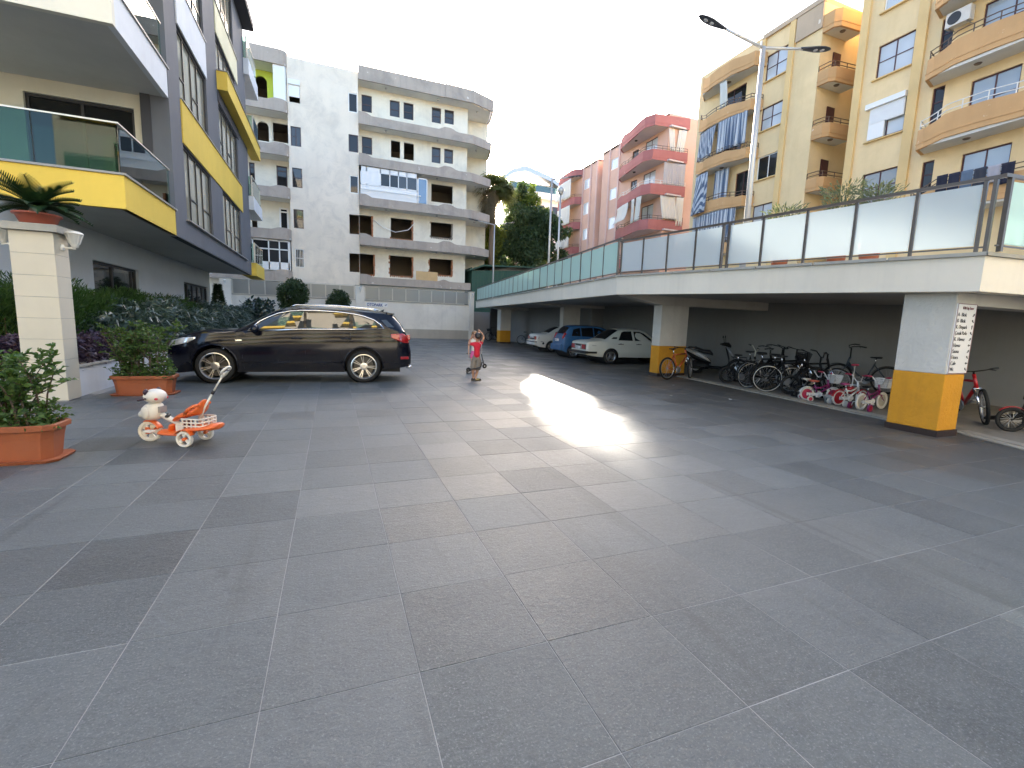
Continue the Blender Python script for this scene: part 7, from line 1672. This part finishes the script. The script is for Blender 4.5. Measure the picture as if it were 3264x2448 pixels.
def hand(V, E, Rr, wrist_i, d, up, L=.085):
    """palm with four curled fingers and a thumb"""
    w = Vector(V[wrist_i]); d = Vector(d).normalized(); up = Vector(up).normalized(); s = d.cross(up).normalized()
    palm = chain(V, E, Rr, wrist_i, [(tuple(w+d*L*.45), (.019, .012))])
    for k, l in ((-1.5, .75), (-.5, .95), (.5, 1.0), (1.5, .9)):
        b = w+d*L*.62+s*k*.009; chain(V, E, Rr, palm, [(tuple(b), .0062), (tuple(b+d*L*.32*l), .0056), (tuple(b+d*L*.55*l-up*L*.12), .0046)])
    chain(V, E, Rr, palm, [(tuple(w+d*L*.35-s*.022), .0068), (tuple(w+d*L*.62-s*.034), .0052)])
# ---- boy in red: local x = right in the picture, y = away from the camera, z up; 1.22 m tall
BOY = thing('person', 'child in red t-shirt and khaki shorts, arms raised, carrying a folded kick scooter', 'person', (3.36, 11.12, 0), R(-16.8))
V = [(.02, .0, .60)]; Rr = [(.088, .07)]; E = []
ch = chain(V, E, Rr, 0, [((.025, .0, .70), (.085, .065)), ((.03, .005, .82), (.095, .07)), ((.03, .01, .93), (.10, .065))])
nk = chain(V, E, Rr, ch, [((.035, .012, .995), .04), ((.04, .01, 1.03), .035)])
hd_i = chain(V, E, Rr, nk, [((.045, .0, 1.075), (.062, .066)), ((.05, .0, 1.135), (.078, .082)), ((.052, .005, 1.19), (.055, .058))])
sl = chain(V, E, Rr, ch, [((-.085, .0, .945), .042), ((-.16, .03, .93), .034), ((-.19, .10, .91), .027), ((-.165, .16, 1.0), .023), ((-.13, .18, 1.08), .018)]); hand(V, E, Rr, sl, (.5, -.1, .8), (0, 1, 0), .10)
sr = chain(V, E, Rr, ch, [((.13, .0, .96), .042), ((.165, -.03, 1.03), .032), ((.195, -.05, 1.12), .026), ((.165, -.06, 1.18), .021), ((.125, -.065, 1.235), .017)]); hand(V, E, Rr, sr, (-.6, 0, .45), (0, -1, .2), .09)
for sx, kx, fx, fy in ((-.045, -.06, -.055, .06), (.075, .05, .0, -.03)):
    h = chain(V, E, Rr, 0, [((sx, .0 if sx < 0 else -.01, .555), .072), ((sx*.9+kx*.1, 0, .44), .06), ((kx, -.015, .31), .044), ((kx*.8+fx*.2, .005, .22), .04), ((fx, .015 if sx > 0 else .05, .08), .026), ((fx+.005, fy*.5, .045), .028)])
    chain(V, E, Rr, h, [((fx+.05, fy*.5+.015, .03), (.026, .02)), ((fx+.10, fy*.5+.035, .025), (.022, .016))])
skin('body', V, E, Rr, skin_m, BOY)
V = [(.022, .0, .565)]; Rr = [(.118, .095)]; E = []
a = chain(V, E, Rr, 0, [((.025, .0, .72), (.105, .082)), ((.03, .005, .83), (.112, .085)), ((.03, .01, .93), (.112, .076)), ((.034, .012, .975), (.06, .05))]); c2_ = 3
chain(V, E, Rr, c2_, [((-.09, .0, .945), .056), ((-.165, .035, .925), .05)]); chain(V, E, Rr, c2_, [((.135, .0, .965), .056), ((.165, -.03, 1.02), .048)])
skin('t_shirt', V, E, Rr, shirt_red, BOY)
V = [(.02, .0, .70)]; Rr = [(.085, .07)]; E = [(0, 1)]; V.append((.02, 0, .60)); Rr.append((.108, .088))
for sx, kx in ((-.05, -.06), (.08, .06)): chain(V, E, Rr, 1, [((sx, 0, .56), .085), ((sx*.9+kx*.1, 0, .45), .082), ((kx, -.01, .33), .080), ((kx, -.012, .27), .078)])
skin('shorts', V, E, Rr, shorts_khaki, BOY)
m = MB(); m.ball((.05, .004, 1.155), .089, 16, 10, (.95, 1.02, .86)); m.ball((.052, -.03, 1.125), .078, 14, 8, (.98, .8, .8)); m.build('hair', hair_dark, BOY, smooth=True)
m = MB(); m.ball((.118, .03, 1.10), .016, 8, 6, (.6, 1, 1.2)); m.ball((-.018, .035, 1.10), .016, 8, 6, (.6, 1, 1.2)); m.build('ear', skin_m, BOY, smooth=True)
m = MB(); m.ball((.05, .092, 1.10), .014, 8, 6, (.8, 1.2, 1.1)); m.build('nose', skin_m, BOY, smooth=True)
m = MB(); m.ball((.02, .078, 1.125), .010, 8, 6); m.ball((.078, .078, 1.125), .010, 8, 6); m.build('eye', plain('eye_dark', (.03, .02, .02), .2), BOY, smooth=True)
for x, y in ((-.05, .03), (.005, -.01)):
    m = MB(); m.loft([[(x-.05+t, y+t*.3+w*math.cos(a), max(.004, .035+h*math.sin(a))) for a in np.linspace(0, 6.283, 13)[:-1]] for t, w, h in ((0, .018, .03), (.02, .032, .042), (.07, .034, .042), (.13, .038, .032), (.175, .032, .024), (.195, .015, .012))]); s_ = m.build('shoe', black_plastic, BOY, smooth=True)
    m = MB(); m.loft([[(x-.05+t, y+t*.3+w*math.cos(a), max(.0, .012+h*math.sin(a))) for a in np.linspace(0, 6.283, 13)[:-1]] for t, w, h in ((-.005, .02, .012), (.02, .036, .013), (.13, .042, .013), (.20, .018, .012))]); m.build('sole', plain('sole_rubber', (.10, .075, .06), .8), s_, smooth=True)
    m = MB(); 
    for k in range(3): m.bar((x+.01+k*.035, y-.034+k*.01, .025), (x+.045+k*.03, y-.028+k*.01, .07), .012, .01)
    m.build('shoe_stripe', shoe_y, s_)
# folded kick scooter on the boy's hip
KSC = thing('kick_scooter', 'black folded kick scooter hanging across the hips of the child in red', 'kick scooter', (3.36, 11.12, 0), R(-16.8))
for c in ((-.18, -.02, .285), (.225, -.14, .40)):
    e = bpy.data.objects.new('wheel', None); COL.objects.link(e); e.parent = KSC; e.location = c; e.rotation_euler = (0, 0, R(20))
    m = MB(); m.torus((0, 0, 0), (0, 1, 0), .036, .024, 22, 8); m.build('tyre', rubber, e, smooth=True); m = MB(); m.lathe([(0, .014), (.03, .012), (.03, -.012), (0, -.014)], (0, 0, 0), (0, 1, 0), 16); m.build('hub', grey_metal, e)
m = MB(); m.bar((-.17, -.03, .29), (.02, -.125, .335), .075, .022); m.bar((.02, -.125, .335), (.13, -.15, .365), .07, .02); m.build('deck', black_plastic, KSC, bevel=.006)
m = MB(); m.tube([(.225, -.14, .40), (.20, -.135, .47), (.165, -.125, .60), (.145, -.12, .68)], .014, 7); m.tube([(.13, -.15, .37), (.165, -.14, .50)], .016, 7); m.build('steering_tube', black_plastic, KSC, smooth=True)
m = MB(); m.tube([(.145, -.19, .69), (.145, -.12, .69), (.142, -.05, .685)], .012, 7); m.build('handlebar', black_plastic, KSC, smooth=True)
m = MB(); m.tube([(.145, -.12, .69), (.15, -.11, .82), (.13, -.07, .95), (.05, -.02, 1.0)], .006, 5); m.build('shoulder_strap', plain('strap_pale', (.6, .45, .42), .8), KSC, smooth=True)
# ---- girl behind
gdir = Vector((3.36, 11.12, 0)).normalized(); gp = Vector((3.36, 11.12, 0))+gdir*1.9+Vector((-.045, .02, 0))
GIRL = thing('person', 'child with fair hair and sunglasses in cream top standing behind the child in red', 'person', gp, R(-16.8))
V = [(0, 0, .62)]; Rr = [(.085, .068)]; E = []
ch = chain(V, E, Rr, 0, [((0, 0, .72), (.075, .06)), ((0, 0, .84), (.088, .064)), ((0, 0, .945), (.092, .058))])
nk = chain(V, E, Rr, ch, [((0, 0, 1.01), .035), ((0, -.004, 1.04), .033)]); chain(V, E, Rr, nk, [((0, -.01, 1.09), (.056, .062)), ((0, -.008, 1.15), (.072, .078)), ((0, 0, 1.205), (.052, .056))])
for sx in (-1, 1):
    wr = chain(V, E, Rr, ch, [((sx*.11, 0, .96), .036), ((sx*.155, -.01, .86), .03), ((sx*.165, -.03, .76), .026), ((sx*.12, -.12, .80), .022), ((sx*.05, -.17, .95), .017)] if sx > 0 else [((sx*.11, 0, .96), .036), ((sx*.155, -.01, .86), .03), ((sx*.165, -.02, .75), .026), ((sx*.165, -.05, .64), .022), ((sx*.155, -.07, .54), .017)]); hand(V, E, Rr, wr, (0, -.3, .8) if sx > 0 else (0, -.2, -1), (0, -1, 0) if sx > 0 else (1, 0, 0), .085)
    h = chain(V, E, Rr, 0, [((sx*.055, 0, .57), .066), ((sx*.055, 0, .45), .055), ((sx*.05, -.01, .31), .041), ((sx*.05, 0, .21), .038), ((sx*.05, .01, .07), .025), ((sx*.05, 0, .035), .027)]); chain(V, E, Rr, h, [((sx*.055, -.06, .028), (.025, .018)), ((sx*.06, -.11, .022), (.02, .014))])
skin('body', V, E, Rr, skin_pale, GIRL)
V = [(0, 0, .60)]; Rr = [(.10, .085)]; E = []; chain(V, E, Rr, 0, [((0, 0, .75), (.09, .075)), ((0, 0, .85), (.10, .076)), ((0, 0, .95), (.10, .066)), ((0, 0, .99), (.05, .045))]); chain(V, E, Rr, 3, [((-.11, 0, .965), .047), ((-.145, 0, .905), .042)]); chain(V, E, Rr, 3, [((.11, 0, .965), .047), ((.145, 0, .905), .042)]); skin('top', V, E, Rr, top_cream, GIRL)
V = [(0, 0, .70), (0, 0, .61)]; Rr = [(.08, .068), (.098, .082)]; E = [(0, 1)]
for sx in (-1, 1): chain(V, E, Rr, 1, [((sx*.057, 0, .57), .078), ((sx*.057, 0, .48), .074), ((sx*.057, 0, .42), .072)])
skin('shorts', V, E, Rr, shorts_pink, GIRL)
m = MB(); m.ball((0, .012, 1.165), .086, 16, 10, (.98, .98, .86)); m.ball((0, .05, 1.09), .075, 14, 8, (1.05, .55, 1.2)); m.tube([(-.075, .0, 1.14), (-.082, .0, 1.05), (-.075, -.02, .96)], [.02, .024, .012], 8); m.tube([(.075, .0, 1.14), (.082, .0, 1.05), (.075, -.02, .96)], [.02, .024, .012], 8); m.build('hair', hair_fair, GIRL, smooth=True)
m = MB(); 
for sx in (-1, 1): m.ball((sx*.032, -.078, 1.135), .026, 10, 6, (1, .35, .8)); m.tube([(sx*.055, -.07, 1.14), (sx*.078, .01, 1.14)], .004, 5)
m.tube([(-.012, -.086, 1.14), (.012, -.086, 1.14)], .004, 5); m.build('sunglasses', c_black, GIRL, smooth=True)
m = MB(); m.ball((0, -.088, 1.105), .012, 8, 6, (.8, 1.2, 1.2)); m.build('nose', skin_pale, GIRL, smooth=True); m = MB(); m.ball((0, -.078, 1.075), .016, 8, 6, (1.2, .4, .4)); m.build('mouth', plain('lips', (.4, .12, .12), .5), GIRL, smooth=True)
for sx in (-1, 1):
    m = MB(); m.loft([[(sx*.053+w*math.cos(a), .03-t, max(.0, .03+h*math.sin(a))) for a in np.linspace(0, 6.283, 13)[:-1]] for t, w, h in ((0, .016, .028), (.03, .03, .036), (.09, .034, .03), (.16, .03, .022), (.175, .012, .01))]); m.build('shoe', plain('shoe_pale', (.5, .4, .4), .6), GIRL, smooth=True)
K2 = thing('kick_scooter', 'second kick scooter standing at the girl\'s left hand behind the child in red', 'kick scooter', gp+Vector((-.16, -.06, 0)), R(60))
for x in (-.22, .28):
    e = bpy.data.objects.new('wheel', None); COL.objects.link(e); e.parent = K2; e.location = (x, 0, .055); m = MB(); m.torus((0, 0, 0), (0, 1, 0), .038, .018, 20, 7); m.build('tyre', rubber, e, smooth=True); m = MB(); m.lathe([(0, .012), (.03, .01), (.03, -.01), (0, -.012)], (0, 0, 0), (0, 1, 0), 14); m.build('hub', grey_metal, e)
m = MB(); m.box(-.24, .2, -.05, .05, .06, .08); m.build('deck', black_plastic, K2, bevel=.006); m = MB(); m.tube([(.28, 0, .06), (.25, 0, .15), (.2, 0, .56)], .014, 7); m.tube([(.2, -.14, .56), (.2, .14, .56)], .012, 7); m.build('steering_tube', black_plastic, K2, smooth=True)

# ================================================================ panda tricycle
TR = thing('toy_tricycle', 'orange and white panda tricycle with a push handle near the planters', 'tricycle', (-1.49, 6.08, 0), math.atan2(.41, -.91))
or_p = plain('orange_plastic', (.72, .135, .022), .38, var=.06, coat=.2); wh_p = plain('offwhite_plastic', (.70, .66, .58), .42, var=.08, scale=9); dk_p = plain('dark_plum', (.028, .010, .022), .4)
# local x forward (front wheel at x=.52), rear axle at x=0
def tw(name, c, r, w, spoke):
    e = bpy.data.objects.new(name, None); COL.objects.link(e); e.parent = TR; e.location = c; e.rotation_euler = (0, .5, 0 if c[0] < .3 else R(14))
    m = MB(); m.lathe([(r*.72, -w*.8), (r*.8, -w), (r*.95, -w), (r, -w*.7), (r, w*.7), (r*.95, w), (r*.8, w), (r*.72, w*.8), (r*.70, 0), (r*.72, -w*.8)], (0, 0, 0), (0, 1, 0), 32)
    for k in range(28): a = k*.2244; m.bar((r*math.cos(a), -w*.75, r*math.sin(a)), (r*math.cos(a), w*.75, r*math.sin(a)), .008, .006)
    m.build('tyre', wh_p, e, smooth=False)
    m = MB()
    for k in range(spoke): a = k*6.2832/spoke; m.prism([(math.cos(a-.35)*r*.18, math.sin(a-.35)*r*.18), (math.cos(a+.35)*r*.18, math.sin(a+.35)*r*.18), (math.cos(a+.42)*r*.76, math.sin(a+.42)*r*.76), (math.cos(a)*r*.8, math.sin(a)*r*.8), (math.cos(a-.42)*r*.76, math.sin(a-.42)*r*.76)], 'y', -w*.45, w*.45)
    m.build('spokes', wh_p, e); m = MB(); m.lathe([(0, w*1.3), (r*.16, w*1.2), (r*.24, w*.6), (r*.24, -w*.6), (r*.16, -w*1.2), (0, -w*1.3)], (0, 0, 0), (0, 1, 0), 16); m.build('hub', or_p, e, smooth=True)
tw('wheel', (.535, 0, .118), .118, .026, 5); tw('wheel', (0, .165, .087), .087, .024, 3); tw('wheel', (0, -.165, .087), .087, .024, 3)
for sd in (-1, 1): m = MB(); m.loft([[(.525+.03*math.cos(a), sd*(.05+.012*0)+t, .135+.055*math.sin(a)*1.0) for a in (.785, 2.356, 3.927, 5.498)] for t in (-.012, .012)]); m.build('fork_cover', or_p, TR, bevel=.006)
m = MB(); m.tube([(.535, 0, .20), (.50, 0, .30)], .022, 8); m.tube([(.535, -.045, .12), (.535, -.045, .2), (.535, .045, .2), (.535, .045, .12)], .012, 6); m.build('fork', wh_p, TR, smooth=True)
m = MB(); rows = [[(.535+(.128+.004*abs(y)*0)*math.cos(a), y, .122+.128*math.sin(a)-(abs(y) > .03)*.012) for y in (-.042, -.02, .02, .042)] for a in np.linspace(1.2, 2.85, 12)]; m.grid(rows); m.build('mudguard', or_p, TR, smooth=True, fix=False, solid=.005)
m = MB(); m.tube([(.535, -.07, .118), (.535, -.075, .118), (.60, -.08, .095)], .006, 6); m.tube([(.535, .07, .118), (.47, .08, .14)], .006, 6); m.build('crank', chrome, TR, smooth=True)
for c in ((.635, -.115, .092), (.455, .115, .145)): m = MB(); m.cbox(c[0]-.05, c[0]+.04, c[1]-.035, c[1]+.035, c[2]-.01, c[2]+.012, .006); m.build('pedal', wh_p, TR)
# panda torso and head face the rider (backwards)
m = MB(); m.loft([[(cx+rx*math.cos(a), ry*math.sin(a), z) for a in np.linspace(0, 6.283, 19)[:-1]] for z, rx, ry, cx in ((.255, .06, .05, .505), (.275, .10, .085, .50), (.33, .118, .098, .495), (.39, .115, .095, .485), (.43, .09, .078, .47), (.455, .055, .05, .455))]); m.build('panda_body', wh_p, TR, smooth=True)
m = MB(); m.box(.362, .385, -.05, .05, .345, .415); m.build('body_recess', plain('recess_grey', (.30, .27, .25), .6), TR)
for sd in (-1, 1): m = MB(); m.loft([[(.50+.045*math.cos(a)*s_+dx, sd*(.092+t), .35+.075*math.sin(a)*s_) for a in np.linspace(0, 6.283, 15)[:-1]] for t, s_, dx in ((-.02, 1.0, 0), (.005, 1.0, 0), (.018, .8, .005))]); m.build('panda_arm', wh_p, TR, smooth=True)
m = MB(); m.ball((.615, 0, .31), .042, 14, 8); m.build('panda_tail', wh_p, TR, smooth=True)
HC = Vector((.45, 0, .528))
m = MB(); m.ball(HC, .105, 22, 14, (1.05, 1.08, .80)); m.build('panda_head', wh_p, TR, smooth=True)
for sd in (-1, 1):
    m = MB(); m.ball(HC+Vector((.03, sd*.088, .055)), .036, 12, 8, (.55, .95, 1)); m.build('panda_ear', dk_p, TR, smooth=True)
    m = MB(); m.tube([HC+Vector((.02, sd*.08, -.015)), HC+Vector((.03, sd*.2, -.02))], .011, 8); m.build('handle_grip', dk_p, TR, smooth=True)
m = MB(); m.ball(HC+Vector((-.072, -.075, -.02)), .026, 12, 8, (.7, .7, .55)); m.ball(HC+Vector((-.072, .075, -.02)), .026, 12, 8, (.7, .7, .55)); m.build('panda_cheek', plain('cheek_red', (.52, .03, .06), .4), TR, smooth=True)
# frame, footplate, seat, tray, basket, push handle
m = MB(); m.tube([(.45, 0, .34), (.33, 0, .29), (.18, 0, .215), (.12, 0, .19)], [.03, .03, .026, .028], 10); m.build('main_tube', wh_p, TR, smooth=True)
m = MB(); m.ball((.33, -.02, .31), .022, 10, 6); m.ball((.305, .015, .305), .022, 10, 6); m.tube([(.33, -.045, .31), (.30, .045, .305)], .014, 7); m.build('clamp_knob', black_plastic, TR, smooth=True)
m = MB(); m.loft([[(x, w*math.cos(a), .115+.028*math.sin(a)) for a in np.linspace(0, 6.283, 17)[:-1]] for x, w in ((.40, .03), (.385, .09), (.33, .12), (.2, .125), (.08, .11), (.05, .08))]); m.build('footplate', or_p, TR, smooth=True)
m = MB(); m.loft([[(.26+dx+.035*math.cos(a), .05*math.sin(a), z) for a in np.linspace(0, 6.283, 13)[:-1]] for z, dx in ((.12, .02), (.2, .0), (.215, -.01))]); m.build('front_support', or_p, TR, smooth=True)
m = MB(); m.box(.10, .2, -.045, .045, .13, .215); m.build('seat_bracket', wh_p, TR, bevel=.006); m = MB(); m.box(.05, .105, -.04, .04, .12, .26); m.build('seat_post', plain('dark_brown', (.08, .02, .015), .6), TR)
m = MB(); m.lathe([(0, .012), (.022, .012), (.028, 0), (.028, -.01)], (.115, -.05, .135), (0, -1, 0), 16); m.build('bolt_cap', plain('brass_cap', (.5, .4, .2), .4), TR, smooth=True)
rings = []
for x, z, w, h in ((.225, .255, .03, .012), (.20, .275, .08, .026), (.14, .31, .112, .036), (.05, .345, .125, .042), (-.03, .37, .125, .044), (-.075, .39, .118, .055), (-.105, .425, .105, .07), (-.125, .465, .075, .05), (-.135, .495, .03, .018)): rings.append([(x, w*math.cos(a), z+h*math.sin(a)) for a in np.linspace(0, 6.283, 19)[:-1]])
m = MB(); m.loft(rings); m.build('seat', or_p, TR, smooth=True)
for sd in (-1, 1): m = MB(); m.tube([(.02, sd*.12, .36), (-.03, sd*.135, .415), (-.085, sd*.125, .45), (-.12, sd*.09, .465)], .018, 8); m.build('armrest', or_p, TR, smooth=True)
m = MB(); m.loft([[(x, w*math.cos(a), z+h*math.sin(a)) for a in np.linspace(0, 6.283, 19)[:-1]] for x, z, w, h in ((.11, .155, .05, .02), (.07, .165, .12, .028), (0, .185, .165, .032), (-.12, .195, .165, .034), (-.24, .205, .14, .038), (-.29, .215, .09, .036), (-.305, .22, .04, .02))]); m.build('rear_tray', or_p, TR, smooth=True)
for sd in (-1, 1): m = MB(); rows = [[(.0+.105*math.cos(a), sd*y, .09+.105*math.sin(a)) for y in (.13, .15, .185, .195)] for a in np.linspace(.5, 2.7, 12)]; m.grid(rows); m.build('rear_mudguard', or_p, TR, smooth=True, fix=False, solid=.006)
m = MB()
for j, z in enumerate((.225, .265, .305)):
    P = [(.055, -.13, z), (-.15, -.13, z), (-.19, -.09, z+.004), (-.20, 0, z+.006), (-.19, .09, z+.004), (-.15, .13, z), (.055, .13, z)]; m.tube(P, .0085, 6)
for x, y in [(.04, -.13), (-.01, -.13), (-.06, -.13), (-.11, -.13), (-.175, -.105), (-.195, -.04), (-.195, .04), (-.175, .105), (-.11, .13), (-.06, .13), (-.01, .13), (.04, .13)]: m.bar((x, y, .205), (x, y, .31), .018, .008)
m.build('basket', wh_p, TR)
m = MB(); m.tube([(-.055, 0, .23), (-.115, 0, .40), (-.235, 0, .60)], .0125, 8); m.build('push_tube', wh_p, TR, smooth=True); m = MB(); m.tube([(-.225, 0, .582), (-.248, 0, .62)], .018, 10); m.build('tube_collar', black_plastic, TR, smooth=True)
m = MB(); m.tube([(-.235, 0, .60), (-.36, 0, .795)], .010, 8); m.tube([(-.35, 0, .78), (-.375, 0, .815)], .016, 8); m.build('push_tube', wh_p, TR, smooth=True)
m = MB(); m.torus((-.40, 0, .855), (.75, 0, .66), .055, .013, 28, 8); m.build('push_ring', wh_p, TR, smooth=True)
m = MB(); m.box(-.425, -.375, -.03, .03, .851, .859); m.build('ring_label', plain('navy_label', (.02, .02, .05), .5), TR)
